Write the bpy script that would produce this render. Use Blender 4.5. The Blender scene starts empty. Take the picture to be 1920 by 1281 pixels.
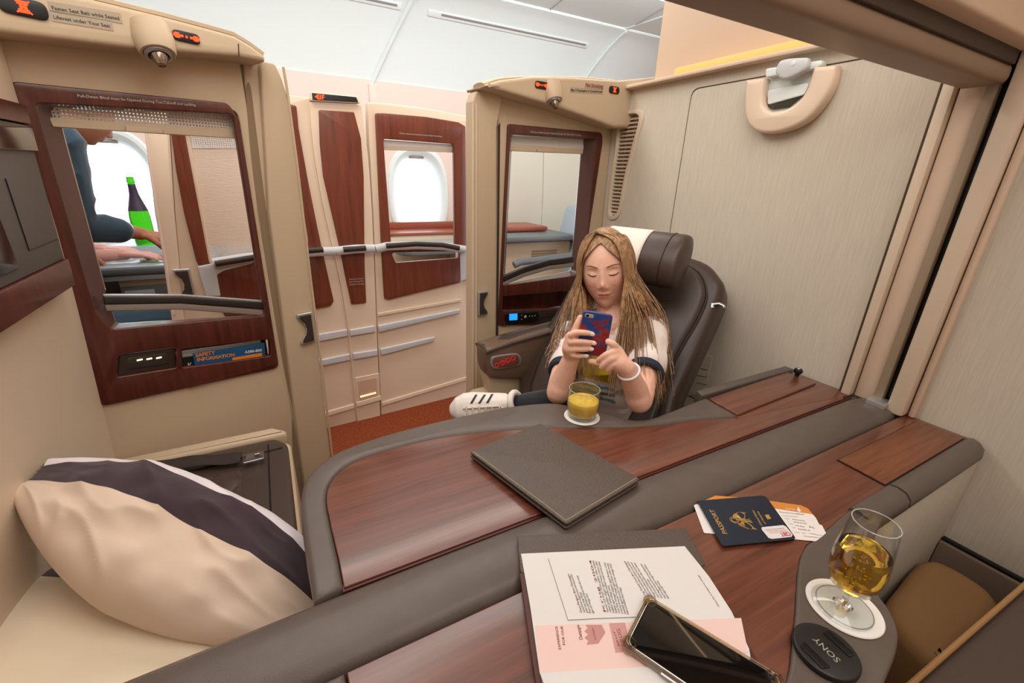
import bpy, bmesh, math, random
from mathutils import Vector, Matrix, Euler, noise
random.seed(7)
PI = math.pi
sc = bpy.context.scene
COL = sc.collection

# ------------------------------------------------------------------ camera
F_PX, CX, CY, CAMZ = 820.0, 960.0, 640.5, 1.2
R = Matrix(((0.879, -0.141, 0.456), (-0.476, -0.326, 0.817), (0.033, -0.935, -0.353)))
fw = (R @ Vector((0, 0, 1))).normalized()
rt = (R @ Vector((1, 0, 0))); rt = (rt - fw * rt.dot(fw)).normalized()
up = rt.cross(fw).normalized()
R = Matrix((rt, -up, fw)).transposed()
cam = bpy.data.objects.new('camera', bpy.data.cameras.new('camera'))
COL.objects.link(cam)
cam.data.lens = F_PX / 1920 * 36
cam.data.sensor_width = 36
cam.data.clip_start = 0.02
M = Matrix((rt, up, -fw)).transposed().to_4x4()
M.translation = Vector((0, 0, CAMZ))
cam.matrix_world = M
sc.camera = cam
CAM = Vector((0, 0, CAMZ))

# ------------------------------------------------------------------ world, lights, exposure
w = bpy.data.worlds.new('world'); sc.world = w; w.use_nodes = True
bg = w.node_tree.nodes['Background']
bg.inputs[0].default_value = (0.86, 0.93, 1.0, 1)
bg.inputs[1].default_value = 2.6
sc.view_settings.view_transform = 'Standard'
sc.view_settings.look = 'None'
sc.view_settings.exposure = 0.0
sc.view_settings.gamma = 1.0
sc.view_settings.use_curve_mapping = False

def area(name, loc, target, sx, sy, power, col):
    l = bpy.data.lights.new(name, 'AREA'); l.shape = 'RECTANGLE'; l.size = sx; l.size_y = sy
    l.energy = power; l.color = col
    o = bpy.data.objects.new(name, l); COL.objects.link(o); o.location = loc
    o.rotation_euler = (Vector(target) - Vector(loc)).to_track_quat('-Z', 'Y').to_euler()
    return o
# cabin ceiling lamps (aisle, suite side, window side)
area('aisle_ceiling_lamp', (0.2, 1.75, 2.22), (0.2, 1.9, 0), 3.2, 0.35, 24, (1, 0.96, 0.90))
area('suite_ceiling_lamp', (0.25, 0.35, 2.22), (0.45, 0.6, 0), 1.9, 1.1, 24, (1, 0.965, 0.92))
area('window_side_lamp', (0.4, 2.10, 2.20), (0.4, 3.1, 1.9), 4.5, 0.14, 15, (0.88, 0.96, 1.0))

area('near_suite_fill', (0.15, -0.75, 2.0), (0.9, 0.35, 1.2), 1.2, 0.4, 4.5, (1, 0.95, 0.89))  # unseen fill light, added to brighten the overhead beam and bulkhead

# ------------------------------------------------------------------ materials
MATS = {}
def srgb(r, g, b):
    f = lambda c: (c / 255 / 12.92) if c / 255 <= 0.04045 else ((c / 255 + 0.055) / 1.055) ** 2.4
    return (f(r), f(g), f(b), 1)
def mat(name, col, rough=0.5, spec=0.5, metal=0.0, bump=None, noise_amt=0.0, nscale=8, coat=0, trans=0, ior=1.45, emit=None, estr=0, sheen=0, alpha=1, stretch=None, sss=0):
    if name in MATS: return MATS[name]
    m = bpy.data.materials.new(name); m.use_nodes = True
    nt = m.node_tree; b = nt.nodes['Principled BSDF']
    c = srgb(*col)
    b.inputs['Base Color'].default_value = c
    b.inputs['Roughness'].default_value = rough
    b.inputs['Specular IOR Level'].default_value = spec
    b.inputs['Metallic'].default_value = metal
    b.inputs['Coat Weight'].default_value = coat
    b.inputs['Coat Roughness'].default_value = 0.15
    b.inputs['Transmission Weight'].default_value = trans
    b.inputs['IOR'].default_value = ior
    b.inputs['Alpha'].default_value = alpha
    if sss:
        b.inputs['Subsurface Weight'].default_value = sss
        b.inputs['Subsurface Radius'].default_value = (0.012, 0.005, 0.003)
        b.inputs['Subsurface Scale'].default_value = 1.0
    b.inputs['Sheen Weight'].default_value = sheen
    if emit:
        b.inputs['Emission Color'].default_value = srgb(*emit); b.inputs['Emission Strength'].default_value = estr
    tc = nt.nodes.new('ShaderNodeTexCoord')
    mp = nt.nodes.new('ShaderNodeMapping'); nt.links.new(tc.outputs['Object'], mp.inputs[0])
    if stretch: mp.inputs['Scale'].default_value = stretch
    if noise_amt:
        n = nt.nodes.new('ShaderNodeTexNoise'); n.inputs['Scale'].default_value = nscale; n.inputs['Detail'].default_value = 4
        nt.links.new(mp.outputs[0], n.inputs['Vector'])
        mx = nt.nodes.new('ShaderNodeMix'); mx.data_type = 'RGBA'
        mr = nt.nodes.new('ShaderNodeMapRange'); mr.inputs[1].default_value = 0.3; mr.inputs[2].default_value = 0.7
        nt.links.new(n.outputs['Fac'], mr.inputs[0]); nt.links.new(mr.outputs[0], mx.inputs['Factor'])
        mx.inputs['A'].default_value = tuple(x * (1 - noise_amt) for x in c[:3]) + (1,)
        mx.inputs['B'].default_value = tuple(min(1, x * (1 + noise_amt)) for x in c[:3]) + (1,)
        nt.links.new(mx.outputs['Result'], b.inputs['Base Color'])
    if bump:
        n2 = nt.nodes.new('ShaderNodeTexNoise'); n2.inputs['Scale'].default_value = bump[0]; n2.inputs['Detail'].default_value = 3
        nt.links.new(mp.outputs[0], n2.inputs['Vector'])
        bp = nt.nodes.new('ShaderNodeBump'); bp.inputs['Strength'].default_value = bump[1]; bp.inputs['Distance'].default_value = 0.001
        nt.links.new(n2.outputs['Fac'], bp.inputs['Height']); nt.links.new(bp.outputs[0], b.inputs['Normal'])
    MATS[name] = m
    return m
def wood(name, dark, light, scale, rough=0.32, coat=0.3, rot=(0, 0, 0), spec=0.5):
    m = bpy.data.materials.new(name); m.use_nodes = True; nt = m.node_tree; b = nt.nodes['Principled BSDF']
    tc = nt.nodes.new('ShaderNodeTexCoord'); mp = nt.nodes.new('ShaderNodeMapping')
    mp.inputs['Scale'].default_value = scale; mp.inputs['Rotation'].default_value = rot
    nt.links.new(tc.outputs['Object'], mp.inputs[0])
    n = nt.nodes.new('ShaderNodeTexNoise'); n.inputs['Scale'].default_value = 1; n.inputs['Detail'].default_value = 6; n.inputs['Roughness'].default_value = 0.65
    n.inputs['Distortion'].default_value = 0.6
    nt.links.new(mp.outputs[0], n.inputs['Vector'])
    cr = nt.nodes.new('ShaderNodeValToRGB')
    cr.color_ramp.elements[0].position = 0.32; cr.color_ramp.elements[0].color = srgb(*dark)
    cr.color_ramp.elements[1].position = 0.68; cr.color_ramp.elements[1].color = srgb(*light)
    nt.links.new(n.outputs['Fac'], cr.inputs[0]); nt.links.new(cr.outputs[0], b.inputs['Base Color'])
    b.inputs['Roughness'].default_value = rough; b.inputs['Coat Weight'].default_value = coat; b.inputs['Coat Roughness'].default_value = 0.2
    b.inputs['Specular IOR Level'].default_value = spec
    return m
BEIGE = mat('beige_plastic', (200, 178, 150), 0.5, 0.35, bump=(900, 0.12))
BEIGE_L = mat('cream_plastic', (222, 202, 178), 0.5, 0.35, bump=(900, 0.08))
WARM = mat('warm_panel_paint', (222, 196, 172), 0.6, 0.3, bump=(700, 0.1))
CREAM = mat('cream_moulding', (232, 208, 184), 0.4, 0.4)
WHITE = mat('white_cabin_panel', (232, 238, 236), 0.45, 0.4)
PINK = mat('cabin_sidewall_paint', (236, 212, 200), 0.6, 0.3)
WOODV = wood('veneer_upright', (66, 28, 22), (100, 46, 34), (45, 45, 3))
WOODF = wood('veneer_upright_red', (96, 42, 28), (128, 62, 42), (45, 45, 3))
WOODT = wood('veneer_table', (84, 44, 32), (122, 68, 50), (3, 60, 60), rough=0.3, coat=0.55)
WOODG = wood('veneer_lid', (92, 52, 34), (130, 78, 50), (4, 70, 70), rough=0.4, coat=0.1)
LEATH = mat('taupe_leather', (94, 83, 77), 0.36, 0.5, bump=(700, 0.25), noise_amt=0.06, nscale=30)
LEATH_D = mat('dark_seat_leather', (70, 56, 49), 0.38, 0.5, bump=(500, 0.2))
LEATH_T = mat('tan_leather', (150, 112, 72), 0.6, 0.3, bump=(900, 0.3))
COVER = mat('folder_leather', (90, 78, 71), 0.36, 0.55, bump=(420, 1.5))
FABRIC = mat('wall_fabric', (218, 207, 190), 0.85, 0.2, bump=(60, 0.5), noise_amt=0.06, nscale=1, stretch=(300, 300, 12))
CARPET = mat('rust_carpet', (134, 66, 40), 1.0, 0.1, noise_amt=0.25, nscale=90, bump=(300, 3))
SILVER = mat('satin_silver', (200, 200, 202), 0.3, 0.5, metal=0.7)
SILVP = mat('silver_paint', (205, 205, 208), 0.35, 0.5)
CHROME = mat('chrome', (215, 218, 222), 0.12, 0.5, metal=1)
BLACK = mat('black_plastic', (18, 18, 20), 0.35, 0.5)
DGREY = mat('dark_grey_pad', (62, 50, 46), 0.5, 0.4)
TVG = mat('monitor_grey', (88, 84, 80), 0.45, 0.4)
SCREEN = mat('monitor_glass', (10, 18, 22), 0.08, 0.6)
PRINT_W = mat('pale_print', (205, 195, 185), 0.6)
PRINT_D = mat('dark_print', (62, 56, 52), 0.6)
PRINT_R = mat('red_print', (160, 40, 50), 0.6)
PAPER = mat('white_paper', (226, 222, 220), 0.7, 0.2)
LED = mat('orange_led', (255, 70, 20), 0.5, emit=(255, 60, 20), estr=2.2)
LEDR = mat('red_led', (200, 20, 30), 0.5, emit=(255, 25, 30), estr=0.35)
LAMPW = mat('warm_lamp', (255, 220, 170), 0.5, emit=(255, 214, 160), estr=3)
def thin_glass(name, tint=(255, 255, 255), refl=1.0):
    m = bpy.data.materials.new(name); m.use_nodes = True; nt = m.node_tree; nt.nodes.remove(nt.nodes['Principled BSDF'])
    out = nt.nodes['Material Output']; t = nt.nodes.new('ShaderNodeBsdfTransparent'); t.inputs[0].default_value = srgb(*tint)
    g = nt.nodes.new('ShaderNodeBsdfGlossy'); g.inputs['Roughness'].default_value = 0.03
    f = nt.nodes.new('ShaderNodeLayerWeight'); f.inputs[0].default_value = 0.5
    pw = nt.nodes.new('ShaderNodeMath'); pw.operation = 'POWER'; pw.inputs[1].default_value = 4.0; nt.links.new(f.outputs['Facing'], pw.inputs[0])
    mu = nt.nodes.new('ShaderNodeMath'); mu.operation = 'MULTIPLY_ADD'; mu.inputs[1].default_value = 0.7 * refl; mu.inputs[2].default_value = 0.07 * refl; nt.links.new(pw.outputs[0], mu.inputs[0])
    mx = nt.nodes.new('ShaderNodeMixShader'); nt.links.new(mu.outputs[0], mx.inputs[0]); nt.links.new(t.outputs[0], mx.inputs[1]); nt.links.new(g.outputs[0], mx.inputs[2])
    nt.links.new(mx.outputs[0], out.inputs[0]); return m
CLEAR = thin_glass('clear_glass', (250, 252, 252), 0.9)

def mesh_blind():
    m = bpy.data.materials.new('woven_blind_mesh'); m.use_nodes = True; nt = m.node_tree; b = nt.nodes['Principled BSDF']
    b.inputs['Base Color'].default_value = srgb(222, 216, 212); b.inputs['Roughness'].default_value = 0.6
    tc = nt.nodes.new('ShaderNodeTexCoord'); sp = nt.nodes.new('ShaderNodeSeparateXYZ'); nt.links.new(tc.outputs['Object'], sp.inputs[0])
    outs = []
    for ax in (0, 2):
        mu = nt.nodes.new('ShaderNodeMath'); mu.operation = 'MULTIPLY'; mu.inputs[1].default_value = 900
        nt.links.new(sp.outputs[ax], mu.inputs[0])
        s = nt.nodes.new('ShaderNodeMath'); s.operation = 'SINE'; nt.links.new(mu.outputs[0], s.inputs[0]); outs.append(s)
    mx = nt.nodes.new('ShaderNodeMath'); mx.operation = 'MAXIMUM'
    nt.links.new(outs[0].outputs[0], mx.inputs[0]); nt.links.new(outs[1].outputs[0], mx.inputs[1])
    g = nt.nodes.new('ShaderNodeMath'); g.operation = 'GREATER_THAN'; g.inputs[1].default_value = -0.1
    nt.links.new(mx.outputs[0], g.inputs[0]); nt.links.new(g.outputs[0], b.inputs['Alpha'])
    return m
BLINDM = mesh_blind()
BLINDF = mat('pleated_blind_fabric', (236, 214, 196), 0.9, 0.1, bump=(40, 1.2), stretch=(1, 1, 20))

# ------------------------------------------------------------------ helpers
def tag(o, label=None, cat=None, group=None, kind=None):
    if label: o['label'] = label
    if cat: o['category'] = cat
    if group: o['group'] = group
    if kind: o['kind'] = kind
    return o
def empty(name, loc=(0, 0, 0), rz=0, label=None, cat=None, group=None, kind=None, rot=None):
    o = bpy.data.objects.new(name, None); COL.objects.link(o); o.location = loc
    o.rotation_euler = rot if rot else (0, 0, rz); o.empty_display_size = 0.05
    return tag(o, label, cat, group, kind)
def link(name, me, m, parent=None, smooth=35):
    o = bpy.data.objects.new(name, me); COL.objects.link(o)
    if m is not None:
        if isinstance(m, (list, tuple)):
            for q in m: me.materials.append(q)
        else: me.materials.append(m)
    if smooth:
        for p in me.polygons: p.use_smooth = True
        try: me.set_sharp_from_angle(angle=math.radians(smooth))
        except Exception: pass
    if parent is not None: o.parent = parent
    return o
def bm_mesh(name, bm):
    bmesh.ops.recalc_face_normals(bm, faces=bm.faces)
    me = bpy.data.meshes.new(name); bm.to_mesh(me); bm.free(); return me
def add_box(bm, c, s, bev=0.0, rot=None, seg=2):
    t = bmesh.new(); bmesh.ops.create_cube(t, size=1.0)
    for v in t.verts: v.co = Vector((v.co.x * s[0], v.co.y * s[1], v.co.z * s[2]))
    if bev > 0: bmesh.ops.bevel(t, geom=list(t.edges), offset=min(bev, min(s) * 0.49), segments=seg, profile=0.5, affect='EDGES')
    mt = Matrix.Translation(Vector(c)) @ (rot.to_matrix().to_4x4() if rot is not None else Matrix())
    t.transform(mt); me = bpy.data.meshes.new('t'); t.to_mesh(me); t.free(); bm.from_mesh(me); bpy.data.meshes.remove(me)
def box(name, c, s, m, parent=None, bev=0.003, rot=None, seg=2):
    bm = bmesh.new(); add_box(bm, c, s, bev, rot, seg); return link(name, bm_mesh(name, bm), m, parent)
def rpoly(pts, r=0.01, n=5):
    """fillet the corners of a polygon; r is a number or one per corner"""
    out = []; N = len(pts)
    for i in range(N):
        p = Vector(pts[i][:2]); a = Vector(pts[i - 1][:2]); b = Vector(pts[(i + 1) % N][:2])
        rr = r[i] if isinstance(r, (list, tuple)) else r
        u = (a - p); v = (b - p); lu, lv = u.length, v.length
        if rr <= 1e-6 or lu < 1e-6 or lv < 1e-6: out.append(tuple(p)); continue
        u.normalize(); v.normalize()
        ang = u.angle(v)
        if ang > 3.13: out.append(tuple(p)); continue
        t = min(rr / math.tan(ang / 2), lu * 0.48, lv * 0.48)
        p0 = p + u * t; p1 = p + v * t
        for k in range(n + 1):
            s = k / n
            out.append(tuple(p0 * (1 - s) ** 2 + p * 2 * s * (1 - s) + p1 * s * s))
    return out
def catmull(pts, n=6, closed=False):
    P = [Vector(p) for p in pts]; N = len(P); out = []
    rng = range(N) if closed else range(N - 1)
    for i in rng:
        p0 = P[(i - 1) % N] if closed or i > 0 else P[0] * 2 - P[1]
        p1 = P[i]; p2 = P[(i + 1) % N]
        p3 = P[(i + 2) % N] if closed or i + 2 < N else p2 * 2 - p1
        for k in range(n):
            t = k / n
            out.append(0.5 * ((2 * p1) + (p2 - p0) * t + (2 * p0 - 5 * p1 + 4 * p2 - p3) * t * t + (3 * p1 - p0 - 3 * p2 + p3) * t ** 3))
    if not closed: out.append(P[-1])
    return out
def plate_mesh(outlines, z0, z1, bev=0.0, vertical=False, bres=2):
    """filled 2D outline(s) with holes, extruded z0..z1 (vertical: outline is x,z and extrudes along y)"""
    cu = bpy.data.curves.new('c', 'CURVE'); cu.dimensions = '2D'; cu.fill_mode = 'BOTH'
    for ol in outlines:
        s = cu.splines.new('POLY'); s.points.add(len(ol) - 1)
        for i, p in enumerate(ol): s.points[i].co = (p[0], p[1], 0, 1)
        s.use_cyclic_u = True
    th = abs(z1 - z0); bev = min(bev, th * 0.49)
    cu.extrude = th / 2 - bev
    if bev > 0: cu.bevel_depth = bev; cu.bevel_resolution = bres; cu.offset = -bev
    o = bpy.data.objects.new('c', cu); COL.objects.link(o)
    me = bpy.data.meshes.new_from_object(o.evaluated_get(bpy.context.evaluated_depsgraph_get()))
    bpy.data.objects.remove(o); bpy.data.curves.remove(cu)
    me.materials.clear()
    zc = (z0 + z1) / 2
    for v in me.vertices:
        x, y, z = v.co
        v.co = (x, zc - z, y) if vertical else (x, y, z + zc)
    bm = bmesh.new(); bm.from_mesh(me); bmesh.ops.remove_doubles(bm, verts=bm.verts, dist=1e-5)
    bmesh.ops.recalc_face_normals(bm, faces=bm.faces); bm.to_mesh(me); bm.free()
    return me
def plate(name, outlines, z0, z1, m, parent=None, bev=0.0, vertical=False, smooth=35):
    return link(name, plate_mesh(outlines, z0, z1, bev, vertical), m, parent, smooth)
def add_mesh(bm, me, mt=None):
    if mt is not None: me.transform(mt)
    bm.from_mesh(me); bpy.data.meshes.remove(me)
def text_mesh(s, size, depth=0.0004, bold=0.0, align='LEFT', shear=0):
    cu = bpy.data.curves.new('t', 'FONT'); cu.body = s; cu.size = size; cu.extrude = depth / 2; cu.offset = bold * size; cu.align_x = align; cu.shear = shear
    cu.resolution_u = 2
    o = bpy.data.objects.new('t', cu); COL.objects.link(o)
    me = bpy.data.meshes.new_from_object(o.evaluated_get(bpy.context.evaluated_depsgraph_get()))
    bpy.data.objects.remove(o); bpy.data.curves.remove(cu); me.materials.clear(); return me
def frame3(t):
    t = t.normalized(); a = Vector((0, 0, 1)) if abs(t.z) < 0.9 else Vector((1, 0, 0))
    x = a.cross(t).normalized(); return x, t.cross(x).normalized()
def add_tube(bm, path, rad, n=10, closed=False, flat=1.0, updir=None, cap=True):
    """tube along a path; rad number or list; flat squashes the second axis"""
    P = [Vector(p) for p in path]; N = len(P); rings = []
    prev = None
    for i in range(N):
        if closed: t = P[(i + 1) % N] - P[i - 1]
        else: t = (P[min(i + 1, N - 1)] - P[max(i - 1, 0)])
        t.normalize()
        if updir is not None:
            y = Vector(updir); y = (y - t * y.dot(t)).normalized(); x = y.cross(t)
        elif prev is None: x, y = frame3(t)
        else:
            x = (prev - t * prev.dot(t)).normalized(); y = t.cross(x)
        prev = x
        r = rad[i] if isinstance(rad, (list, tuple)) else rad
        rings.append([bm.verts.new(P[i] + x * (r * math.cos(2 * PI * k / n)) + y * (r * flat * math.sin(2 * PI * k / n))) for k in range(n)])
    for i in range(N if closed else N - 1):
        a, b = rings[i], rings[(i + 1) % N]
        for k in range(n): bm.faces.new((a[k], a[(k + 1) % n], b[(k + 1) % n], b[k]))
    if cap and not closed:
        bm.faces.new(rings[0][::-1]); bm.faces.new(rings[-1])
def tube(name, path, rad, m, parent=None, **k):
    bm = bmesh.new(); add_tube(bm, path, rad, **k); return link(name, bm_mesh(name, bm), m, parent)
def add_lathe(bm, prof, n=40, mt=None):
    t = bmesh.new(); rings = []
    for r, z in prof:
        if r < 1e-6: rings.append([t.verts.new((0, 0, z))])
        else: rings.append([t.verts.new((r * math.cos(2 * PI * k / n), r * math.sin(2 * PI * k / n), z)) for k in range(n)])
    for a, b in zip(rings, rings[1:]):
        for k in range(n):
            q = (k + 1) % n
            if len(a) == 1 and len(b) == 1: continue
            if len(a) == 1: t.faces.new((a[0], b[q], b[k]))
            elif len(b) == 1: t.faces.new((a[k], a[q], b[0]))
            else: t.faces.new((a[k], a[q], b[q], b[k]))
    if mt is not None: t.transform(mt)
    me = bpy.data.meshes.new('t'); t.to_mesh(me); t.free(); bm.from_mesh(me); bpy.data.meshes.remove(me)
def lathe(name, prof, m, parent=None, n=40, mt=None, smooth=50):
    bm = bmesh.new(); add_lathe(bm, prof, n, mt); return link(name, bm_mesh(name, bm), m, parent, smooth)
def add_grid(bm, fn, nu, nv, closeu=False):
    V = [[bm.verts.new(fn(i / (nu if closeu else nu - 1), j / (nv - 1))) for j in range(nv)] for i in range(nu)]
    for i in range(nu if closeu else nu - 1):
        for j in range(nv - 1):
            bm.faces.new((V[i][j], V[(i + 1) % nu][j], V[(i + 1) % nu][j + 1], V[i][j + 1]))
    return V
def cushion(name, c, s, m, parent=None, rot=None, e=0.35, n=24, puff=None, disp=None):
    """superellipsoid cushion"""
    bm = bmesh.new(); bmesh.ops.create_uvsphere(bm, u_segments=n * 2, v_segments=n, radius=1)
    sg = lambda v, p: math.copysign(abs(v) ** p, v)
    for v in bm.verts:
        x, y, z = v.co
        th = math.atan2(y, x); ph = math.asin(max(-1, min(1, z)))
        cx_, sx_ = math.cos(ph), math.sin(ph)
        q = Vector((sg(cx_, e) * sg(math.cos(th), e), sg(cx_, e) * sg(math.sin(th), e), sg(sx_, e)))
        if disp: q = disp(q)
        v.co = Vector((q.x * s[0] / 2, q.y * s[1] / 2, q.z * s[2] / 2))
    mt = Matrix.Translation(Vector(c)) @ (rot.to_matrix().to_4x4() if rot is not None else Matrix())
    bm.transform(mt)
    return link(name, bm_mesh(name, bm), m, parent, 60)

def ray(px, py): return R @ Vector((px - CX, py - CY, F_PX))
def onz(px, py, z):
    r = ray(px, py); return CAM + r * ((z - CAMZ) / r.z)
def zt(px, py, z=0.69): p = onz(px, py, z); return (p.x, p.y)
class Plane:
    """a vertical plane of the room: local x along it, local y away from the suite, z up"""
    def __init__(s, O, d):
        s.O = Vector((O[0], O[1], 0)); s.a = math.atan2(d[1], d[0]); s.d = Vector((math.cos(s.a), math.sin(s.a), 0)); s.n = Vector((-s.d.y, s.d.x, 0))
    def at(s, px, py, v=0.0):
        r = ray(px, py); P0 = s.O + s.n * v; t = (P0 - CAM).dot(s.n) / r.dot(s.n); P = CAM + r * t
        return ((P - s.O).dot(s.d), P.z)
    def pts(s, L, v=0.0): return [s.at(p[0], p[1], v) for p in L]
    def root(s, name, **k): return empty(name, s.O, s.a, **k)
def vtext(name, s, u0, w0, u1, w1, v, m, parent, bold=0.0):
    """text between two points on a vertical plane, reading from (u0,w0) to (u1,w1) along its baseline"""
    me = text_mesh(s, 1.0, 0.0, bold); xs = [q.co.x for q in me.vertices]; W = max(xs) - min(xs); L = math.hypot(u1 - u0, w1 - w0); k = L / W
    an = math.atan2(w1 - w0, u1 - u0); x0 = min(xs)
    for q in me.vertices:
        x, y = (q.co.x - x0) * k, q.co.y * k
        q.co = (u0 + x * math.cos(an) - y * math.sin(an), v, w0 + x * math.sin(an) + y * math.cos(an))
    return link(name, me, m, parent, 0)
def htext_mesh(s, p0, p1, z, bold=0.0, squeeze=1.0, font_h=None):
    """text lying flat; baseline from p0 to p1"""
    me = text_mesh(s, 1.0, 0.0, bold); xs = [q.co.x for q in me.vertices]; W = max(xs) - min(xs); x0 = min(xs)
    d = Vector((p1[0] - p0[0], p1[1] - p0[1])); k = d.length / W; an = math.atan2(d.y, d.x); kh = font_h if font_h else k * squeeze
    for q in me.vertices:
        x, y = (q.co.x - x0) * k, q.co.y * kh
        q.co = (p0[0] + x * math.cos(an) - y * math.sin(an), p0[1] + x * math.sin(an) + y * math.cos(an), z)
    return me
# ================================================================== THE SETTING
XW = 1.31          # aft bulkhead
TZ = 0.69          # table top height
LP = Plane((0.10, 1.55), (0.944, 0.33))      # left suite partition
RP = Plane((0.65, 1.50), (0.996, 0.092))     # right suite partition
FP = Plane((0.0, 2.064), (0.9977, 0.068))    # partition across the aisle
WP = Plane((0.0, 3.10), (1, 0))              # window wall
tag(box('floor', (0.4, 1.0, -0.02), (6.0, 4.6, 0.04), CARPET, bev=0), kind='structure')
# ---- window wall with oval openings
def oval(cx, cz, a, b, n=40, e=2.6):
    return [(cx + a * math.copysign(abs(math.cos(t)) ** (2 / e), math.cos(t)), cz + b * math.copysign(abs(math.sin(t)) ** (2 / e), math.sin(t))) for t in [2 * PI * k / n for k in range(n)]]
WIN = [(-0.66, 1.05), (0.175, 1.05), (0.955, 1.05), (1.73, 1.05)]
def wall_hole(cx, cz): return oval(cx, cz, 0.185, 0.285)
ww = plate('wall_window', [[(-2.6, 0), (3.4, 0), (3.4, 1.72), (-2.6, 1.72)]] + [wall_hole(*c) for c in WIN], 3.10, 3.16, PINK, vertical=True)
tag(ww, kind='structure')
for i, (wx, wz) in enumerate(WIN):
    wr = empty('window_%d' % (i + 1), (wx, 3.10, wz), kind='structure')
    # moulded bezel, a funnel from the wall to the pane
    bm = bmesh.new()
    prof = [(0.215, 0.320, 0.0), (0.205, 0.310, -0.012), (0.190, 0.292, -0.012), (0.172, 0.268, 0.005), (0.155, 0.248, 0.05), (0.150, 0.242, 0.09), (0.150, 0.242, 0.10)]
    rings = []
    for a, b, d in prof:
        rings.append([bm.verts.new((x, d, z)) for x, z in oval(0, 0, a, b, 48)])
    for r0, r1 in zip(rings, rings[1:]):
        for k in range(48): bm.faces.new((r0[k], r0[(k + 1) % 48], r1[(k + 1) % 48], r1[k]))
    link('window_bezel', bm_mesh('b', bm), WHITE, wr)
    box('shade_slot', (0, 0.03, 0.247), (0.10, 0.012, 0.012), mat('slot_grey', (150, 135, 125), 0.6), wr, 0.003)
# ---- ceiling: curved side panels up to the flat crown
CP = catmull([(3.125, 1.62), (3.10, 1.72), (3.06, 1.85), (3.00, 1.98), (2.93, 2.08), (2.86, 2.145), (2.80, 2.175)], 5) if False else [Vector(p) for p in [(3.125, 1.62), (3.115, 1.68), (3.10, 1.745), (3.08, 1.81), (3.055, 1.875), (3.025, 1.94), (2.99, 2.0), (2.95, 2.055), (2.905, 2.105), (2.855, 2.145), (2.80, 2.172)]]
CP = [Vector((p.x, p.y, 0)) for p in CP]; CP = catmull(CP, 4)
bm = bmesh.new(); add_grid(bm, lambda i, j: (-2.6 + 6.0 * i, CP[int(round(j * (len(CP) - 1)))].x, CP[int(round(j * (len(CP) - 1)))].y), 30, len(CP))
cl = link('ceiling', bm_mesh('ceiling', bm), WHITE); tag(cl, kind='structure')
def cz_(y):
    for p, q in zip(CP, CP[1:]):
        if q.x <= y <= p.x: return p.y + (q.y - p.y) * (p.x - y) / max(1e-6, p.x - q.x)
    return 2.172
def slab(name, y0, z0, y1, z1, m=WHITE, x0=-2.6, x1=3.4, th=0.02):
    bm = bmesh.new(); L = [(y0, z0), (y1, z1), (y1, z1 + th), (y0, z0 + th)]
    A = [bm.verts.new((x0, y, z)) for y, z in L]; B = [bm.verts.new((x1, y, z)) for y, z in L]
    for k in range(4): bm.faces.new((A[k], A[(k + 1) % 4], B[(k + 1) % 4], B[k]))
    bm.faces.new(A[::-1]); bm.faces.new(B); return tag(link(name, bm_mesh(name, bm), m, None, 0), kind='structure')
slab('ceiling', 2.80, 2.185, 2.44, 2.235)
slab('ceiling', 2.43, 2.250, 2.05, 2.270)
slab('ceiling', 2.04, 2.30, -1.25, 2.30)
tag(box('trim_1', (0.4, 2.803, 2.178), (6.0, 0.010, 0.014), WHITE, None, 0.004), kind='structure')
tag(box('trim_2', (0.4, 2.435, 2.243), (6.0, 0.012, 0.016), WHITE, None, 0.003), kind='structure')
SEAMG = mat('ceiling_seam', (176, 182, 182), 0.6)
for k, rx in enumerate((-0.80, 0.69, 2.14)):
    bm = bmesh.new(); add_tube(bm, [(rx + 0.24 * (p.y - 1.7) / 0.47, p.x - 0.002, p.y - 0.002) for p in CP[3:]], 0.020, n=8, flat=0.55)
    add_tube(bm, [(rx + 0.24 + 0.16 * (2.80 - y) / 0.36, y, z) for y, z in ((2.80, 2.183), (2.44, 2.233))], 0.012, n=8, flat=0.5)
    tag(link('trim_%d' % (k + 5), bm_mesh('rib', bm), WHITE), kind='structure')
    bm = bmesh.new(); add_box(bm, (rx, 3.10, 1.60), (0.05, 0.02, 0.20), 0.006)
    tag(link('trim_%d' % (k + 8), bm_mesh('rib', bm), PINK), kind='structure')
bm = bmesh.new()
for xs in (0.25, 0.95, 1.30, 1.75, 2.4): add_box(bm, (xs, 2.62, 2.207), (0.004, 0.36, 0.004), 0, Euler((-0.138, 0, 0)))
tag(link('trim_11', bm_mesh('seams', bm), SEAMG), kind='structure')
SLOT = mat('air_slot_grey', (150, 140, 135), 0.6)
for (xa, xb) in ((-0.50, 0.84), (1.0, 2.16)):
    y = 2.93; z = cz_(y)
    sl = empty('ceiling_air_slot', ((xa + xb) / 2, y, z - 0.004), rot=Euler((-0.88, 0, 0)))
    box('slot_frame', (0, 0, 0.0), (xb - xa, 0.034, 0.006), WHITE, sl, 0.002)
    box('slot_opening', (0.03, -0.004, -0.003), (xb - xa - 0.10, 0.012, 0.003), SLOT, sl, 0.001)
    tag(sl, 'long thin air slot in the white ceiling ' + ('at the top edge of the picture' if xa < 0 else 'above the door with the 3F sign'), 'air slot')
cdl = empty('ceiling_lamp_dish', (1.50, 2.62, 2.208), rot=Euler((-0.138, 0, 0)), label='round white dished lamp cover in the cabin ceiling', cat='ceiling lamp')
lathe('dish', [(0, -0.012), (0.03, -0.014), (0.055, -0.010), (0.066, -0.002), (0.07, 0.002)], WHITE, cdl, 40)
bm = bmesh.new(); add_box(bm, (0, 0, -0.013), (0.006, 0.10, 0.006), 0.002); link('dish_rib', bm_mesh('r', bm), WHITE, cdl)
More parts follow.
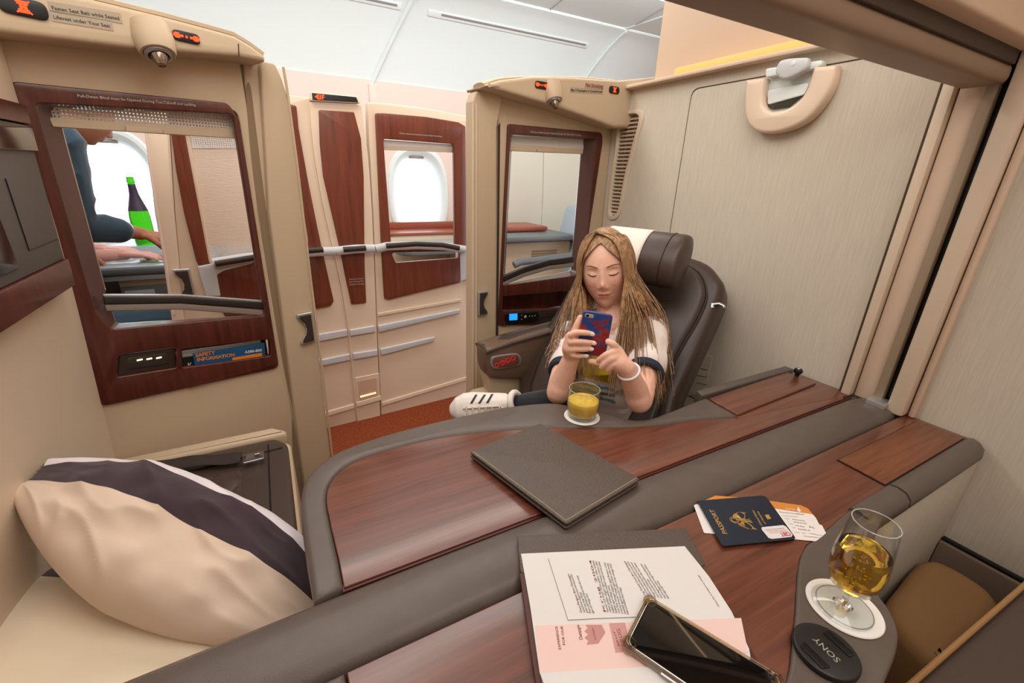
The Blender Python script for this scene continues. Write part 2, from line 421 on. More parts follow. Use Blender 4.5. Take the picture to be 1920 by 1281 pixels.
tag(box('wall_left', (-2.62, 1.0, 1.1), (0.04, 4.6, 2.3), PINK, bev=0), kind='structure')
tag(box('wall_right', (3.42, 2.2, 1.1), (0.04, 2.2, 2.3), PINK, bev=0), kind='structure')
tag(box('wall_near', (0.4, -1.22, 1.1), (6.0, 0.04, 2.3), WARM, bev=0), kind='structure')
# class divider wall above / behind the aft bulkhead
tag(box('wall_upper', (1.36, 0.08, 1.90), (0.06, 2.60, 0.74), WARM, None, 0.004), kind='structure')

# ---- aft bulkhead with the fabric field
bh = empty('wall_aft', (XW, 0, 0), kind='structure')
BH = Plane((XW, 0), (0, -1))     # local x runs towards -y, local y towards +x
bh.rotation_euler = (0, 0, BH.a)
def bpt(*L): return BH.pts(L)
vent_px = [(1163, 222), (1203, 213), (1190, 262), (1172, 330), (1158, 400), (1143, 402), (1146, 350), (1153, 280)]
vent_hole = [(p.x, p.y) for p in catmull([Vector(q) for q in BH.pts([(1166, 224), (1199, 217), (1186, 275), (1170, 340), (1159, 397), (1144, 399), (1149, 340), (1157, 280)])], 4, True)]
plate('fabric_panel', [[(-1.585, 0), (1.15, 0), (1.15, 1.53), (-1.585, 1.53)], vent_hole], 0, 0.03, FABRIC, bh, vertical=True)
# raised upholstered field with a shadow groove round it
fld = BH.pts([(1297, 166), (1788, 95), (1600, 742), (1258, 730)])
fl = [(-1.175, 1.49), (-0.505, 1.49), (-0.505, 0.45), (-1.175, 0.45)]
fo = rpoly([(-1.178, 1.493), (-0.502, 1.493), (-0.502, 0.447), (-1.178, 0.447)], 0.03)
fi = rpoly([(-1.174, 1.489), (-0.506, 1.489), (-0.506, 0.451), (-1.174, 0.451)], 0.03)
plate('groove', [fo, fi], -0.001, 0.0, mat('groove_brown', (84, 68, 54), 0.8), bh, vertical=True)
plate('upholstered_field', [fi], -0.003, 0.0, FABRIC, bh, 0.002, vertical=True)
# ledge with the cove lamp
bm = bmesh.new(); add_box(bm, (-0.12, -0.012, 1.532), (2.93, 0.05, 0.012), 0.004); link('ledge', bm_mesh('l', bm), WARM, bh)
cove = mat('cove_glow', (120, 90, 50), 0.6, emit=(255, 196, 112), estr=1.0)
cl_ = tag(box('cove_light_strip', (XW - 0.018, 0.70, 1.545), (0.03, 1.08, 0.028), cove, None, 0.008), 'glowing amber strip light along the top of the fabric wall', 'strip light')
al = area('cove_lamp', (XW - 0.035, 0.70, 1.56), (XW - 0.3, 0.70, 1.75), 1.05, 0.02, 0.22, (1, 0.66, 0.35)); al.rotation_euler = Euler((0, math.radians(100), 0))

# vertical divider track on the bulkhead
tr = empty('divider_track', (XW, 0.42, 0), label='upright channelled track for the suite divider on the fabric wall', cat='divider track')
def vstrip(name, y0, y1, x0, x1, z0, z1, m, bev=0.004):
    return box(name, ((x0 + x1) / 2, (y0 + y1) / 2 - 0.42, (z0 + z1) / 2), (abs(x1 - x0), abs(y1 - y0), z1 - z0), m, tr, bev)
vstrip('inner_rail', 0.470, 0.492, -0.03, 0, 0.69, 1.46, BEIGE_L)
vstrip('track_face', 0.422, 0.468, -0.012, 0, 0.69, 1.46, WARM)
vstrip('track_step', 0.405, 0.424, -0.022, 0, 0.69, 1.46, mat('track_tan', (160, 140, 118), 0.6), 0.003)
vstrip('brush_gap', 0.388, 0.405, -0.006, 0, 0.69, 1.46, BLACK)
vstrip('outer_rail', 0.352, 0.388, -0.04, 0, 0.69, 1.62, BEIGE_L, 0.008)
vstrip('edge_bead', 0.336, 0.350, -0.018, 0, 0.69, 1.62, WARM, 0.005)
vstrip('foot_bracket', 0.385, 0.425, -0.055, -0.01, 0.694, 0.712, SILVER, 0.002)

# overhead rail of the divider
ov = empty('divider_head_rail', (0, 0.42, 0), label='beige overhead beam of the lowered divider between the two suites', cat='overhead beam')
def beam(name, prof, x0, x1, m, rise=None):
    """extrude a closed (y,z) profile along x"""
    bm = bmesh.new(); N = 26; rings = []
    for i in range(N):
        x = x0 + (x1 - x0) * i / (N - 1); dz = rise(x) if rise else 0
        rings.append([bm.verts.new((x, y, z + dz)) for y, z in prof])
    n = len(prof)
    for a, b in zip(rings, rings[1:]):
        for k in range(n): bm.faces.new((a[k], a[(k + 1) % n], b[(k + 1) % n], b[k]))
    bm.faces.new(rings[0][::-1]); bm.faces.new(rings[-1])
    return link(name, bm_mesh(name, bm), m, ov, 40)
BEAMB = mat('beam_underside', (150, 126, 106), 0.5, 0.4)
rs = lambda x: 0.0
beam('beam_face', rpoly([(-0.062, 1.45), (0.045, 1.44), (0.045, 1.60), (-0.062, 1.575)], 0.008), -0.42, 1.265, WARM)
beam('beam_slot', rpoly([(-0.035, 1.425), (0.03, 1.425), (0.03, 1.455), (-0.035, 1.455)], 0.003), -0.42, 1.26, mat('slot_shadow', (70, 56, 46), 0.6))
beam('beam_lip', rpoly([(-0.03, 1.395), (0.045, 1.395), (0.045, 1.43), (-0.03, 1.43)], 0.014), -0.42, 1.27, BEAMB)
beam('beam_shelf', rpoly([(-0.20, 1.615), (0.045, 1.60), (0.045, 1.63), (-0.20, 1.645)], 0.006), -0.42, 1.29, WARM)

# ================================================================== PARTITIONS
def fpoly(P, px, r=0.01, v=0.0): return rpoly(P.pts(px, v), r)
def smoothp(P, px, v=0.0, n=5): return [(q.x, q.y) for q in catmull([Vector(a) for a in P.pts(px, v)], n, True)]
def vquad(name, P, px, v0, v1, m, root, r=0.004, bev=0.002): return plate(name, [fpoly(P, px, r, v0)], v0, v1, m, root, bev, vertical=True)
def lamp_spot(P, px, py, v, root, r=0.026, dirv=(0, -0.42, -0.9)):
    u, z = P.at(px, py, v)
    q = Vector(dirv).normalized().to_track_quat('Z', 'Y').to_matrix().to_4x4()
    mt = Matrix.Translation((u, v, z)) @ q
    a = lathe('reading_lamp', [(0, -0.06), (r * 1.5, -0.06), (r * 1.55, -0.03), (r * 1.4, -0.006), (r * 1.3, 0.0), (r * 1.1, 0.0), (r * 1.05, -0.006), (0, -0.006)], BEIGE, root, 32, mt)
    lathe('lamp_bezel', [(r * 1.05, -0.004), (r * 1.05, 0.003), (r * 0.8, 0.005), (r * 0.74, -0.004)], SILVER, a, 32, mt)
    lathe('lamp_lens', [(r * 0.74, -0.004), (r * 0.6, 0.012), (r * 0.42, 0.02), (r * 0.34, 0.024), (0, 0.022)], mat('lamp_reflector', (150, 140, 130), 0.15, 0.5, metal=1), a, 32, mt)
def sign_box(P, c, s, v, root, kind, tilt=0.0):
    """little illuminated sign; c pixel centre, s size in m"""
    u, z = P.at(c[0], c[1], v)
    o = plate('sign', [[(u + x * math.cos(tilt) - y * math.sin(tilt), z + x * math.sin(tilt) + y * math.cos(tilt)) for x, y in rpoly([(-s[0] / 2, -s[1] / 2), (s[0] / 2, -s[1] / 2), (s[0] / 2, s[1] / 2), (-s[0] / 2, s[1] / 2)], s[1] * 0.45)]], v - 0.004, v, BLACK, root, 0.001, vertical=True)
    bm = bmesh.new(); h = s[1]
    def bx(x, y, w_, h_): add_box(bm, (u + x, v - 0.0045, z + y + x * math.tan(tilt)), (w_, 0.001, h_), 0)
    if kind == 'belt':
        for sg in (-1, 1):
            bx(sg * h * 0.85, 0, h * 0.42, h * 0.5); bx(sg * h * 0.5, 0, h * 0.4, h * 0.22); bx(sg * h * 1.12, 0, h * 0.16, h * 0.26)
        bx(0, 0, h * 0.2, h * 0.22)
    else:
        bx(0, h * 0.22, h * 0.5, h * 0.2); bx(0, -h * 0.22, h * 0.5, h * 0.2); bx(-h * 0.1, 0, h * 0.12, h * 0.5); bx(h * 0.12, 0, h * 0.12, h * 0.5)
        for sg in (-1, 1): add_box(bm, (u, v - 0.0055, z), (h * 0.95, 0.001, h * 0.08), 0, Euler((0, sg * 0.8, 0)))
    link('lit_symbol', bm_mesh('s', bm), LED, o, 0)
    return o
def pull_handle(name, P, cx, cy, h, v, root, flip=1):
    """door pull: dark waisted pad in a silver frame"""
    u, z = P.at(cx, cy, v); w_ = h * 0.46
    ol = [(-w_ / 2, h / 2), (w_ / 2, h / 2), (w_ * 0.5, h * .40), (w_ * 0.12, h * 0.2), (w_ * 0.0, 0), (w_ * 0.12, -h * 0.2), (w_ * 0.5, -h * .40), (w_ / 2, -h / 2), (-w_ / 2, -h / 2)]
    pts = [(u + x * flip, z + y) for x, y in ol]
    if flip < 0: pts = pts[::-1]
    a = plate(name, [rpoly(pts, 0.004)], v - 0.010, v, SILVER, root, 0.003, vertical=True)
    c = Vector((u, z)); inn = [(c.x + (x - c.x) * 0.74, c.y + (y - c.y) * 0.88) for x, y in pts]
    plate('grip_pad', [rpoly(inn, 0.003)], v - 0.014, v - 0.009, DGREY, a, 0.002, vertical=True)
    return a

# ---------------- left partition
root = LP.root('suite_partition', label='beige suite partition on the left with a large wood-framed window and magazine pocket', cat='partition')
u_g = LP.at(452, 130)[0]; u_g2 = LP.at(556, 780)[0]
ul = -0.68
hole = fpoly(LP, [(60, 190), (438, 208), (508, 655), (200, 700)], 0.015)
panel = plate('panel', [[(ul, 0), (u_g2, 0), (u_g2, 0.3), (u_g, 1.46), (ul, 1.46)], fpoly(LP, [(52, 172), (446, 207), (518, 676), (192, 716)], 0.02)], 0.0, 0.045, BEIGE, root, 0.003, vertical=True)
fr_out = fpoly(LP, [(20, 152), (428, 193), (449, 225), (524, 690), (187, 764)], [0.01, 0.02, 0.02, 0.02, 0.02], -0.008)
gl_out = fpoly(LP, [(66, 193), (437, 214), (497, 592), (210, 618), (178, 586)], [0.012, 0.012, 0.008, 0.012, 0.03], -0.008)
pocket = fpoly(LP, [(340, 655), (506, 637), (508, 668), (342, 690)], 0.006, -0.008)
lbox = fpoly(LP, [(222, 666), (330, 652), (331, 690), (218, 708)], 0.006, -0.008)
wf = plate('window_frame', [fr_out, gl_out, pocket, lbox], -0.008, 0.012, WOODV, root, 0.003, vertical=True)
# deep reveal: a second, smaller opening behind the frame, joined by a sloping wood face
gl_in = fpoly(LP, [(108, 205), (440, 216), (494, 590), (218, 607), (203, 560)], [0.012, 0.012, 0.008, 0.012, 0.03], 0.05)
def loft2(name, a, va, b, vb, m, parent):
    bm = bmesh.new(); n = len(a)
    A = [bm.verts.new((x, va, z)) for x, z in a]; B = [bm.verts.new((x, vb, z)) for x, z in b]
    for k in range(n): bm.faces.new((A[k], A[(k + 1) % n], B[(k + 1) % n], B[k]))
    return link(name, bm_mesh(name, bm), m, parent)
RG = mat('reveal_gloss', (92, 66, 62), 0.3, 0.6, coat=0.3)
loft2('reveal', gl_out, -0.006, gl_in, 0.05, RG, wf)
plate('chrome_trim', [fpoly(LP, [(106, 203), (442, 214), (496, 594), (216, 611), (200, 561)], [0.012, 0.012, 0.008, 0.012, 0.03], 0.047), gl_in], 0.047, 0.052, CHROME, wf, 0, vertical=True)
vquad('blind', LP, [(88, 192), (440, 216), (440, 244), (92, 222)], 0.03, 0.034, BLINDM, root, 0, 0)
bb = vquad('blind_bar', LP, [(90, 220), (441, 241), (442, 260), (100, 238)], 0.022, 0.036, BEIGE, root, 0.002, 0.002)
vquad('pull_tab', LP, [(236, 236), (306, 241), (306, 251), (236, 247)], 0.014, 0.022, BEIGE, bb, 0.003, 0.002)
# grab rail over the lower part of the window
DR = mat('dark_rail', (48, 42, 40), 0.4); RT = mat('rail_taupe', (160, 148, 138), 0.35, 0.5, metal=0.3)
gr_ = plate('grab_rail', [fpoly(LP, [(194, 556), (340, 556), (420, 562), (500, 568), (500, 581), (420, 575), (340, 569), (196, 571)], 0, 0.0)], 0.0, 0.018, DR, root, 0.004, vertical=True)
plate('rail_trim', [fpoly(LP, [(196, 571), (340, 569), (420, 575), (500, 581), (500, 593), (420, 587), (340, 581), (200, 584)], 0, 0.004)], 0.004, 0.018, RT, gr_, 0.003, vertical=True)
plate('rail_top_edge', [fpoly(LP, [(194, 553), (340, 553), (420, 559), (500, 565), (500, 568), (420, 562), (340, 556), (194, 556)], 0, 0.002)], 0.002, 0.016, SILVER, gr_, 0.0005, vertical=True)  # thin silver edge along the top of the rail
# pocket cavity and light box
bm = bmesh.new(); pc = LP.pts([(340, 655), (506, 637), (508, 668), (342, 690)], -0.008)
u0, u1 = pc[0][0] - 0.005, pc[1][0] + 0.005; z0, z1 = min(p[1] for p in pc) - 0.03, max(p[1] for p in pc) + 0.005
add_box(bm, ((u0 + u1) / 2, 0.052, (z0 + z1) / 2), (u1 - u0, 0.006, z1 - z0)); add_box(bm, ((u0 + u1) / 2, 0.02, z0), (u1 - u0, 0.06, 0.006))
link('magazine_pocket', bm_mesh('p', bm), WOODV, root)
lb = vquad('light_box', LP, [(224, 667), (329, 653), (330, 689), (220, 707)], 0.0, 0.02, mat('bronze_bezel', (72, 60, 52), 0.35, 0.5, metal=0.4), root, 0.006, 0.003)
vquad('lamp_glass', LP, [(238, 672), (315, 662), (316, 682), (236, 693)], -0.003, 0.0, mat('smoked_lens', (60, 54, 48), 0.2), lb, 0.01, 0.001)
bm = bmesh.new()
for k in range(3):
    u, z = LP.at(262 + 18 * k, 675 - 2 * k, -0.004); add_box(bm, (u, -0.004, z), (0.012, 0.002, 0.004), 0.001)
link('lamp_bulbs', bm_mesh('b', bm), LAMPW, lb)
box('pocket_divider', ((LP.at(335, 675, -0.01)[0]), -0.009, LP.at(335, 675, -0.01)[1]), (0.008, 0.004, 0.05), WOODV, root, 0.002)
# canopy
cv_ = -0.085
can = [LP.at(*p, cv_) for p in [(-70, 52), (250, 91), (445, 106), (499, 117)]]
capo = [(ul, can[0][1]), can[0], can[1], can[2], can[3], LP.at(497, 104, cv_), LP.at(470, 84, cv_), LP.at(440, 66, cv_), LP.at(390, 52, cv_)]
cz = LP.at(390, 52, cv_)[1]
capo += [(LP.at(300, 28, cv_)[0], LP.at(300, 28, cv_)[1]), (LP.at(160, -6, cv_)[0], LP.at(160, -6, cv_)[1]), (ul, LP.at(40, -34, cv_)[1])]
plate('canopy', [rpoly(capo, 0.012)], cv_, 0.05, BEIGE, root, 0.010, vertical=True)
top = [Vector((p[0], p[1])) for p in LP.pts([(160, -6), (300, 28), (390, 52), (440, 66), (470, 84), (497, 104)], cv_)]
tube('canopy_edge', [(p.x, -0.02, p.y + 0.004) for p in top], 0.012, BEIGE, root, n=10, updir=(0, 1, 0), flat=5.2)
tube('canopy_seam', [LP.at(447, 82, cv_ - .001)[0:1] + (cv_ - 0.0005,) + LP.at(447, 82, cv_)[1:], LP.at(448, 106, cv_)[0:1] + (cv_ - 0.0005,) + LP.at(448, 106, cv_)[1:]], 0.0012, DGREY, root, n=6)
lamp_spot(LP, 297, 102, cv_ - 0.012, root, 0.025)
sign_box(LP, (349, 70), (0.052, 0.021), cv_, root, 'belt', -0.02)
so = sign_box(LP, (43, 14), (0.066, 0.030), cv_, root, 'life', -0.02)
for s, a, b in (('Fasten Seat Belt while Seated', (98, 18), (224, 38)), ('Lifevest under Your Seat', (101, 35), (207, 52))):
    A = LP.at(*a, cv_); B = LP.at(*b, cv_)
    q = plate('placard', [rpoly([(A[0] - 0.004, A[1] - 0.005), (B[0] + 0.004, B[1] - 0.005), (B[0] + 0.004, B[1] + 0.013), (A[0] - 0.004, A[1] + 0.013)], 0.001)], cv_ - 0.001, cv_, mat('placard_film', (176, 160, 138), 0.5), root, vertical=True)
    vtext('lettering', s, A[0], A[1], B[0], B[1], cv_ - 0.0016, PRINT_D, q, 0.01)
A = LP.at(146, 182, -0.009); B = LP.at(367, 199, -0.009)
vtext('frame_lettering', 'Pull-Down Blind must be Opened During Taxi,Takeoff and Landing', A[0], A[1], B[0], B[1], -0.0092, PRINT_W, root)

# left sliding door leaf, parked in the partition
root = LP.root('sliding_door', label='beige sliding suite door leaf with a dark pull, on the left side of the doorway', cat='sliding door')
plate('door_leaf', [fpoly(LP, [(488, 112), (516, 118), (530, 150), (545, 200), (590, 590), (626, 905), (640, 1040), (585, 1040), (571, 905), (505, 400)], [0.01, 0.012, 0, 0, 0, 0, 0, 0, 0, 0], -0.02)], -0.02, 0.03, BEIGE, root, 0.006, vertical=True)
plate('door_channel', [fpoly(LP, [(456, 112), (490, 112), (507, 400), (573, 905), (590, 1040), (566, 1040), (548, 905), (545, 780), (480, 400)], 0.002, 0.0)], 0.0, 0.04, BEIGE, root, 0.003, vertical=True)
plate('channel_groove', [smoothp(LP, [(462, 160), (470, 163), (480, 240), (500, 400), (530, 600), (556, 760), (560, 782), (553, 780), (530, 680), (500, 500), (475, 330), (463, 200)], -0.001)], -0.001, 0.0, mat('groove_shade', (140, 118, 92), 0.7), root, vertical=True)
edge = [(531, 126), (537, 160), (556, 300), (582, 520), (605, 700), (626, 880), (636, 960)]
tube('door_edge_seal', [(LP.at(x, y, -0.02)[0], -0.02, LP.at(x, y, -0.02)[1]) for x, y in edge], 0.004, BEIGE, root, n=8)
pull_handle('door_pull', LP, 573, 615, 0.105, -0.022, root, -1)

# ---------------- right partition
root = RP.root('suite_partition', label='beige suite partition beside the seated girl, with a wood-framed window and amenity shelf', cat='partition')
uL = RP.at(931, 400)[0]
plate('panel', [[(uL, 0), (0.66, 0), (0.66, 1.46), (uL, 1.46)], fpoly(RP, [(955, 242), (1124, 254), (1122, 270), (1100, 440), (1080, 596), (939, 602)], 0.005)], 0.0, 0.045, BEIGE, root, 0.004, vertical=True)
fr_out = fpoly(RP, [(953, 232), (1130, 249), (1130, 270), (1104, 440), (1080, 607), (935, 611)], [0.012, 0.02, 0, 0, 0.01, 0.01], -0.008)
gl_out = fpoly(RP, [(958, 251), (1117, 261), (1095, 515), (943, 536)], [0.01, 0.01, 0.02, 0.01], -0.008)
nook = fpoly(RP, [(944, 556), (1078, 545), (1074, 578), (942, 583)], 0.004, -0.008)
wf = plate('window_frame', [fr_out, gl_out, nook], -0.008, 0.014, WOODV, root, 0.003, vertical=True)
gl_in = fpoly(RP, [(960, 254), (1090, 263), (1070, 508), (945, 533)], [0.01, 0.01, 0.02, 0.01], 0.05)
loft2('reveal', gl_out, -0.006, gl_in, 0.05, MATS['reveal_gloss'], wf)
plate('chrome_trim', [fpoly(RP, [(958, 252), (1092, 261), (1072, 511), (943, 536)], [0.01, 0.01, 0.02, 0.01], 0.047), gl_in], 0.047, 0.052, CHROME, wf, 0, vertical=True)
vquad('blind', RP, [(957, 254), (1094, 262), (1094, 280), (957, 274)], 0.03, 0.034, BLINDM, root, 0, 0)
bb = vquad('blind_bar', RP, [(956, 272), (1094, 279), (1093, 289), (956, 283)], 0.022, 0.036, BEIGE, root, 0.002, 0.002)
vquad('pull_tab', RP, [(1008, 280), (1040, 281), (1040, 286), (1008, 285)], 0.014, 0.022, BEIGE, bb, 0.002, 0.002)
gr_ = plate('grab_rail', [fpoly(RP, [(940, 520), (985, 501), (1030, 488), (1076, 482), (1076, 492), (1030, 498), (985, 511), (940, 531)], 0, 0.0)], 0.0, 0.018, DR, root, 0.004, vertical=True)
plate('rail_trim', [fpoly(RP, [(940, 531), (985, 511), (1030, 498), (1076, 492), (1076, 500), (1030, 506), (985, 519), (940, 538)], 0, 0.004)], 0.004, 0.018, RT, gr_, 0.003, vertical=True)
bm = bmesh.new(); a_ = RP.at(944, 556); b_ = RP.at(1078, 583)
add_box(bm, ((a_[0] + b_[0]) / 2, 0.065, (a_[1] + b_[1]) / 2), (b_[0] - a_[0] + .01, 0.006, 0.09)); add_box(bm, ((a_[0] + b_[0]) / 2, 0.028, b_[1] - 0.004), (b_[0] - a_[0] + .01, 0.075, 0.006))
link('amenity_nook', bm_mesh('n', bm), WOODV, root)
box('nook_tray', ((a_[0] + b_[0]) / 2 + 0.05, 0.03, b_[1] + 0.008), (0.12, 0.04, 0.014), wood('tray_wood', (140, 72, 40), (178, 98, 60), (30, 30, 30)), root, 0.003)
vquad('remote_recess', RP, [(947, 585), (1042, 581), (1041, 606), (945, 609)], -0.0095, -0.008, DGREY, root, 0.008, 0.0005)
A = RP.at(995, 249, -0.009); B = RP.at(1089, 255, -0.009)
vtext('frame_lettering', 'Pull-Down Blind must be Opened During Taxi,Takeoff and Landing', A[0], A[1], B[0], B[1], -0.0092, PRINT_W, root)
# canopy sweeping round to the bulkhead
cu_ = [(RP.at(*p, -0.09)) for p in [(905, 160), (940, 150), (1000, 143), (1080, 145), (1160, 151), (1240, 143), (1240, 160), (1178, 240), (1150, 238), (1090, 216), (1040, 199), (940, 170)]]
plate('canopy', [rpoly(cu_, 0.006)], -0.09, 0.05, BEIGE, root, 0.010, vertical=True)
topc = catmull([(RP.at(912, 157, -0.09)[0], -0.04, RP.at(912, 157, -0.09)[1]), (RP.at(960, 147, -0.09)[0], -0.04, RP.at(960, 146, -0.09)[1]), (RP.at(1080, 145, -0.09)[0], -0.04, RP.at(1080, 145, -0.09)[1]), (RP.at(1160, 151, -0.09)[0], -0.04, RP.at(1160, 151, -0.09)[1])], 5)
tube('canopy_edge', topc, 0.009, BEIGE, root, n=10, updir=(0, 1, 0), flat=4.0)
lamp_spot(RP, 1039, 190, -0.10, root, 0.022)
sign_box(RP, (1015, 160), (0.055, 0.022), -0.09, root, 'belt', 0)
sign_box(RP, (1151, 169), (0.052, 0.024), -0.09, root, 'life', 0)
for s, a, b, m_ in (('No Smoking', (1098, 163), (1130, 166), PRINT_R), ('Max 2 Passengers in Compartment', (1070, 171), (1129, 174), PRINT_D)):
    A = RP.at(*a, -0.09); B = RP.at(*b, -0.09)
    q = plate('placard', [rpoly([(A[0] - 0.003, A[1] - 0.004), (B[0] + 0.003, B[1] - 0.004), (B[0] + 0.003, B[1] + 0.012), (A[0] - 0.003, A[1] + 0.012)], 0.001)], -0.091, -0.09, MATS['placard_film'], root, vertical=True)
    vtext('lettering', s, A[0], A[1], B[0], B[1], -0.0916, m_, q, 0.02)

root = RP.root('sliding_door', label='beige sliding suite door leaf with a dark pull, on the right side of the doorway', cat='sliding door')
plate('door_leaf', [fpoly(RP, [(893, 170), (942, 166), (940, 195), (932, 240), (930, 700), (928, 900), (882, 900), (884, 700), (886, 190)], [0.02, 0.003, 0.01, 0.01, 0, 0, 0, 0, 0.015], -0.02)], -0.02, 0.03, BEIGE, root, 0.006, vertical=True)
for k, xx in enumerate((887, 893)):
    tube('door_edge_seal', [(RP.at(xx, y, -0.021)[0], -0.021, RP.at(xx, y, -0.021)[1]) for y in (195, 400, 700, 860)], 0.003, BEIGE_L, root, n=8)
plate('channel_groove', [fpoly(RP, [(934, 235), (938, 230), (933, 720), (929, 720)], 0, -0.001)], -0.0012, -0.0002, DGREY, root, vertical=True)
pull_handle('door_pull', RP, 904, 568, 0.095, -0.022, root, 1)

# ---------------- air grille on the bulkhead corner
g = empty('air_grille', (XW, 0, 0), BH.a, label='tall tapering slatted air grille in the corner beside the right partition', cat='air grille')
go = [(p.x, p.y) for p in catmull([Vector(q) for q in BH.pts([(1163, 218), (1207, 209), (1196, 262), (1176, 338), (1162, 404), (1141, 406), (1146, 340), (1154, 280)])], 4, True)]
plate('grille_frame', [go, vent_hole], -0.006, 0.002, BEIGE_L, g, 0.002, vertical=True)
plate('grille_back', [vent_hole], 0.03, 0.034, mat('grille_dark', (180, 156, 118), 0.8), g, vertical=True)
zs = [p[1] for p in vent_hole]; bm = bmesh.new()
def span(z):
    xs = []
    for i in range(len(vent_hole)):
        a, b = vent_hole[i - 1], vent_hole[i]
        if (a[1] - z) * (b[1] - z) < 0: xs.append(a[0] + (b[0] - a[0]) * (z - a[1]) / (b[1] - a[1]))
    return (min(xs), max(xs)) if len(xs) >= 2 else None
z = min(zs) + 0.008
while z < max(zs) - 0.004:
    s = span(z)
    if s: add_box(bm, ((s[0] + s[1]) / 2, 0.010, z), (s[1] - s[0], 0.012, 0.0035), 0, Euler((0.5, 0, 0)))
    z += 0.0145
for xf in (0.33, 0.66):
    pp = [(span(z)[0] + (span(z)[1] - span(z)[0]) * xf, 0.018, z) for z in [min(zs) + 0.012 + (max(zs) - min(zs) - 0.024) * k / 8 for k in range(9)] if span(z)]
    add_tube(bm, pp, 0.0022, n=6)
link('slats', bm_mesh('s', bm), BEIGE_L, g)
# ================================================================== PARTITION ACROSS THE AISLE
def fplate(name, px, v0, v1, m, root, r=0.006, bev=0.003, holes=()):
    return plate(name, [fpoly(FP, px, r, v0)] + [fpoly(FP, h, 0.012, v0) for h in holes], v0, v1, m, root, bev, vertical=True)
def grab(root, pxs, v=-0.03, pad=None, plate_px=None):
    pts = [FP.at(x, y, v) for x, y in pxs]
    bm = bmesh.new(); add_tube(bm, [(u, v, z) for u, z in pts], 0.013, n=10, flat=1.5); a = link('grab_bar', bm_mesh('g', bm), SILVP, root)
    if pad:
        pp = [FP.at(x, y, v - 0.012) for x, y in pad]
        bm = bmesh.new(); add_tube(bm, [(u, v - 0.010, z + 0.004) for u, z in pp], 0.010, n=10, flat=1.2); link('grip_pad', bm_mesh('g', bm), DGREY, a)
    return a
# window panel to the right of the 3F door
root = FP.root('aisle_partition', label='cream partition across the aisle with a big open window and long silver trim strips', cat='partition')
fplate('panel', [(690, 192), (730, 194), (790, 202), (830, 209), (900, 222), (900, 760), (716, 800), (707, 600), (700, 400), (692, 260)], 0.0, 0.05, CREAM, root, 0.004, 0.004, [[(716, 250), (856, 264), (862, 494), (735, 500)]])
fplate('window_frame', [(704, 212), (720, 212), (800, 219), (860, 229), (873, 237), (875, 466), (864, 470), (863, 530), (730, 562), (721, 560), (716, 480)], -0.012, 0.008, WOODF, root, 0.008, 0.003, [[(719, 260), (851, 270), (853, 461), (734, 463)], [(734, 474), (862, 471), (860, 484), (742, 493)]])
fplate('sill_moulding', [(708, 588), (864, 561), (864, 566), (708, 594)], -0.006, 0.0, CREAM, root, 0.001, 0.001)
fplate('kick_panel', [(716, 755), (900, 700), (900, 706), (716, 762)], -0.008, 0.0, CREAM, root, 0.001, 0.002)
for a_ in ([(709, 611), (864, 580), (861, 588), (711, 624)], [(713, 655), (816, 632), (812, 641), (715, 667)]):
    fplate('silver_strip', a_, -0.012, 0.0, SILVP, root, 0.004, 0.004)
grab(root, [(704, 467), (725, 462), (780, 460), (830, 462), (872, 468)], -0.03, [(724, 463), (780, 459), (830, 461), (861, 467)])
fplate('corner_plate', [(862, 464), (884, 466), (884, 520), (864, 528)], -0.014, -0.010, SILVP, root, 0.004, 0.002)
fplate('blind', [(718, 262), (852, 271), (852, 281), (718, 275)], 0.012, 0.016, BLINDM, root, 0, 0)
fplate('blind_bar', [(718, 273), (853, 279), (853, 286), (718, 281)], 0.008, 0.022, BEIGE_L, root, 0.002, 0.002)
A = FP.at(749, 251, -0.013); B = FP.at(828, 257, -0.013)
vtext('frame_lettering', 'Pull-Down Blind must be Opened During Taxi,Takeoff and Landing', A[0], A[1], B[0], B[1], -0.0132, PRINT_W, root)

# 3F sliding door
root = FP.root('sliding_door', label='narrow cream sliding door with a curved wood inlay under the illuminated 3F sign', cat='sliding door')
door_px = [(581, 192), (678, 197), (691, 300), (698, 400), (701, 470), (706, 600), (714, 800), (672, 806), (664, 740), (650, 600), (640, 540), (622, 460), (604, 380), (590, 300), (583, 240)]
fplate('door_leaf', door_px, -0.006, 0.04, CREAM, root, 0.003, 0.003)
fplate('wood_inlay', [(598, 206), (664, 210), (677, 260), (682, 330), (683, 420), (684, 500), (687, 568), (659, 571), (650, 530), (638, 470), (622, 400), (606, 330), (600, 270)], -0.014, 0.0, WOODF, root, 0.006, 0.002)
grab(root, [(630, 471), (665, 467), (702, 466)], -0.03, [(644, 470), (686, 467)])
for a_ in ([(656, 619), (703, 611), (704, 623), (657, 631)], [(662, 663), (708, 656), (709, 667), (663, 675)]):
    fplate('silver_strip', a_, -0.018, -0.006, SILVP, root, 0.004, 0.004)
fplate('kick_panel', [(668, 755), (714, 742), (716, 750), (669, 764)], -0.014, -0.006, CREAM, root, 0.001, 0.002)
lf = fplate('footlight', [(666, 709), (711, 700), (713, 752), (670, 762)], -0.010, -0.004, CREAM, root, 0.004, 0.002)
fplate('footlight_lens', [(671, 715), (706, 708), (708, 745), (674, 752)], -0.0115, -0.010, mat('footlight_glass', (214, 180, 150), 0.4), lf, 0.003, 0.0005)
bm = bmesh.new()
for k in range(8):
    u, z = FP.at(677 + 3.8 * k, 744 - 1.0 * k, -0.013); add_box(bm, (u, -0.013, z), (0.006, 0.003, 0.008), 0.001)
link('footlight_bulbs', bm_mesh('b', bm), LAMPW, lf)
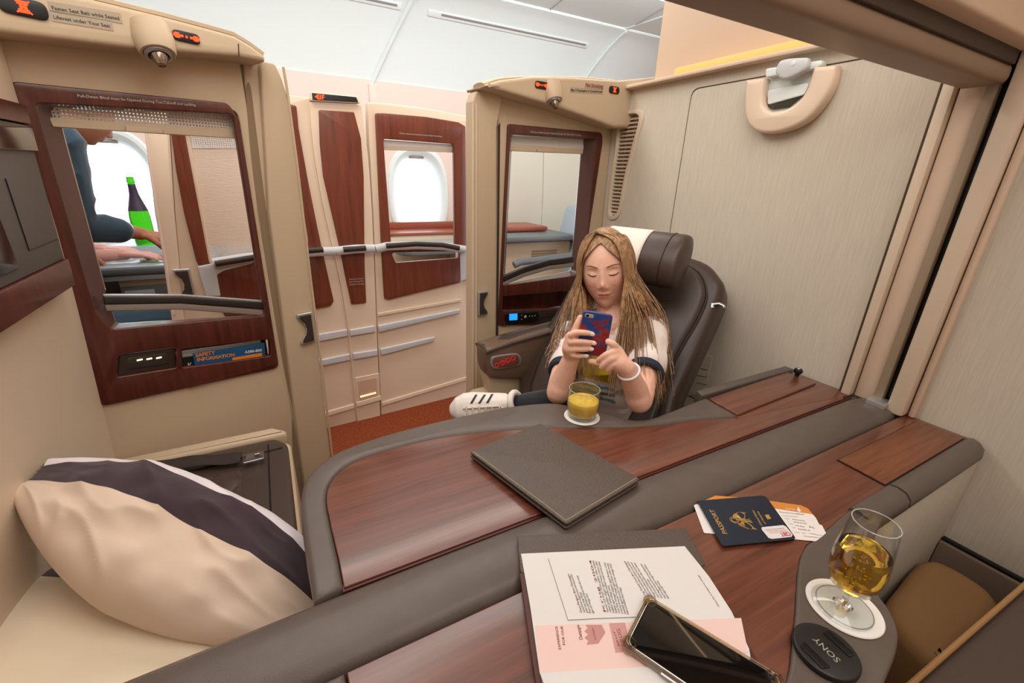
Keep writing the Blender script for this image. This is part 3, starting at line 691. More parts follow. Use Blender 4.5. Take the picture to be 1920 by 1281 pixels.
for i_, s in enumerate(('Please pull and push', 'Door during Taxi,', 'Takeoff and Landing')):
    A = FP.at(655, 525 + 5 * i_, -0.0145); B = FP.at(682, 523 + 5 * i_, -0.0145); vtext('door_lettering', s, A[0], A[1], B[0], B[1], -0.0145, PRINT_W, root)
sg = fplate('seat_sign', [(583, 172), (672, 181), (676, 194), (583, 189)], -0.02, 0.03, CREAM, root, 0.004, 0.003)
fplate('sign_display', [(585, 174), (668, 182), (672, 192), (586, 187)], -0.022, -0.019, BLACK, sg, 0.002, 0.001)
A = FP.at(598, 186, -0.023); B = FP.at(609, 187, -0.023); vtext('sign_text', '3F', A[0], A[1], B[0], B[1], -0.0232, LED, sg, 0.02)
A = FP.at(590, 181, -0.023); me = bpy.data.meshes.new('arrow'); me.from_pydata([(A[0], -0.0232, A[1]), (A[0] + 0.014, -0.0232, A[1] + 0.010), (A[0] + 0.014, -0.0232, A[1] - 0.010)], [], [(0, 1, 2)])
link('sign_arrow', me, LED, sg, 0)

# panel to the left of the 3F door, blind closed
root = FP.root('aisle_partition', label='cream partition across the aisle with its pleated blind drawn down, seen past the left door', cat='partition')
fplate('panel', [(313, 146), (581, 184), (583, 240), (590, 300), (604, 380), (622, 460), (640, 540), (650, 600), (664, 740), (671, 806), (590, 830), (356, 960), (346, 600), (328, 400)], 0.0, 0.05, CREAM, root, 0.004, 0.003, [[(352, 236), (545, 250), (578, 460), (575, 482), (398, 500)]])
fplate('window_frame', [(314, 195), (540, 194), (556, 198), (560, 240), (576, 330), (596, 430), (626, 565), (620, 574), (430, 610), (385, 520), (368, 490), (345, 400), (330, 320)], -0.012, 0.008, WOODF, root, 0.008, 0.003, [[(345, 243), (546, 252), (579, 455), (393, 497)]])
fplate('blind', [(343, 240), (560, 250), (564, 280), (352, 280)], 0.012, 0.015, BLINDM, root, 0, 0)
fplate('pleated_blind', [(350, 278), (565, 278), (585, 455), (390, 462)], 0.012, 0.017, BLINDF, root, 0, 0)
fplate('lower_mesh', [(388, 462), (585, 455), (590, 480), (400, 502)], 0.012, 0.015, BLINDM, root, 0, 0)
fplate('silver_bracket', [(370, 500), (402, 494), (470, 484), (475, 494), (420, 508), (407, 516), (414, 556), (386, 556)], -0.02, -0.010, SILVP, root, 0.006, 0.003)
grab(root, [(400, 494), (460, 484), (540, 476), (600, 472), (630, 471)], -0.03, [(404, 497), (470, 486), (540, 475), (606, 470)])
for a_ in ([(560, 634), (651, 618), (652, 631), (562, 648)], [(568, 682), (656, 664), (657, 676), (569, 694)]):
    fplate('silver_strip', a_, -0.012, 0.0, SILVP, root, 0.004, 0.004)
fplate('kick_panel', [(560, 788), (664, 758), (665, 766), (560, 797)], -0.008, 0.0, CREAM, root, 0.001, 0.002)

# the next doorway to the left: post with a pull
root = FP.root('door_post', label='cream door post with a dark pull across the aisle, seen through the left window', cat='door post')
fplate('post', [(262, 150), (312, 150), (327, 400), (346, 600), (356, 960), (350, 1000), (342, 1000), (322, 600), (303, 470), (290, 400)], -0.012, 0.03, CREAM, root, 0.004, 0.006)
tube('post_seal', [(FP.at(x, y, -0.014)[0], -0.014, FP.at(x, y, -0.014)[1]) for x, y in [(273, 240), (284, 330), (298, 420), (312, 500), (326, 590)]], 0.004, PINK, root, n=8)
pull_handle('door_pull', FP, 346, 532, 0.115, -0.016, root, -1)

# ================================================================== FRONT WALL WITH THE MONITOR
bm = bmesh.new()
def fwx(z): return -0.412 - 0.055 * max(0, (1.05 - z)) ** 1.1 if z < 1.05 else -0.412 + 0.02 * (z - 1.05)
def fwf(i, j):
    z = 1.56 * j; y = -1.2 + (2.56) * i
    return (fwx(z), y, z)
add_grid(bm, fwf, 60, 40)
wfm = link('wall_front', bm_mesh('wall_front', bm), BEIGE_L); tag(wfm, kind='structure')
FW = Plane((-0.412, 0), (0, 1))
mon = FW.root('wall_monitor', label='large grey wall monitor with dark wood strips, cut off at the left edge', cat='monitor')
yr = lambda px, py: FW.at(px, py, -0.02)
ub = yr(117, 486); ut = yr(36, 196); z_b = ub[1]; z_t = ut[1]
def strip(name, za, zb, v0, v1, m, u0=0.35, ur=None, parent=None, bev=0.002):
    def R_(z): return ub[0] + (ut[0] - ub[0]) * (z - z_b) / (z_t - z_b)
    return plate(name, [[(u0, za), (R_(za), za), (R_(zb), zb), (u0, zb)]], v0, v1, m, parent or mon, bev, vertical=True)
strip('lower_wood_strip', z_b - 0.055, z_b, -0.03, 0.02, WOODV)
strip('upper_wood_strip', z_t - 0.035, z_t, -0.03, 0.02, WOODV)
scr = strip('monitor_bezel', z_b, z_t - 0.035, -0.024, 0.02, TVG, bev=0.004)
strip('upper_band', z_t - 0.085, z_t - 0.037, -0.030, -0.02, SCREEN, parent=scr)
q = yr(33, 520); q2 = yr(0, 395)
plate('screen', [[(0.40, z_b + 0.02), (q[0], z_b + 0.02), (q[0] - 0.01, z_t - 0.11), (0.40, z_t - 0.11)]], -0.027, -0.02, SCREEN, mon, 0.001, vertical=True)
g1 = [yr(3, 335), yr(48, 470), yr(102, 449)]
bm = bmesh.new(); add_tube(bm, [(g1[0][0], -0.0245, g1[0][1]), (g1[1][0], -0.0245, g1[1][1]), (g1[2][0], -0.0245, g1[2][1])], 0.0012, n=6); link('panel_seam', bm_mesh('s', bm), BLACK, mon)
A = FW.at(70, 905, 0.02); 
LB = tag(plate('wall_notice', [rpoly([FW.at(*p, 0.012) for p in [(66, 893), (86, 868), (90, 874), (76, 897)]], 0.001)], 0.0, 0.001, PRINT_D, None, vertical=True), 'small dark printed notice low on the beige front wall above the pillow', 'notice')
# the notice is rows of small print: three thin lines of letters on a clear film
LB.data.materials.clear(); LB.data.materials.append(mat('notice_film', (176, 164, 140), 0.5))
LB.location = FW.O; LB.rotation_euler = (0, 0, FW.a)
nz = sum(v.co.z for v in LB.data.vertices) / len(LB.data.vertices)
LB.location = (fwx(nz) + 0.413 - 0.412 + 0.004, 0, 0)
for i_, (a_, b_) in enumerate((((66, 895), (86, 871)), ((70, 897), (89, 873)), ((74, 899), (91, 877)))):
    A = FW.at(*a_, 0.012); B = FW.at(*b_, 0.012); vtext('lettering', ('Do Not Stow', 'Feet Here During', 'Takeoff & Landing')[i_], A[0], A[1], B[0], B[1], -0.0006, PRINT_D, LB)

# ================================================================== TABLES AND CONSOLE
def hpoly(px, r=0.008, z=TZ): return rpoly([zt(x, y, z) for x, y in px], r)
def hsm(px, z=TZ, n=6, closed=True): return [(q.x, q.y) for q in catmull([Vector(zt(x, y, z)) for x, y in px], n, closed)]
def clean(L, eps=0.004):
    out = []
    for p in L:
        if not out or math.hypot(p[0] - out[-1][0], p[1] - out[-1][1]) > eps: out.append(p)
    return out
def hp(name, outl, z0, z1, m, parent, bev=0.002, smooth=40): return plate(name, outl, z0, z1, m, parent, bev, smooth=smooth)

tb = empty('dining_table', (0, 0, 0), label='dark wood dining table with a rounded grey leather rim, in front of the girl', cat='table')
outer = clean([zt(587, 1131)] + hsm([(575, 1060), (566, 990), (563, 940), (570, 905), (590, 878), (622, 854), (665, 835), (740, 811), (850, 784), (950, 764), (1010, 757), (1045, 757), (1075, 763), (1110, 768), (1140, 777), (1175, 786), (1210, 787), (1250, 774), (1290, 758), (1322, 746)], closed=False))
inner = clean([zt(645, 1102)] + hsm([(635, 1050), (620, 985), (612, 935), (622, 902), (650, 875), (700, 852), (800, 826), (900, 811), (1000, 804), (1100, 801), (1180, 801), (1240, 797), (1300, 789), (1384, 783)], closed=False))
# strip between outer and inner edge
rim = outer + [zt(1384, 783)] + inner[::-1][1:]
hp('leather_rim', [rim], TZ - 0.035, TZ + 0.003, LEATH, tb, 0.010)
wtop = inner + [zt(1384, 783), zt(1582, 741), (1.262, 0.470)]
wtop = inner[:-1] + [zt(1386, 783), zt(1580, 742)]
wtop = [p for p in wtop] + [(1.25, 0.468)]
hp('wood_top', [wtop], TZ - 0.02, TZ, WOODT, tb, 0.0015)
hp('under_edge', [[(0.02, 0.463), (1.25, 0.463), (1.25, 0.475), (0.02, 0.475)]], TZ - 0.02, TZ - 0.003, mat('red_edge', (74, 24, 18), 0.4), tb, 0.001)
box('apron', (0.49, 0.520, 0.50), (0.78, 0.07, 0.30), BEIGE, tb, 0.01)
bm = bmesh.new(); add_box(bm, (0.62, 0.525, 0.18), (0.30, 0.06, 0.36), 0.01); link('pedestal', bm_mesh('p', bm), BEIGE, tb)
# console at the bulkhead with its lid
cs = empty('side_console', (0, 0, 0), label='wood-topped side console with a hinged lid against the fabric wall, behind the dining table', cat='console')
lid = [zt(1329, 748, TZ + .004), zt(1473, 699, TZ + .004), zt(1512, 715, TZ + .004), zt(1384, 781, TZ + .004)]
lidw = [(lid[0][0], lid[0][1]), (1.268, 0.628), (1.268, 0.548), (lid[3][0] + 0.004, lid[3][1] + .004)]
hp('console_top', [[(lid[3][0] + .002, lid[3][1] - 0.002), (1.30, 0.470), (1.30, 0.634), (lid[0][0] - 0.004, lid[0][1] + 0.004)]], TZ - 0.02, TZ + 0.0005, WOODT, cs, 0.001)
hp('lid', [lidw], TZ, TZ + 0.006, WOODT, cs, 0.002)
hp('leather_edge', [[(0.905, 0.628), (1.30, 0.628), (1.30, 0.655), (0.915, 0.655)]], TZ - 0.03, TZ + 0.010, LEATH, cs, 0.006)
box('console_body', (1.10, 0.565, 0.335), (0.38, 0.15, 0.66), BEIGE, cs, 0.006)

# padded divider bolster between the two suites
dv = empty('divider_bolster', (0, 0, 0), label='long grey-brown leather bolster running between the two tables', cat='bolster')
bm = bmesh.new(); rings = []
prof = [(0.362, 0.62), (0.360, 0.675), (0.364, 0.689), (0.376, 0.697), (0.400, 0.700), (0.425, 0.700), (0.448, 0.697), (0.458, 0.690), (0.461, 0.680), (0.461, 0.62)]
for i in range(60):
    x = -0.40 + 1.70 * i / 59; dz = -0.010 * math.exp(-((x + 0.40) / 0.3) ** 2)
    e = 1.0
    if x > 1.25: e = math.sqrt(max(0, 1 - ((x - 1.25) / 0.052) ** 2)) * 0.5 + 0.5
    rings.append([bm.verts.new((x, 0.411 + (y - 0.411) * e, z + dz)) for y, z in prof])
for a_, b_ in zip(rings, rings[1:]):
    for k in range(len(prof)): bm.faces.new((a_[k], a_[(k + 1) % len(prof)], b_[(k + 1) % len(prof)], b_[k]))
bm.faces.new(rings[0][::-1]); bm.faces.new(rings[-1])
link('padded_top', bm_mesh('b', bm), LEATH, dv, 50)
box('divider_body', (0.60, 0.411, 0.31), (1.38, 0.07, 0.62), BEIGE, dv, 0.004)

# near table
nt_ = empty('side_table', (0, 0, 0), label='dark wood table top nearest the viewer, under the open menu and passport', cat='table')
padL = [(1465, 1330), (1480, 1250), (1490, 1150), (1494, 1080), (1500, 1045), (1512, 1022), (1535, 1006)]
wn = [(-0.0, 0.358), (1.29, 0.358), zt(1712, 783), zt(1815, 819), zt(1664, 917), zt(1600, 951)] + [zt(*p) for p in padL[::-1]] + [(0.37, 0.06), (-0.0, 0.06)]
wn = [(0.008, 0.357), (1.305, 0.357), (1.305, 0.243), zt(1664, 917), zt(1600, 951)] + [zt(*p) for p in padL[::-1]] + [(0.37, 0.06), (0.008, 0.06)]
hp('wood_top', [wn], TZ - 0.02, TZ, WOODT, nt_, 0.0015)
hp('leather_corner', [rpoly([(-0.055, 0.03), (0.006, 0.03), (0.006, 0.357), (-0.055, 0.357)], [0, 0, 0.0, 0.045])], TZ - 0.04, TZ + 0.003, LEATH, nt_, 0.006)
lid2 = [zt(1568, 862), zt(1710, 784), zt(1813, 820), zt(1666, 914)]
lid2 = [(lid2[0][0], 0.326), (1.285, 0.326), (1.285, 0.2445), (lid2[3][0], 0.2445)]
hp('lid_shadow_gap', [[(lid2[0][0] - 0.003, 0.3285), (1.288, 0.3285), (1.288, 0.2425), (lid2[3][0] - 0.003, 0.2425)]], TZ - 0.001, TZ + 0.0006, BLACK, nt_, 0)
hp('lid', [lid2], TZ, TZ + 0.0035, WOODG, nt_, 0.001)
arm = empty('console_armrest', (0, 0, 0), label='dark leather padded edge of the near console, running to the fabric wall', cat='armrest')
for (xa, xb) in ((0.938, 1.305), (0.80, 0.932)):
    bm = bmesh.new(); pr = [(0.243, 0.66), (0.243, 0.690), (0.239, 0.696), (0.228, 0.698), (0.214, 0.695), (0.205, 0.685), (0.203, 0.67), (0.210, 0.66)]
    rg = []
    for i in range(20):
        x = xa + (xb - xa) * i / 19; e = 1
        if xb > 1.2 and x > 1.27: e = 1 - 0.35 * ((x - 1.27) / 0.035) ** 2
        rg.append([bm.verts.new((x, 0.243 + (y - 0.243) * e, 0.66 + (z - 0.66) * (0.6 + 0.4 * e))) for y, z in pr])
    for a_, b_ in zip(rg, rg[1:]):
        for k in range(len(pr)): bm.faces.new((a_[k], a_[(k + 1) % len(pr)], b_[(k + 1) % len(pr)], b_[k]))
    bm.faces.new(rg[0][::-1]); bm.faces.new(rg[-1]); link('padded_edge', bm_mesh('e', bm), LEATH, arm, 50)
box('console_side', (1.055, 0.226, 0.40), (0.50, 0.03, 0.51), FABRIC, arm, 0.004)
box('console_core', (0.95, 0.30, 0.335), (0.68, 0.10, 0.66), BEIGE, arm, 0.004)
pad = empty('cocktail_tray', (0, 0, 0), label='dark leather covered drinks tray holding the champagne glass and the lens cap', cat='tray')
padR = [(1600, 951), (1640, 948), (1655, 965), (1640, 1010), (1625, 1060), (1640, 1105), (1668, 1145), (1684, 1185), (1680, 1225), (1655, 1290)]
pp = [zt(*p) for p in padL] + [zt(*p) for p in padR] + [(0.46, 0.06), (0.36, 0.06)]
hp('leather_tray', [clean([(q.x, q.y) for q in catmull([Vector(p) for p in pp], 5, True)], 0.003)], TZ - 0.035, TZ + 0.002, LEATH, pad, 0.005)

# bulkhead knob
kn = empty('latch_knob', (1.268, 0.600, TZ + 0.006), label='small round black knob on the back edge of the side console', cat='knob')
lathe('knob', [(0, 0), (0.006, 0), (0.006, 0.006), (0.011, 0.010), (0.012, 0.016), (0.009, 0.021), (0, 0.022)], BLACK, kn, 24)
lathe('knob_cap', [(0.0, 0.0235), (0.003, 0.023), (0.004, 0.0215)], SILVER, kn, 16)
# ================================================================== FURNITURE FOR SITTING
def solve_z(P, target_y):
    """height above P at which a vertical line reaches an image row"""
    lo, hi = P.z, P.z + 0.6
    for _ in range(40):
        m_ = (lo + hi) / 2; v = R.transposed() @ (Vector((P.x, P.y, m_)) - CAM)
        if CY + F_PX * v.y / v.z > target_y: lo = m_
        else: hi = m_
    return lo
def D(px, py, d):
    return CAM + R @ (Vector((px - CX, py - CY, F_PX)) / F_PX * d)

# ---------------- ottoman under the left window
ot = empty('ottoman', (-0.25, 1.0, 0), label='dark leather ottoman seat with a quilted centre, below the left window', cat='ottoman')
OX = lambda x, y, z: (x + 0.25, y - 1.0, z)
sh = [(-0.445, 0.58), (-0.028, 0.58), (-0.028, 1.30), (-0.07, 1.345), (-0.43, 1.345), (-0.445, 1.30)]
plate('beige_shell', [rpoly([(x + 0.25, y - 1.0) for x, y in sh], 0.04)], 0.02, 0.425, BEIGE, ot, 0.012)
plate('back_rim', [rpoly([(-0.192, 0.30), (0.215, 0.30), (0.215, 0.318), (0.18, 0.352), (-0.192, 0.352)], 0.012)], 0.42, 0.462, BEIGE, ot, 0.012)
so_ = [(-0.443, 0.60), (-0.036, 0.60), (-0.036, 1.26), (-0.065, 1.305), (-0.443, 1.305)]
plate('seat_leather', [rpoly([(x + 0.25, y - 1.0) for x, y in so_], 0.035)], 0.40, 0.452, LEATH_D, ot, 0.014)
# quilted centre: a diamond padded surface
bm = bmesh.new()
def quilt(i, j):
    x = -0.42 + 0.275 * i; y = 0.66 + 0.525 * j
    a = abs(math.sin((x * 0.8 + y * 0.5) * PI / 0.075)); b = abs(math.sin((x * 0.8 - y * 0.5) * PI / 0.075))
    edge = min(i, 1 - i, j, 1 - j); e = min(1, edge / 0.04)
    return (x + 0.25, y - 1.0, 0.4505 + e * (0.003 + 0.009 * min(a, b) ** 0.6))
add_grid(bm, quilt, 90, 130); link('quilted_panel', bm_mesh('q', bm), LEATH_D, ot, 60)
tube('seat_seam', [OX(-0.085, 0.62, 0.4535), OX(-0.085, 1.27, 0.4535)], 0.0018, BLACK, ot, n=6)
tube('seat_seam', [OX(-0.46, 1.215, 0.4535), OX(-0.05, 1.235, 0.4535)], 0.0018, BLACK, ot, n=6)
# belt across the ottoman
sb = empty('seat_belt', (-0.25, 1.2, 0.455), label='dark webbing seat belt lying across the back of the ottoman', cat='seat belt')
P0 = [onz(*p) for p in [(190, 890, .462), (260, 880, .47), (330, 868, .472), (400, 862, .47), (452, 858, .468)]]
bm = bmesh.new()
def belt(i, j):
    L = catmull([Vector(p) for p in P0], 8); k = min(len(L) - 1, int(round(i * (len(L) - 1))))
    w = (j - 0.5) * 0.05; q = L[k] + Vector((0.1, 1, 0)).normalized() * w
    return (q.x + 0.25, q.y - 1.2, q.z - 0.455 + 0.002 * math.sin(i * 20 + j * 2))
add_grid(bm, belt, 33, 5)
wb = link('webbing', bm_mesh('w', bm), mat('belt_webbing', (52, 42, 38), 0.8, bump=(800, 0.6)), sb)
so2 = wb.modifiers.new('s', 'SOLIDIFY'); so2.thickness = 0.002
bk = onz(473, 858, .470)
plate('buckle_tongue', [rpoly([(bk.x + 0.25 - 0.022, bk.y - 1.2 - 0.020), (bk.x + 0.25 + 0.028, bk.y - 1.2 - 0.018), (bk.x + 0.25 + 0.028, bk.y - 1.2 + 0.022), (bk.x + 0.25 - 0.022, bk.y - 1.2 + 0.018)], 0.004), rpoly([(bk.x + 0.25 + 0.006, bk.y - 1.2 - 0.008), (bk.x + 0.25 + 0.018, bk.y - 1.2 - 0.008), (bk.x + 0.25 + 0.018, bk.y - 1.2 + 0.010), (bk.x + 0.25 + 0.006, bk.y - 1.2 + 0.010)], 0.001)], 0.012, 0.017, CHROME, sb, 0.001)
# buckle half at the table side
bb_ = empty('belt_buckle', (0, 0, 0), label='silver seat belt buckle between the pillow and the table corner', cat='buckle')
b0 = [onz(*p, 0.475) for p in [(484, 990), (512, 983), (536, 998), (543, 1022), (508, 1026)]]
plate('buckle_plate', [rpoly([(p.x, p.y) for p in b0][::-1], 0.004)], 0.462, 0.482, SILVP, bb_, 0.004)
tube('buckle_strap', [onz(520, 1015, .470), onz(545, 1040, .462), onz(560, 1080, .456)], 0.014, DGREY, bb_, n=8, flat=0.3)

# ---------------- pillows
def pillow(name, c, A, W, L, Wd, T, mf, mats, label, seed=0, wr=1.0, bend=0.0, taper=0.0):
    A = Vector(A).normalized(); W = Vector(W); W = (W - A * W.dot(A)).normalized(); N = A.cross(W)
    bm = bmesh.new(); nu, nv = 90, 60; c = Vector(c)
    def f(u, v, s):
        # pinched corners
        x = (u - 0.5) * 2; y = (v - 0.5) * 2
        ex = 1 - 0.06 * (1 - y * y)
        ey = (1 - 0.09 * (1 - x * x)) * (1 - (taper if not (x < 0 and y < 0) else 0.55 + 0.55 * taper) * abs(x) ** (2.4 if not (x < 0 and y < 0) else 1.5 if taper else 2.4) * (1 if taper else 0))
        t = max(0, (1 - abs(x) ** (2.6 - 0.9 * (taper > 0)))) ** (0.55 + 0.35 * (taper > 0)) * max(0, (1 - abs(y) ** 2.6)) ** 0.55
        p = Vector((x * L / 2 * ex * 1.0, y * Wd / 2 * ey, s * T / 2 * t))
        n_ = noise.noise(Vector((x * 1.8 + seed, y * 1.6, s * 3 + seed))) * 0.022 * wr + noise.noise(Vector((x * 6.5, y * 3 + seed, s * 2))) * 0.008 * wr
        rg = (1 - abs(noise.noise(Vector((x * 2.6 + y * 2.2 + seed * 3, y * 0.9 - x * 0.8, s * 5))))) ** 5 * 0.012 * wr
        p.z += s * (n_ + rg) * min(1, t * 1.6) + bend * (x * x)
        return p
    for s in (1, -1):
        V = [[bm.verts.new(c + A * q.x + W * q.y + N * q.z) for q in [f(i / (nu - 1), j / (nv - 1), s) for j in range(nv)]] for i in range(nu)]
        for i in range(nu - 1):
            for j in range(nv - 1):
                fa = bm.faces.new((V[i][j], V[i + 1][j], V[i + 1][j + 1], V[i][j + 1]) if s > 0 else (V[i][j], V[i][j + 1], V[i + 1][j + 1], V[i + 1][j]))
                fa.material_index = mf((i + .5) / (nu - 1), (j + .5) / (nv - 1), s)
    bmesh.ops.remove_doubles(bm, verts=bm.verts, dist=1e-5)
    o = link(name, bm_mesh(name, bm), mats, None, 80)
    tag(o, label, 'pillow'); return o
PB = mat('pillow_sand', (222, 198, 178), 0.85, 0.15, sheen=0.2, bump=(1500, 0.15))
PP = mat('pillow_plum', (68, 54, 60), 0.85, 0.15, sheen=0.2, bump=(1500, 0.15))
PW = mat('pillow_white', (226, 216, 220), 0.85, 0.15, sheen=0.2, bump=(1500, 0.15))
PC = mat('pillow_cream', (232, 216, 190), 0.85, 0.15, sheen=0.2, bump=(1500, 0.15))
def mf1(u, v, s):
    if s < 0: return 0
    q = v
    return 2 if q > 0.84 else (1 if q > 0.52 else 0)
PL, PR = D(20, 903, 0.745), D(588, 1150, 0.725)
pa = pillow('pillow', (PL + PR) / 2 + Vector((0.012, 0.005, -0.005)), PR - PL, Vector((0.42, 0.54, 0.12)), (PR - PL).length * 1.04, 0.25, 0.17, mf1, [PB, PP, PW],
            'sand coloured pillow with a plum stripe leaning across the ottoman', 3.1, 0.8, 0.0, 0.62)
def mf2(u, v, s): return 1 if (v > 0.90 and s > 0) else 0
pillow('pillow', (-0.36, 0.640, 0.455), (0.62, -0.40, -0.02), (0.40, 0.62, 0.02), 0.62, 0.46, 0.17, mf2, [PC, PP], 'cream pillow lying flat in the lower left corner, under the striped one', 8.3, 0.15)

# ---------------- the girl's seat
st = empty('suite_armchair', (0, 0, 0), label='dark brown leather seat with a white headrest cover, behind the girl', cat='seat')
wv = Vector((0.35, -0.937, 0)).normalized(); fv = Vector((-0.937, -0.35, 0)).normalized()
Pr = D(1296, 512, 1.32); hc = Pr - wv * 0.14
bu = (-fv * 0.24 + Vector((0, 0, 0.33))).normalized()      # up along the backrest
bn = wv.cross(bu).normalized()
if bn.dot(fv) < 0: bn = -bn
def M3(x, y, z): return Matrix((x, y, z)).transposed()
def loc_obj(name, me, m, Mx, o, parent, smooth=50):
    me.transform(Matrix.Translation(o) @ Mx.to_4x4()); return link(name, me, m, parent, smooth)
# backrest shell: outline in (w, u) plane extruded along bn
tr_ = D(1350, 512, 1.365); br_ = D(1283, 745, 1.27)
bc = (tr_ + br_) / 2
back_o = Vector((br_.x, br_.y, br_.z)) - wv * 0.27
def bl(P): q = P - back_o; return (q.dot(wv), q.dot(bu))
tr2 = bl(tr_); 
H_ = tr2[1]
bo = [(-0.27, -0.20), (0.255, -0.20), (0.250, 0.0), (0.262, H_ * 0.62), (0.260, H_ * 0.86), (0.232, H_ * 0.97), (0.16, H_ * 1.08), (0.0, H_ * 1.12), (-0.16, H_ * 1.08), (-0.255, H_ * 0.97), (-0.260, H_ * 0.86), (-0.262, H_ * 0.62)]
me = plate_mesh([clean([(p.x, p.y) for p in catmull([Vector(q) for q in bo], 5, True)], 0.002)], -0.125, -0.005, 0.03, bres=4)
loc_obj('backrest_shell', me, LEATH_D, M3(wv, bu, bn), back_o, st)
bi = [(-0.20, -0.20), (0.19, -0.20), (0.205, 0.1), (0.225, H_ * 0.62), (0.215, H_ * 0.82), (0.15, H_ * 0.98), (0.0, H_ * 1.02), (-0.15, H_ * 0.98), (-0.215, H_ * 0.82), (-0.225, H_ * 0.62)]
me = plate_mesh([clean([(p.x, p.y) for p in catmull([Vector(q) for q in bi], 5, True)], 0.002)], -0.03, 0.018, 0.02, bres=4)
loc_obj('back_cushion', me, LEATH_D, M3(wv, bu, bn), back_o, st)
cur = [Vector(q) for q in bi]
pts3 = [back_o + wv * p.x * 1.01 + bu * p.y + bn * 0.004 for p in catmull(cur, 5, True)]
bm = bmesh.new(); add_tube(bm, pts3, 0.0022, n=6, closed=True); link('piping', bm_mesh('p', bm), mat('piping_dark', (44, 34, 30), 0.5), st)
# quilting ridges on the back cushion
bm = bmesh.new()
for k in range(-2, 6):
    for sg in (1, -1):
        a0 = back_o + wv * (-0.13 * sg) + bu * (0.03 * k + 0.03) + bn * 0.0185; a1 = back_o + wv * (0.13 * sg) + bu * (0.03 * k + 0.13) + bn * 0.0185
        add_tube(bm, [a0, a1], 0.0014, n=5)
link('quilt_stitching', bm_mesh('q', bm), MATS['piping_dark'], st)
# headrest: roll bolster with caps
hr = hc + bn * 0.06 - bu * 0.0
bm = bmesh.new(); Ls = 40; Lh = 0.135
def capprof(t):
    e = min(1, (1 - abs(t)) / 0.16); return (1 - (1 - e) ** 2) ** 0.5 * 0.25 + 0.75 if abs(t) < 0.999 else 0.6
rings = []
for i in range(Ls + 1):
    t = -1 + 2 * i / Ls; r = capprof(t)
    rings.append([bm.verts.new(hr + wv * (t * Lh) + bu * (0.086 * r * math.cos(a)) + bn * (0.056 * r * math.sin(a) * (1.0))) for a in [2 * PI * k / 32 for k in range(32)]])
for a_, b_ in zip(rings, rings[1:]):
    for k in range(32): bm.faces.new((a_[k], a_[(k + 1) % 32], b_[(k + 1) % 32], b_[k]))
bm.faces.new(rings[0][::-1]); bm.faces.new(rings[-1])
hd = link('headrest', bm_mesh('h', bm), LEATH_D, st, 60)
for t in (-0.82, 0.62):
    bm = bmesh.new(); add_tube(bm, [hr + wv * (t * Lh) + bu * (0.0865 * math.cos(a)) + bn * (0.0565 * math.sin(a)) for a in [2 * PI * k / 32 for k in range(32)]], 0.0018, n=6, closed=True)
    link('headrest_piping', bm_mesh('p', bm), MATS['piping_dark'], hd)
bm = bmesh.new(); rings = []
for i in range(13):
    t = -0.94 + 1.06 * i / 12
    rings.append([bm.verts.new(hr + wv * (t * Lh) + bu * (0.089 * math.cos(a)) + bn * (0.059 * math.sin(a))) for a in [-0.5 + 3.9 * k / 30 for k in range(31)]])
for a_, b_ in zip(rings, rings[1:]):
    for k in range(30): bm.faces.new((a_[k], a_[k + 1], b_[k + 1], b_[k]))
cvr = link('headrest_cover', bm_mesh('c', bm), mat('cover_cloth', (238, 226, 218), 0.9, 0.1, sheen=0.2), st, 60)
cm_ = cvr.modifiers.new('s', 'SOLIDIFY'); cm_.thickness = 0.003; cvr['label'] = 'white cloth headrest cover'
# coat hook on the shell
hk = D(1336, 570, 1.335)
hkp = [hk + Vector((0, 0, 0)) + wv * 0.0, hk + wv * 0.018 + bu * 0.006, hk + wv * 0.032 + bu * 0.003 - bn * 0.004, hk + wv * 0.036 - bu * 0.004 - bn * 0.004]
tube('coat_hook', hkp, 0.008, SILVER, st, n=10, flat=0.45)
tube('coat_hook_stem', [hk - bn * 0.0, hk - bu * 0.014 + wv * 0.004], 0.006, SILVER, st, n=8)
# seat cushion and base
cs_ = Vector((0.84, 0.99, 0)); rotz = math.atan2(-fv.y, -fv.x)
plate('seat_shell', [rpoly([(0.50, 0.74), (1.12, 0.74), (1.24, 1.00), (1.24, 1.40), (0.60, 1.40), (0.50, 1.30)], [0.08, 0.02, 0.02, 0.02, 0.05, 0.08])], 0.10, 0.435, BEIGE, st, 0.03)
plate('seat_cushion', [rpoly([(0.53, 0.79), (1.10, 0.79), (1.18, 1.24), (0.56, 1.24)], 0.05)], 0.37, 0.448, LEATH_D, st, 0.025)
# far armrest with the lit control
AR = Plane((0.0, 1.245), (1, 0))
ao = [AR.at(*p) for p in [(911, 672), (916, 655), (960, 640), (1060, 612), (1110, 600), (1120, 700), (1000, 712), (930, 712), (914, 700)]]
arm_ = plate('armrest', [clean([(p.x, p.y) for p in catmull([Vector(q) for q in ao], 4, True)], 0.002)], 1.245, 1.33, mat('armrest_leather', (112, 88, 72), 0.4, 0.5, bump=(600, 0.2)), st, 0.014, vertical=True)
ad = [AR.at(*p) for p in [(917, 706), (1060, 700), (1060, 760), (925, 745)]]
plate('armrest_base', [rpoly(ad, 0.01)], 1.262, 1.33, BEIGE, st, 0.006, vertical=True)
tp_ = [AR.at(*p) for p in [(912, 660), (960, 643), (1060, 615), (1112, 603)]]
tube('armrest_pad', [(u, 1.29, z - 0.004) for u, z in tp_], 0.012, LEATH_D, st, n=10, updir=(0, 1, 0), flat=4.2)
co = [AR.at(*p, -0.004) for p in [(920, 676), (928, 668), (968, 663), (977, 672), (972, 685), (935, 692), (922, 688)]]
ctl = plate('lit_control', [clean([(p.x, p.y) for p in catmull([Vector(q) for q in co], 4, True)], 0.002)], 1.240, 1.246, SILVER, arm_, 0.001, vertical=True)
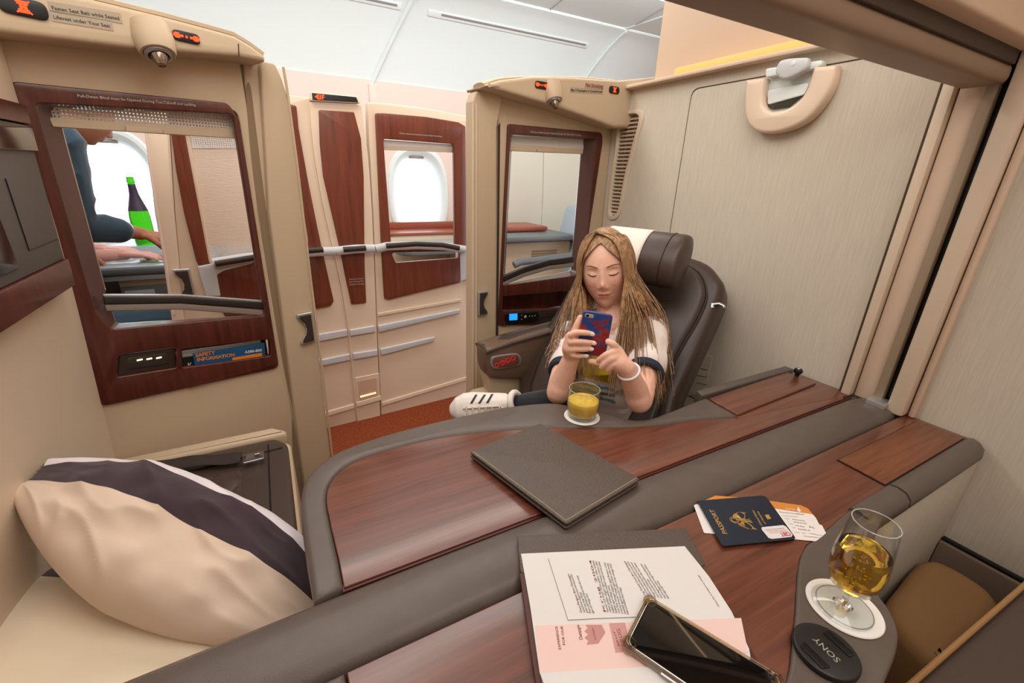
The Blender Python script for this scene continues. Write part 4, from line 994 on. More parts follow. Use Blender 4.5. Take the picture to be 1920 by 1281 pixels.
c_ = sum((Vector(q) for q in co), Vector((0, 0))) / len(co)
plate('control_face', [clean([tuple(c_ + (Vector((p.x, p.y)) - c_) * 0.86) for p in catmull([Vector(q) for q in co], 4, True)], 0.002)], 1.2385, 1.2405, mat('control_face', (120, 74, 62), 0.3), ctl, 0.0005, vertical=True)
bm = bmesh.new()
for dx in (-0.032, -0.010, 0.010, 0.032):
    u, z = c_.x + dx, c_.y - 0.02 * dx / 0.08 * -1.0
    add_tube(bm, [(u + 0.008 * math.cos(a), 1.238, z + 0.008 * math.sin(a)) for a in [2 * PI * k / 14 for k in range(14)]], 0.0011, n=5, closed=True)
add_box(bm, (c_.x, 1.238, c_.y), (0.045, 0.001, 0.0016), 0)
link('lit_symbols', bm_mesh('l', bm), LEDR, ctl, 0)
# placard on the fabric wall beside the seat
pl_ = empty('wall_placard', (XW, 0, 0), BH.a, label='small pale placard with drawn symbols low on the fabric wall by the seat', cat='placard')
po = BH.pts([(1300, 660), (1337, 668), (1322, 742), (1288, 742)], -0.002)
plate('placard', [rpoly([po[0], po[1], po[2], po[3]], 0.008)], -0.006, -0.0035, mat('placard_grey', (206, 192, 170), 0.5), pl_, 0.001, vertical=True)
bm = bmesh.new(); 
for k in range(3):
    a0 = BH.at(1306, 690 + 14 * k, -.008); b0_ = BH.at(1326, 694 + 14 * k, -.008); add_tube(bm, [(a0[0], -0.0065, a0[1]), (b0_[0], -0.0065, b0_[1])], 0.0008, n=5)
link('drawn_lines', bm_mesh('d', bm), PRINT_D, pl_)

# ---------------- the near seat at the lower right
ns = empty('suite_armchair', (0, 0, 0), label='tan leather seat in the lower right corner, beside the drinks tray', cat='seat')
rr = Euler((0, 0, -0.55))
sbq = [(1745, 1048), (1874, 1128), (1822, 1212), (1768, 1262), (1664, 1152), (1688, 1092)]
plate('side_bolster', [clean([(q.x, q.y) for q in catmull([Vector(zt(*p, 0.42)) for p in sbq], 6, True)], 0.004)], 0.20, 0.43, LEATH_T, ns, 0.03)
plate('seat_cushion', [rpoly([(0.55, -0.35), (1.00, -0.35), (1.06, 0.10), (0.62, 0.16)], 0.04)], 0.18, 0.34, LEATH_T, ns, 0.03)
e0, e1 = onz(1700, 1290, 0.62), onz(1935, 1085, 0.62)
d_ = (e1 - e0).normalized(); nn = Vector((d_.y, -d_.x, 0))
if nn.y > 0: nn = -nn
bk_ = [e0 - d_ * 0.15, e1 + d_ * 0.22, e1 + d_ * 0.22 + nn * 0.25, e0 - d_ * 0.15 + nn * 0.25]
plate('arm_panel', [rpoly([(p.x, p.y) for p in bk_], 0.01)], 0.28, 0.615, LEATH_D, ns, 0.006)
tube('tan_piping', [e0 - d_ * 0.15, e0, e1, e1 + d_ * 0.22], 0.0035, LEATH_T, ns, n=10)
lk = tag(box('trim_20', (XW - 0.012, -0.18, 0.215), (0.02, 0.78, 0.43), mat('kick_brown', (122, 103, 88), 0.6), None, 0.003), kind='structure')
tag(box('trim_21', (XW - 0.007, -0.18, 0.435), (0.013, 0.78, 0.005), BLACK, None, 0.001), kind='structure')

# ---------------- stowed table / bassinet latch on the fabric wall
la = empty('folding_handle', (XW, 0, 0), BH.a, label='beige U-shaped handle with a grey latch high on the fabric wall', cat='handle')
arc_o = [(p.x, p.y) for p in catmull([Vector(BH.at(*p, -0.02)) for p in [(1575, 124), (1567, 160), (1548, 195), (1517, 228), (1478, 246), (1440, 251), (1414, 240), (1403, 214), (1403, 180), (1405, 151)]], 5)]
arc_i = [(p.x, p.y) for p in catmull([Vector(BH.at(*p, -0.02)) for p in [(1440, 148), (1437, 175), (1438, 198), (1450, 210), (1472, 209), (1498, 196), (1518, 172), (1533, 127)]], 5)]
plate('u_handle', [arc_o + arc_i], -0.040, -0.003, CREAM, la, 0.010, vertical=True)
ho = [BH.at(*p, -0.006) for p in [(1440, 148), (1532, 127), (1524, 165), (1490, 205), (1450, 214), (1436, 200)]]
plate('recess_rim', [rpoly(ho, 0.012)], -0.010, -0.003, WHITE, la, 0.002, vertical=True)
hw = [BH.at(*p, -0.014) for p in [(1439, 178), (1519, 158), (1508, 178), (1480, 202), (1450, 206), (1438, 198)]]
plate('window_glass', [rpoly(hw, 0.010)], -0.016, -0.012, mat('smoke_lens', (60, 62, 52), 0.1, 0.6), la, 0.001, vertical=True)
hw = [BH.at(*p, -0.014) for p in [(1441, 170), (1521, 155), (1510, 178), (1441, 197)]]
plate('inner_flap', [rpoly(hw, 0.008)], -0.020, -0.012, WHITE, la, 0.002, vertical=True)
hb = [BH.at(*p, -0.014) for p in [(1441, 130), (1548, 114), (1546, 124), (1530, 132), (1442, 147)]]
plate('hinge_bar', [rpoly(hb, 0.006)], -0.030, -0.003, WHITE, la, 0.004, vertical=True)
hl = [BH.at(*p, -0.03) for p in [(1466, 122), (1478, 113), (1512, 110), (1522, 112), (1520, 128), (1508, 140), (1478, 152), (1462, 140)]]
lt = plate('latch', [clean([(p.x, p.y) for p in catmull([Vector(q) for q in hl], 4, True)], 0.001)], -0.052, -0.028, SILVP, la, 0.008, vertical=True)
u, z = BH.at(1487, 118, -0.053)
lathe('latch_button', [(0, -0.003), (0.006, -0.003), (0.006, 0), (0, 0.001)], WHITE, lt, 20, Matrix.Translation((u, -0.053, z)) @ Matrix.Rotation(PI / 2, 4, 'X'))

# ================================================================== THINGS ON THE TABLES
def ztv(px, py, z=TZ): p = onz(px, py, z); return Vector((p.x, p.y))
PAPERC = mat('coaster_card', (240, 236, 232), 0.7, 0.2)
def coaster(px, py, r, z, label):
    p = onz(px, py, z); o = empty('coaster', (p.x, p.y, z), label=label, cat='coaster', group='round paper coasters')
    lathe('coaster_card', [(0, 0), (r - .001, 0), (r, 0.0008), (r - .001, 0.0022), (r * 0.80, 0.0022), (r * 0.78, 0.0018), (0, 0.0018)], PAPERC, o, 64)
    lathe('printed_ring', [(r * 0.74, 0.0019), (r * 0.74, 0.0023), (r * 0.71, 0.0023), (r * 0.71, 0.0019)], mat('ring_grey', (150, 146, 146), 0.5), o, 64)
    return p
# tumbler of juice
zc = TZ + 0.0035
c1 = coaster(1091, 781, 0.0405, zc, 'white paper coaster under the tumbler of orange juice')
gz = zc + 0.0025; top = solve_z(Vector((c1.x, c1.y, gz)), 729); gh = top - gz
tg = empty('tumbler', (c1.x, c1.y, gz), label='clear tumbler of orange juice on a coaster at the table edge', cat='glass')
prof = [(0, 0.0), (0.029, 0.0), (0.0325, 0.003), (0.0355, 0.02), (0.0370, gh * 0.45), (0.0345, gh), (0.0337, gh + 0.0004), (0.0330, gh), (0.0355, gh * 0.45), (0.034, 0.02), (0.031, 0.008), (0, 0.007)]
lathe('glass_body', prof, CLEAR, tg, 56)
RIM = mat('glass_rim', (235, 235, 232), 0.05, 0.8, trans=0.6)
bm = bmesh.new(); add_tube(bm, [(0.0338 * math.cos(a), 0.0338 * math.sin(a), gh) for a in [2 * PI * k / 60 for k in range(60)]], 0.0009, n=8, closed=True); link('glass_rim', bm_mesh('r', bm), RIM, tg)
jz = gh * 0.60
JU = mat('orange_juice', (255, 206, 84), 0.35, 0.4, noise_amt=0.10, nscale=40, sss=0.0)
lathe('juice', [(0, 0.0075), (0.0305, 0.0085), (0.0335, 0.020), (0.0351, gh * 0.45), (0.0347, jz - 0.001), (0.0335, jz), (0, jz)], JU, tg, 56)
bm = bmesh.new()
for k in range(26):
    a = random.random() * 2 * PI; r = 0.031 * math.sqrt(random.random()); bmesh.ops.create_icosphere(bm, subdivisions=1, radius=0.0012 + 0.0012 * random.random(), matrix=Matrix.Translation((r * math.cos(a), r * math.sin(a), jz)))
link('juice_foam', bm_mesh('f', bm), mat('foam', (255, 226, 150), 0.4), tg)
# champagne glass
c2_ = coaster(1582, 1139, 0.0425, TZ + 0.0025, 'white paper coaster under the champagne glass, on the drinks tray')
gb = onz(1578, 1138, TZ + 0.0055)
zr = solve_z(Vector((gb.x, gb.y, gb.z)), 981); ghh = zr - gb.z
cg = empty('champagne_glass', (gb.x, gb.y, gb.z), label='stemmed glass of golden champagne on the drinks tray', cat='glass')
h = ghh; sf = 0.0285
prof = [(0, 0), (sf * 1.16, 0.0), (sf * 1.18, 0.001), (sf * 1.14, 0.0022), (0.012, 0.005), (0.0042, 0.012), (0.0034, h * 0.16), (0.005, h * 0.20), (0.014, h * 0.235), (0.0235, h * 0.30), (0.0282, h * 0.40), (0.0295, h * 0.50), (0.0288, h * 0.64), (0.0262, h * 0.84), (0.0240, h), (0.0234, h + .0003), (0.0230, h),
        (0.0252, h * 0.84), (0.0278, h * 0.64), (0.0285, h * 0.50), (0.0272, h * 0.40), (0.0225, h * 0.305), (0.013, h * 0.25), (0, h * 0.235)]
lathe('glass_body', prof, CLEAR, cg, 64)
bm = bmesh.new(); add_tube(bm, [(0.0235 * math.cos(a), 0.0235 * math.sin(a), h) for a in [2 * PI * k / 60 for k in range(60)]], 0.0007, n=8, closed=True); link('glass_rim', bm_mesh('r', bm), RIM, cg)
lathe('glass_stem', [(0, 0.0025), (0.011, 0.0055), (0.0045, 0.012), (0.0036, h * 0.16), (0.005, h * 0.20), (0.012, h * 0.232), (0, h * 0.234)], mat('stem_glass', (255, 255, 255), 0.02, 0.5, trans=1), cg, 40)
lz = h * 0.70
CH = mat('champagne', (255, 206, 70), 0.02, 0.5, trans=1, ior=1.34)
lathe('champagne_wine', [(0, h * 0.238), (0.0130, h * 0.252), (0.0223, h * 0.307), (0.0270, h * 0.40), (0.0283, h * 0.50), (0.0276, h * 0.64), (0.0271, lz - 0.001), (0.0266, lz), (0, lz)], CH, cg, 64)
bm = bmesh.new()
for k in range(40):
    a = random.random() * 2 * PI; r = 0.024 * random.random(); bmesh.ops.create_icosphere(bm, subdivisions=1, radius=0.0004 + 0.0004 * random.random(), matrix=Matrix.Translation((r * 0.4 * math.cos(a), r * 0.4 * math.sin(a), h * (0.28 + 0.4 * random.random()))))
link('bubbles', bm_mesh('f', bm), mat('bubble', (255, 244, 210), 0.2), cg)
# lens cap
lc_p = onz(1548, 1222, TZ + 0.006); rl = 0.0325
lc = empty('lens_cap', (lc_p.x, lc_p.y, TZ + 0.0025), label='round black camera lens cap lying on the drinks tray', cat='lens cap')
CAP = mat('cap_black', (28, 27, 27), 0.4, 0.5)
dS = (ztv(1577, 1240) - ztv(1533, 1198)); ang = math.atan2(-dS.y, -dS.x)      # reading direction of the maker's name
lathe('cap_disc', [(0, 0), (rl, 0), (rl + 0.0012, 0.0015), (rl + 0.0012, 0.0055), (rl, 0.0068), (rl * 0.96, 0.0072), (0, 0.0072)], CAP, lc, 64)
for sgn in (-1, 1):
    yy = sgn * 0.021
    q = plate('pinch_grip', [[(x * math.cos(ang) - y * math.sin(ang), x * math.sin(ang) + y * math.cos(ang)) for x, y in rpoly([(-0.016, yy - 0.005), (0.016, yy - 0.005), (0.013, yy + 0.006) if sgn > 0 else (0.016, yy + 0.005), (-0.013, yy + 0.006) if sgn > 0 else (-0.016, yy + 0.005)], 0.002)]], 0.0070, 0.0086, BLACK, lc, 0.0006)
    bm = bmesh.new()
    for k in range(3):
        yk = yy + (k - 1) * 0.0028; p0 = (-0.014, yk); p1 = (0.014, yk)
        add_tube(bm, [(p0[0] * math.cos(ang) - p0[1] * math.sin(ang), p0[0] * math.sin(ang) + p0[1] * math.cos(ang), 0.0088), (p1[0] * math.cos(ang) - p1[1] * math.sin(ang), p1[0] * math.sin(ang) + p1[1] * math.cos(ang), 0.0088)], 0.0006, n=6)
    link('grip_ribs', bm_mesh('r', bm), CAP, q)
nv = Vector((math.cos(ang), math.sin(ang))); pv = Vector((-nv.y, nv.x))
p0 = -nv * 0.0145 - pv * 0.003; p1 = nv * 0.0145 - pv * 0.003
link('cap_lettering', htext_mesh('SONY', p0, p1, 0.0074, 0.01), mat('cap_print', (150, 148, 140), 0.4), lc, 0)

# ---------------- closed menu folder
cA, cB, cC, cD = [ztv(*p, TZ + 0.012) for p in [(880, 850), (1012, 796), (1199, 909), (1061, 995)]]
fo = empty('menu_folder', ((cA.x + cC.x) / 2, (cA.y + cC.y) / 2, TZ + .001), label='closed grey-brown leather menu folder with pale stitching, on the dining table', cat='menu folder')
fc = Vector((fo.location.x, fo.location.y))
fq = [c - fc for c in (cA, cB, cC, cD)]
def ins(Q, k):
    m_ = sum(Q, Vector((0, 0))) / 4; return [tuple(m_ + (q - m_) * k) for q in Q]
def orient(L): 
    a = sum(L[i - 1][0] * L[i][1] - L[i][0] * L[i - 1][1] for i in range(len(L))); return L if a > 0 else L[::-1]
plate('back_cover', [orient(rpoly([tuple(q) for q in fq], 0.006))], 0.0, 0.004, COVER, fo, 0.0015)
plate('menu_pages', [orient(rpoly(ins(fq, 0.97), 0.003))], 0.0042, 0.0078, mat('page_edges', (60, 74, 88), 0.6), fo, 0.0005)
plate('front_cover', [orient(rpoly([tuple(q) for q in fq], 0.006))], 0.008, 0.0125, COVER, fo, 0.002)
bm = bmesh.new(); Q = ins(fq, 0.955)
for a_, b_ in ((0, 3), (3, 2)):
    p0 = Vector(Q[a_]); p1 = Vector(Q[b_]); n_ = int((p1 - p0).length / 0.0034)
    for k in range(n_):
        s0 = p0.lerp(p1, k / n_); s1 = p0.lerp(p1, (k + 0.62) / n_); add_tube(bm, [(s0.x, s0.y, 0.0128), (s1.x, s1.y, 0.0128)], 0.00055, n=5)
link('stitching', bm_mesh('s', bm), mat('stitch_thread', (214, 196, 150), 0.7), fo)

# ---------------- open menu
def tiltz(y): return 0.0125 + 0.045 * (min(y, 0.40) - 0.36) if y > 0.0825 else 0.0
ZTV0 = ztv
def ztv(px, py, z=TZ):
    zz = z
    for _ in range(6):
        p = onz(px, py, zz); zz = z + tiltz(p.y)
    return Vector((p.x, p.y))
om = empty('open_menu', (0, 0, 0), label='open leather menu with white and pink printed pages under the phone', cat='menu')
z1 = TZ + 0.001
cov = [ztv(970, 1009, z1), ztv(1285, 994, z1), ztv(1318, 1060, z1), ztv(1330, 1068, z1)]
coverpx = [(969, 1008), (1286, 993), (1322, 1062), (1480, 1330), (1030, 1400), (1004, 1281), (980, 1100)]
plate('leather_cover', [orient(rpoly([tuple(ztv(*p, z1)) for p in [(969, 1008), (1286, 993), (1322, 1061), (1300, 1075), (990, 1078), (976, 1077)]], 0.004))], TZ + 0.0005, TZ + 0.0045, COVER, om, 0.0015)
plate('cover_lining', [orient(rpoly([tuple(ztv(*p, z1)) for p in [(974, 1076), (1310, 1060), (1420, 1240), (1400, 1330), (1030, 1400), (1004, 1281), (996, 1230)]], 0.003))], TZ + 0.0004, TZ + 0.0032, mat('lining_maroon', (84, 42, 38), 0.5, bump=(600, .3)), om, 0.001)
zp = TZ + 0.007
page = [ztv(*p, zp) for p in [(977, 1037), (1284, 1023), (1330, 1080), (1372, 1145), (1405, 1215), (1408, 1232), (1350, 1330), (1060, 1420), (1012, 1260), (995, 1140)]]
bm = bmesh.new()
pgm = plate_mesh([orient([tuple(p) for p in page])], TZ + 0.0050, TZ + 0.0056, 0)
link('white_page', pgm, PAPER, om, 0)
PINKP = mat('pink_page', (236, 205, 198), 0.7, 0.2)
pk = [ztv(*p, zp) for p in [(1004, 1172), (1390, 1158), (1403, 1222), (1270, 1250), (1012, 1262)]]
plate('pink_page', [orient([tuple(p) for p in pk])], TZ + 0.0057, TZ + 0.0060, PINKP, om, 0, smooth=0)
plate('lower_page', [orient([tuple(ztv(*p, zp)) for p in [(1012, 1262), (1280, 1247), (1350, 1300), (1330, 1360), (1070, 1420)]])], TZ + 0.0061, TZ + 0.0075, PAPER, om, 0.0003)
zt3 = TZ + 0.0061
def mline(s, a, b, m, bold=0.0, sq=1.0): return htext_mesh(s, ztv(*a, zt3), ztv(*b, zt3), zt3, bold, sq), m
# three paragraphs, lines running up the picture
INK = mat('menu_ink', (108, 100, 100), 0.6); INKR = mat('menu_red_ink', (128, 46, 56), 0.6)
def para(base, top, n, dx, head, words, hr_rows=1):
    bm = bmesh.new(); bmr = bmesh.new()
    for k in range(n):
        ax = base[0] + dx * k; bx_ = top[0] + dx * k
        t = 1.0 if k not in (n - 1, n // 2) else 0.55
        e = (ax + (bx_ - ax) * t, base[1] + (top[1] - base[1]) * t + (k * 1.0))
        s = head if k < hr_rows else ' '.join(random.sample(words, 7 if t > 0.9 else 4))
        me = htext_mesh(s, ztv(ax, base[1] + k * 0.6, zt3), ztv(*e, zt3), zt3, 0.004, 1.0, 0.0042)
        (bmr if k < hr_rows else bm).from_mesh(me); bpy.data.meshes.remove(me)
    link('printed_heading', bm_mesh('h', bmr), INKR, om, 0); link('printed_paragraph', bm_mesh('p', bm), INK, om, 0)
WD = 'rich golden fine bubbles fresh citrus notes toasted brioche almond elegant long finish balanced vintage cellar aged white flowers honey palate delicate creamy'.split()
para((1092, 1148), (1067, 1076), 5, 5.6, 'Dom Perignon Brut Champagne', WD)
para((1136, 1147), (1108, 1050), 9, 5.4, 'Krug 2004', WD)
para((1212, 1118), (1172, 1052), 8, 6.2, 'Krug Grande Cuvee Brut Champagne', WD)
me = htext_mesh('Wine list is subject to change', ztv(1350, 1138, zt3), ztv(1310, 1078, zt3), zt3, 0.004, 1.0, 0.0035); link('printed_note', me, INK, om, 0)
# pink page: shield, label block, titles
sp = [ztv(*p, zt3) for p in [(1098, 1172), (1128, 1172), (1135, 1186), (1122, 1207), (1100, 1209), (1103, 1202), (1096, 1196), (1103, 1190), (1096, 1184), (1102, 1178)]]
plate('printed_shield', [orient([tuple(p) for p in sp])], zt3, zt3 + 0.0002, mat('shield_ink', (196, 140, 138), 0.6), om, 0, smooth=0)
sp = [ztv(*p, zt3) for p in [(1142, 1169), (1172, 1168), (1184, 1221), (1154, 1224)]]
plate('printed_label', [orient([tuple(p) for p in sp])], zt3, zt3 + 0.0002, mat('label_ink', (206, 152, 148), 0.6), om, 0, smooth=0)
for s, a, b, hh in (('KRUG', (1172, 1212), (1162, 1180), 0.006), ('BRUT', (1162, 1212), (1153, 1184), 0.003), ('Champagne', (1093, 1200), (1086, 1172), 0.006), ('FOR OUR', (1060, 1210), (1055, 1174), 0.004), ('EXPERIENCE', (1052, 1218), (1045, 1175), 0.004), ('Dom Perignon', (1118, 1200), (1112, 1178), 0.003)):
    link('printed_title', htext_mesh(s, ztv(*a, zt3), ztv(*b, zt3), zt3 + 0.0003, 0.004, 1.0, hh), INKR, om, 0)
bm = bmesh.new()
for a_, b_ in (((1028, 1048), (1065, 1163)), ((1065, 1163), (1120, 1160)), ((1120, 1160), (1200, 1157))):
    p0, p1 = ztv(*a_, zt3), ztv(*b_, zt3); add_tube(bm, [(p0.x, p0.y, zt3), (p1.x, p1.y, zt3)], 0.0003, n=5)
link('printed_rule', bm_mesh('r', bm), INK, om)

ztv = ZTV0
# ---------------- passport and boarding passes
z2 = TZ + 0.0035
def card(name, px, z0_, th, m, parent, r=0.002):
    return plate(name, [orient(rpoly([tuple(ztv(*p, z0_)) for p in px], r))], z0_, z0_ + th, m, parent, 0.0001)
ORG = mat('pass_orange', (214, 138, 62), 0.5, 0.3); TIC = mat('pass_white', (236, 228, 224), 0.6, 0.2)
for q, (px_o, px_w, lab) in enumerate((([(1296, 930), (1303, 927), (1400, 934), (1405, 950), (1300, 946)], [(1300, 946), (1405, 950), (1420, 990), (1345, 1002), (1320, 1000)], 'boarding pass sticking out on the left under the passport, with a white stub'),
        ([(1400, 939), (1446, 940), (1502, 948), (1515, 954), (1524, 965), (1445, 953), (1400, 951)], [(1400, 951), (1445, 953), (1524, 965), (1530, 972), (1536, 984), (1541, 985), (1558, 1018), (1492, 1012), (1400, 1004)], 'boarding pass for seat 3C sticking out on the right under the passport'))):
    bp_ = empty('boarding_pass', (0, 0, 0), label=lab, cat='boarding pass', group='boarding passes under the passport')
    card('white_stub', px_w, TZ + 0.0006 + 0.0006 * q, 0.0004, TIC, bp_); card('orange_band', px_o, TZ + 0.0006 + 0.0006 * q, 0.0004, ORG, bp_)
    if q == 1:
        zz = TZ + 0.0018; bmk = bmesh.new()
        for s, a, b, hh in (('DILLON KATHERINE', (1462, 961), (1508, 966), .0032), ('FLIGHT DETAILS', (1468, 968), (1497, 970), .002), ('HONG KONG', (1486, 975), (1510, 978), .0032), ('SINGAPORE', (1489, 980), (1513, 983), .0032), ('SQ 863', (1492, 986), (1509, 989), .0032), ('02APR18', (1497, 993), (1519, 996), .0032), ('3C', (1517, 989), (1528, 992), .0055),
                ('FROM', (1472, 973), (1480, 974), .002), ('TO', (1476, 978), (1480, 979), .002), ('FLIGHT', (1480, 983), (1488, 984), .002), ('DATE', (1486, 990), (1492, 991), .002), ('GATE', (1490, 998), (1499, 1000), .002), ('TIME', (1503, 1000), (1511, 1001), .002), ('6182396611051', (1518, 1001), (1542, 1005), .0025), ('BOARDING PASS', (1508, 1006), (1545, 1010), .002)):
            me = htext_mesh(s, ztv(*a, zz), ztv(*b, zz), zz, 0.012, 1.0, hh); bmk.from_mesh(me); bpy.data.meshes.remove(me)
        link('pass_lettering', bm_mesh('t', bmk), PRINT_D, bp_, 0)
        link('band_lettering', htext_mesh('SUITES', ztv(1474, 955, zz), ztv(1492, 957, zz), zz, 0.012, 1.0, 0.0045), PAPER, bp_, 0)
        card('bird_mark', [(1494, 957), (1497, 950), (1500, 956), (1503, 959), (1498, 960)], zz, 0.0002, PAPER, bp_, 0)
pt = empty('passport', (0, 0, 0), label='dark blue passport with gold crest and a white sticker, on the near table', cat='passport')
NAVY = mat('passport_navy', (28, 36, 52), 0.5, 0.4, bump=(1500, 0.3)); GOLD = mat('gold_foil', (205, 165, 88), 0.35, 0.5, metal=0.4)
ppx = [(1307, 940), (1429, 930), (1437, 933), (1491, 1009), (1489, 1012), (1357, 1025), (1353, 1023)]
card('back_cover', ppx, TZ + 0.0022, 0.0009, NAVY, pt)
card('passport_pages', [(1309, 942), (1430, 932), (1488, 1010), (1356, 1022)], TZ + 0.0032, 0.0014, PAPER, pt)
card('front_cover', ppx, TZ + 0.0047, 0.0010, NAVY, pt, 0.003)
zk = TZ + 0.0059
def gl(s, a, b, hh, m_=None, bold=0.012):
    return link('gold_lettering', htext_mesh(s, ztv(*a, zk), ztv(*b, zk), zk, bold, 1.0, hh), m_ or GOLD, pt, 0)
gl('PASSPORT', (1364, 1001), (1338, 956), 0.0105)
gl('United States', (1430, 986), (1413, 957), 0.0055); gl('of America', (1437, 983), (1422, 959), 0.0055)
card('chip_symbol', [(1434, 966), (1441, 965), (1446, 973), (1439, 974)], zk - 0.0002, 0.0003, GOLD, pt, 0)
cc = ztv(1392, 976, zk); uu = (ztv(1364, 1001, zk) - ztv(1338, 956, zk)).normalized() * -1; vv = Vector((-uu.y, uu.x))
bm = bmesh.new(); P3 = lambda a, b: (cc.x + uu.x * a + vv.x * b, cc.y + uu.y * a + vv.y * b, zk)
ring = [2 * PI * k / 24 for k in range(24)]
add_tube(bm, [P3(0.0065 * math.cos(t), 0.013 + 0.0065 * math.sin(t)) for t in ring], 0.0004, n=4, closed=True)
add_tube(bm, [P3(0.0045 * math.cos(t), 0.013 + 0.0045 * math.sin(t)) for t in ring], 0.0005, n=4, closed=True)
for sg in (-1, 1):
    for k in range(7):
        a0 = 0.35 + 0.16 * k
        add_tube(bm, [P3(sg * 0.003, 0.0), P3(sg * (0.006 + 0.010 * math.cos(a0)), 0.014 * math.sin(a0) - 0.002), P3(sg * (0.006 + 0.013 * math.cos(a0)), 0.016 * math.sin(a0) - 0.008)], 0.00045, n=4)
    add_tube(bm, [P3(sg * 0.003, -0.004), P3(sg * 0.010, -0.009), P3(sg * 0.015, -0.010)], 0.0006, n=4)
    for k in range(4): add_tube(bm, [P3(sg * 0.015, -0.010), P3(sg * (0.019), -0.014 + 0.003 * k)], 0.0004, n=4)
for k in range(5): add_tube(bm, [P3(-0.0035 + 0.00175 * k, 0.003), P3(-0.0035 + 0.00175 * k, -0.006)], 0.0005, n=4)
add_tube(bm, [P3(-0.004, 0.003), P3(0.004, 0.003), P3(0.004, -0.005), P3(0, -0.008), P3(-0.004, -0.005)], 0.0005, n=4, closed=True)
add_tube(bm, [P3(0, 0.003), P3(0.001, 0.006), P3(0.003, 0.008)], 0.0010, n=6)
for k in range(3): add_tube(bm, [P3(-0.002 + 0.002 * k, -0.008), P3(-0.004 + 0.004 * k, -0.014)], 0.0006, n=4)
link('gold_crest', bm_mesh('c', bm), GOLD, pt)
stk = card('sticker', [(1428, 989), (1468, 985), (1474, 988), (1486, 1003), (1484, 1007), (1448, 1011), (1441, 1009), (1428, 993)], zk - 0.0002, 0.0003, PAPER, pt, 0.001)
me = htext_mesh('CIBT', ztv(1479, 998, zk + .0002), ztv(1461, 1000, zk + .0002), zk + 0.0003, 0.03, 1.0, 0.0095); link('sticker_lettering', me, mat('sticker_red', (200, 24, 44), 0.5), stk, 0)
for k, (a, b) in enumerate((((1470, 990), (1434, 993)), ((1474, 993), (1437, 996)), ((1476, 996), (1441, 999)))):
    link('sticker_lettering', htext_mesh(('SEE INSIDE COVER FOR DETAILS', 'VISA AND PASSPORT SERVICES', 'WE EXPEDITE THE WORLD')[k], ztv(*a, zk), ztv(*b, zk), zk + 0.0003, 0.004, 1.0, 0.0022), PRINT_D if k == 0 else MATS['sticker_red'], stk, 0)

# ---------------- phone on the menu
zf = TZ + 0.0125
ztv_ = ztv
def ztv(px, py, z=TZ):
    zz = z
    for _ in range(6):
        p = onz(px, py, zz); zz = z + tiltz(p.y)
    return Vector((p.x, p.y))
a_, b_ = ztv(1213, 1120, zf), ztv(1189, 1205, zf); ctr = (a_ + b_) / 2
lg = (ztv(1467, 1275, zf) - a_).normalized(); sd = Vector((-lg.y, lg.x))
if sd.dot(b_ - a_) < 0: sd = -sd
Lp, Wp = 0.150, 0.0765
ph = empty('smartphone', (0, 0, 0), label='black-screened phone in a clear bumper case lying on the open menu', cat='phone')
orgn = a_
def pq(u, v): q = orgn + lg * u + sd * v; return (q.x, q.y)
def prect(m_, r): return rpoly(orient([pq(m_, m_), pq(Lp - m_, m_), pq(Lp - m_, Wp - m_), pq(m_, Wp - m_)]), r, 8)
zb = TZ + 0.0076
CASE = thin_glass('clear_case', (228, 214, 190), 2.2)
plate('clear_case', [prect(0, 0.012), prect(0.0032, 0.010)], zb, zb + 0.0105, CASE, ph, 0.002)
plate('case_back', [prect(0.002, 0.010)], zb, zb + 0.0012, CASE, ph, 0.0004)
plate('phone_body', [prect(0.0033, 0.010)], zb + 0.0013, zb + 0.0088, CHROME, ph, 0.0012)
plate('screen', [prect(0.0046, 0.009)], zb + 0.0086, zb + 0.0093, mat('phone_glass', (8, 9, 10), 0.05, 0.6), ph, 0.0003)
for (u, v) in ((0.006, 0.006), (0.006, Wp - 0.006), (Lp - 0.006, 0.006), (Lp - 0.006, Wp - 0.006)):
    q = pq(u, v); lathe('bumper_corner', [(0, 0), (0.0075, 0), (0.0085, 0.002), (0.0088, 0.006), (0.0085, 0.0095), (0.0068, 0.0112), (0.0058, 0.0100), (0.0056, 0.0092), (0, 0.0088)], CASE, ph, 24, Matrix.Translation((q[0], q[1], zb)))
q0, q1 = pq(0.045, Wp + 0.0006), pq(0.065, Wp + 0.0006)
tube('side_button', [(q0[0], q0[1], zb + 0.0055), (q1[0], q1[1], zb + 0.0055)], 0.0015, SILVER, ph, n=8)

ztv = ztv_
def shear(o, f):
    for c in o.children:
        done = set()
        if c.data and c.data.name not in done:
            bm = bmesh.new(); bm.from_mesh(c.data)
            for v in bm.verts: v.co.z += f(v.co.x, v.co.y)
            bm.to_mesh(c.data); bm.free()
shear(om, lambda x, y: tiltz(y)); shear(ph, lambda x, y: tiltz(y)); shear(fo, lambda x, y: 0.011 - 0.011 * min(1, max(0, (y + fc.y - 0.46) / 0.28)))
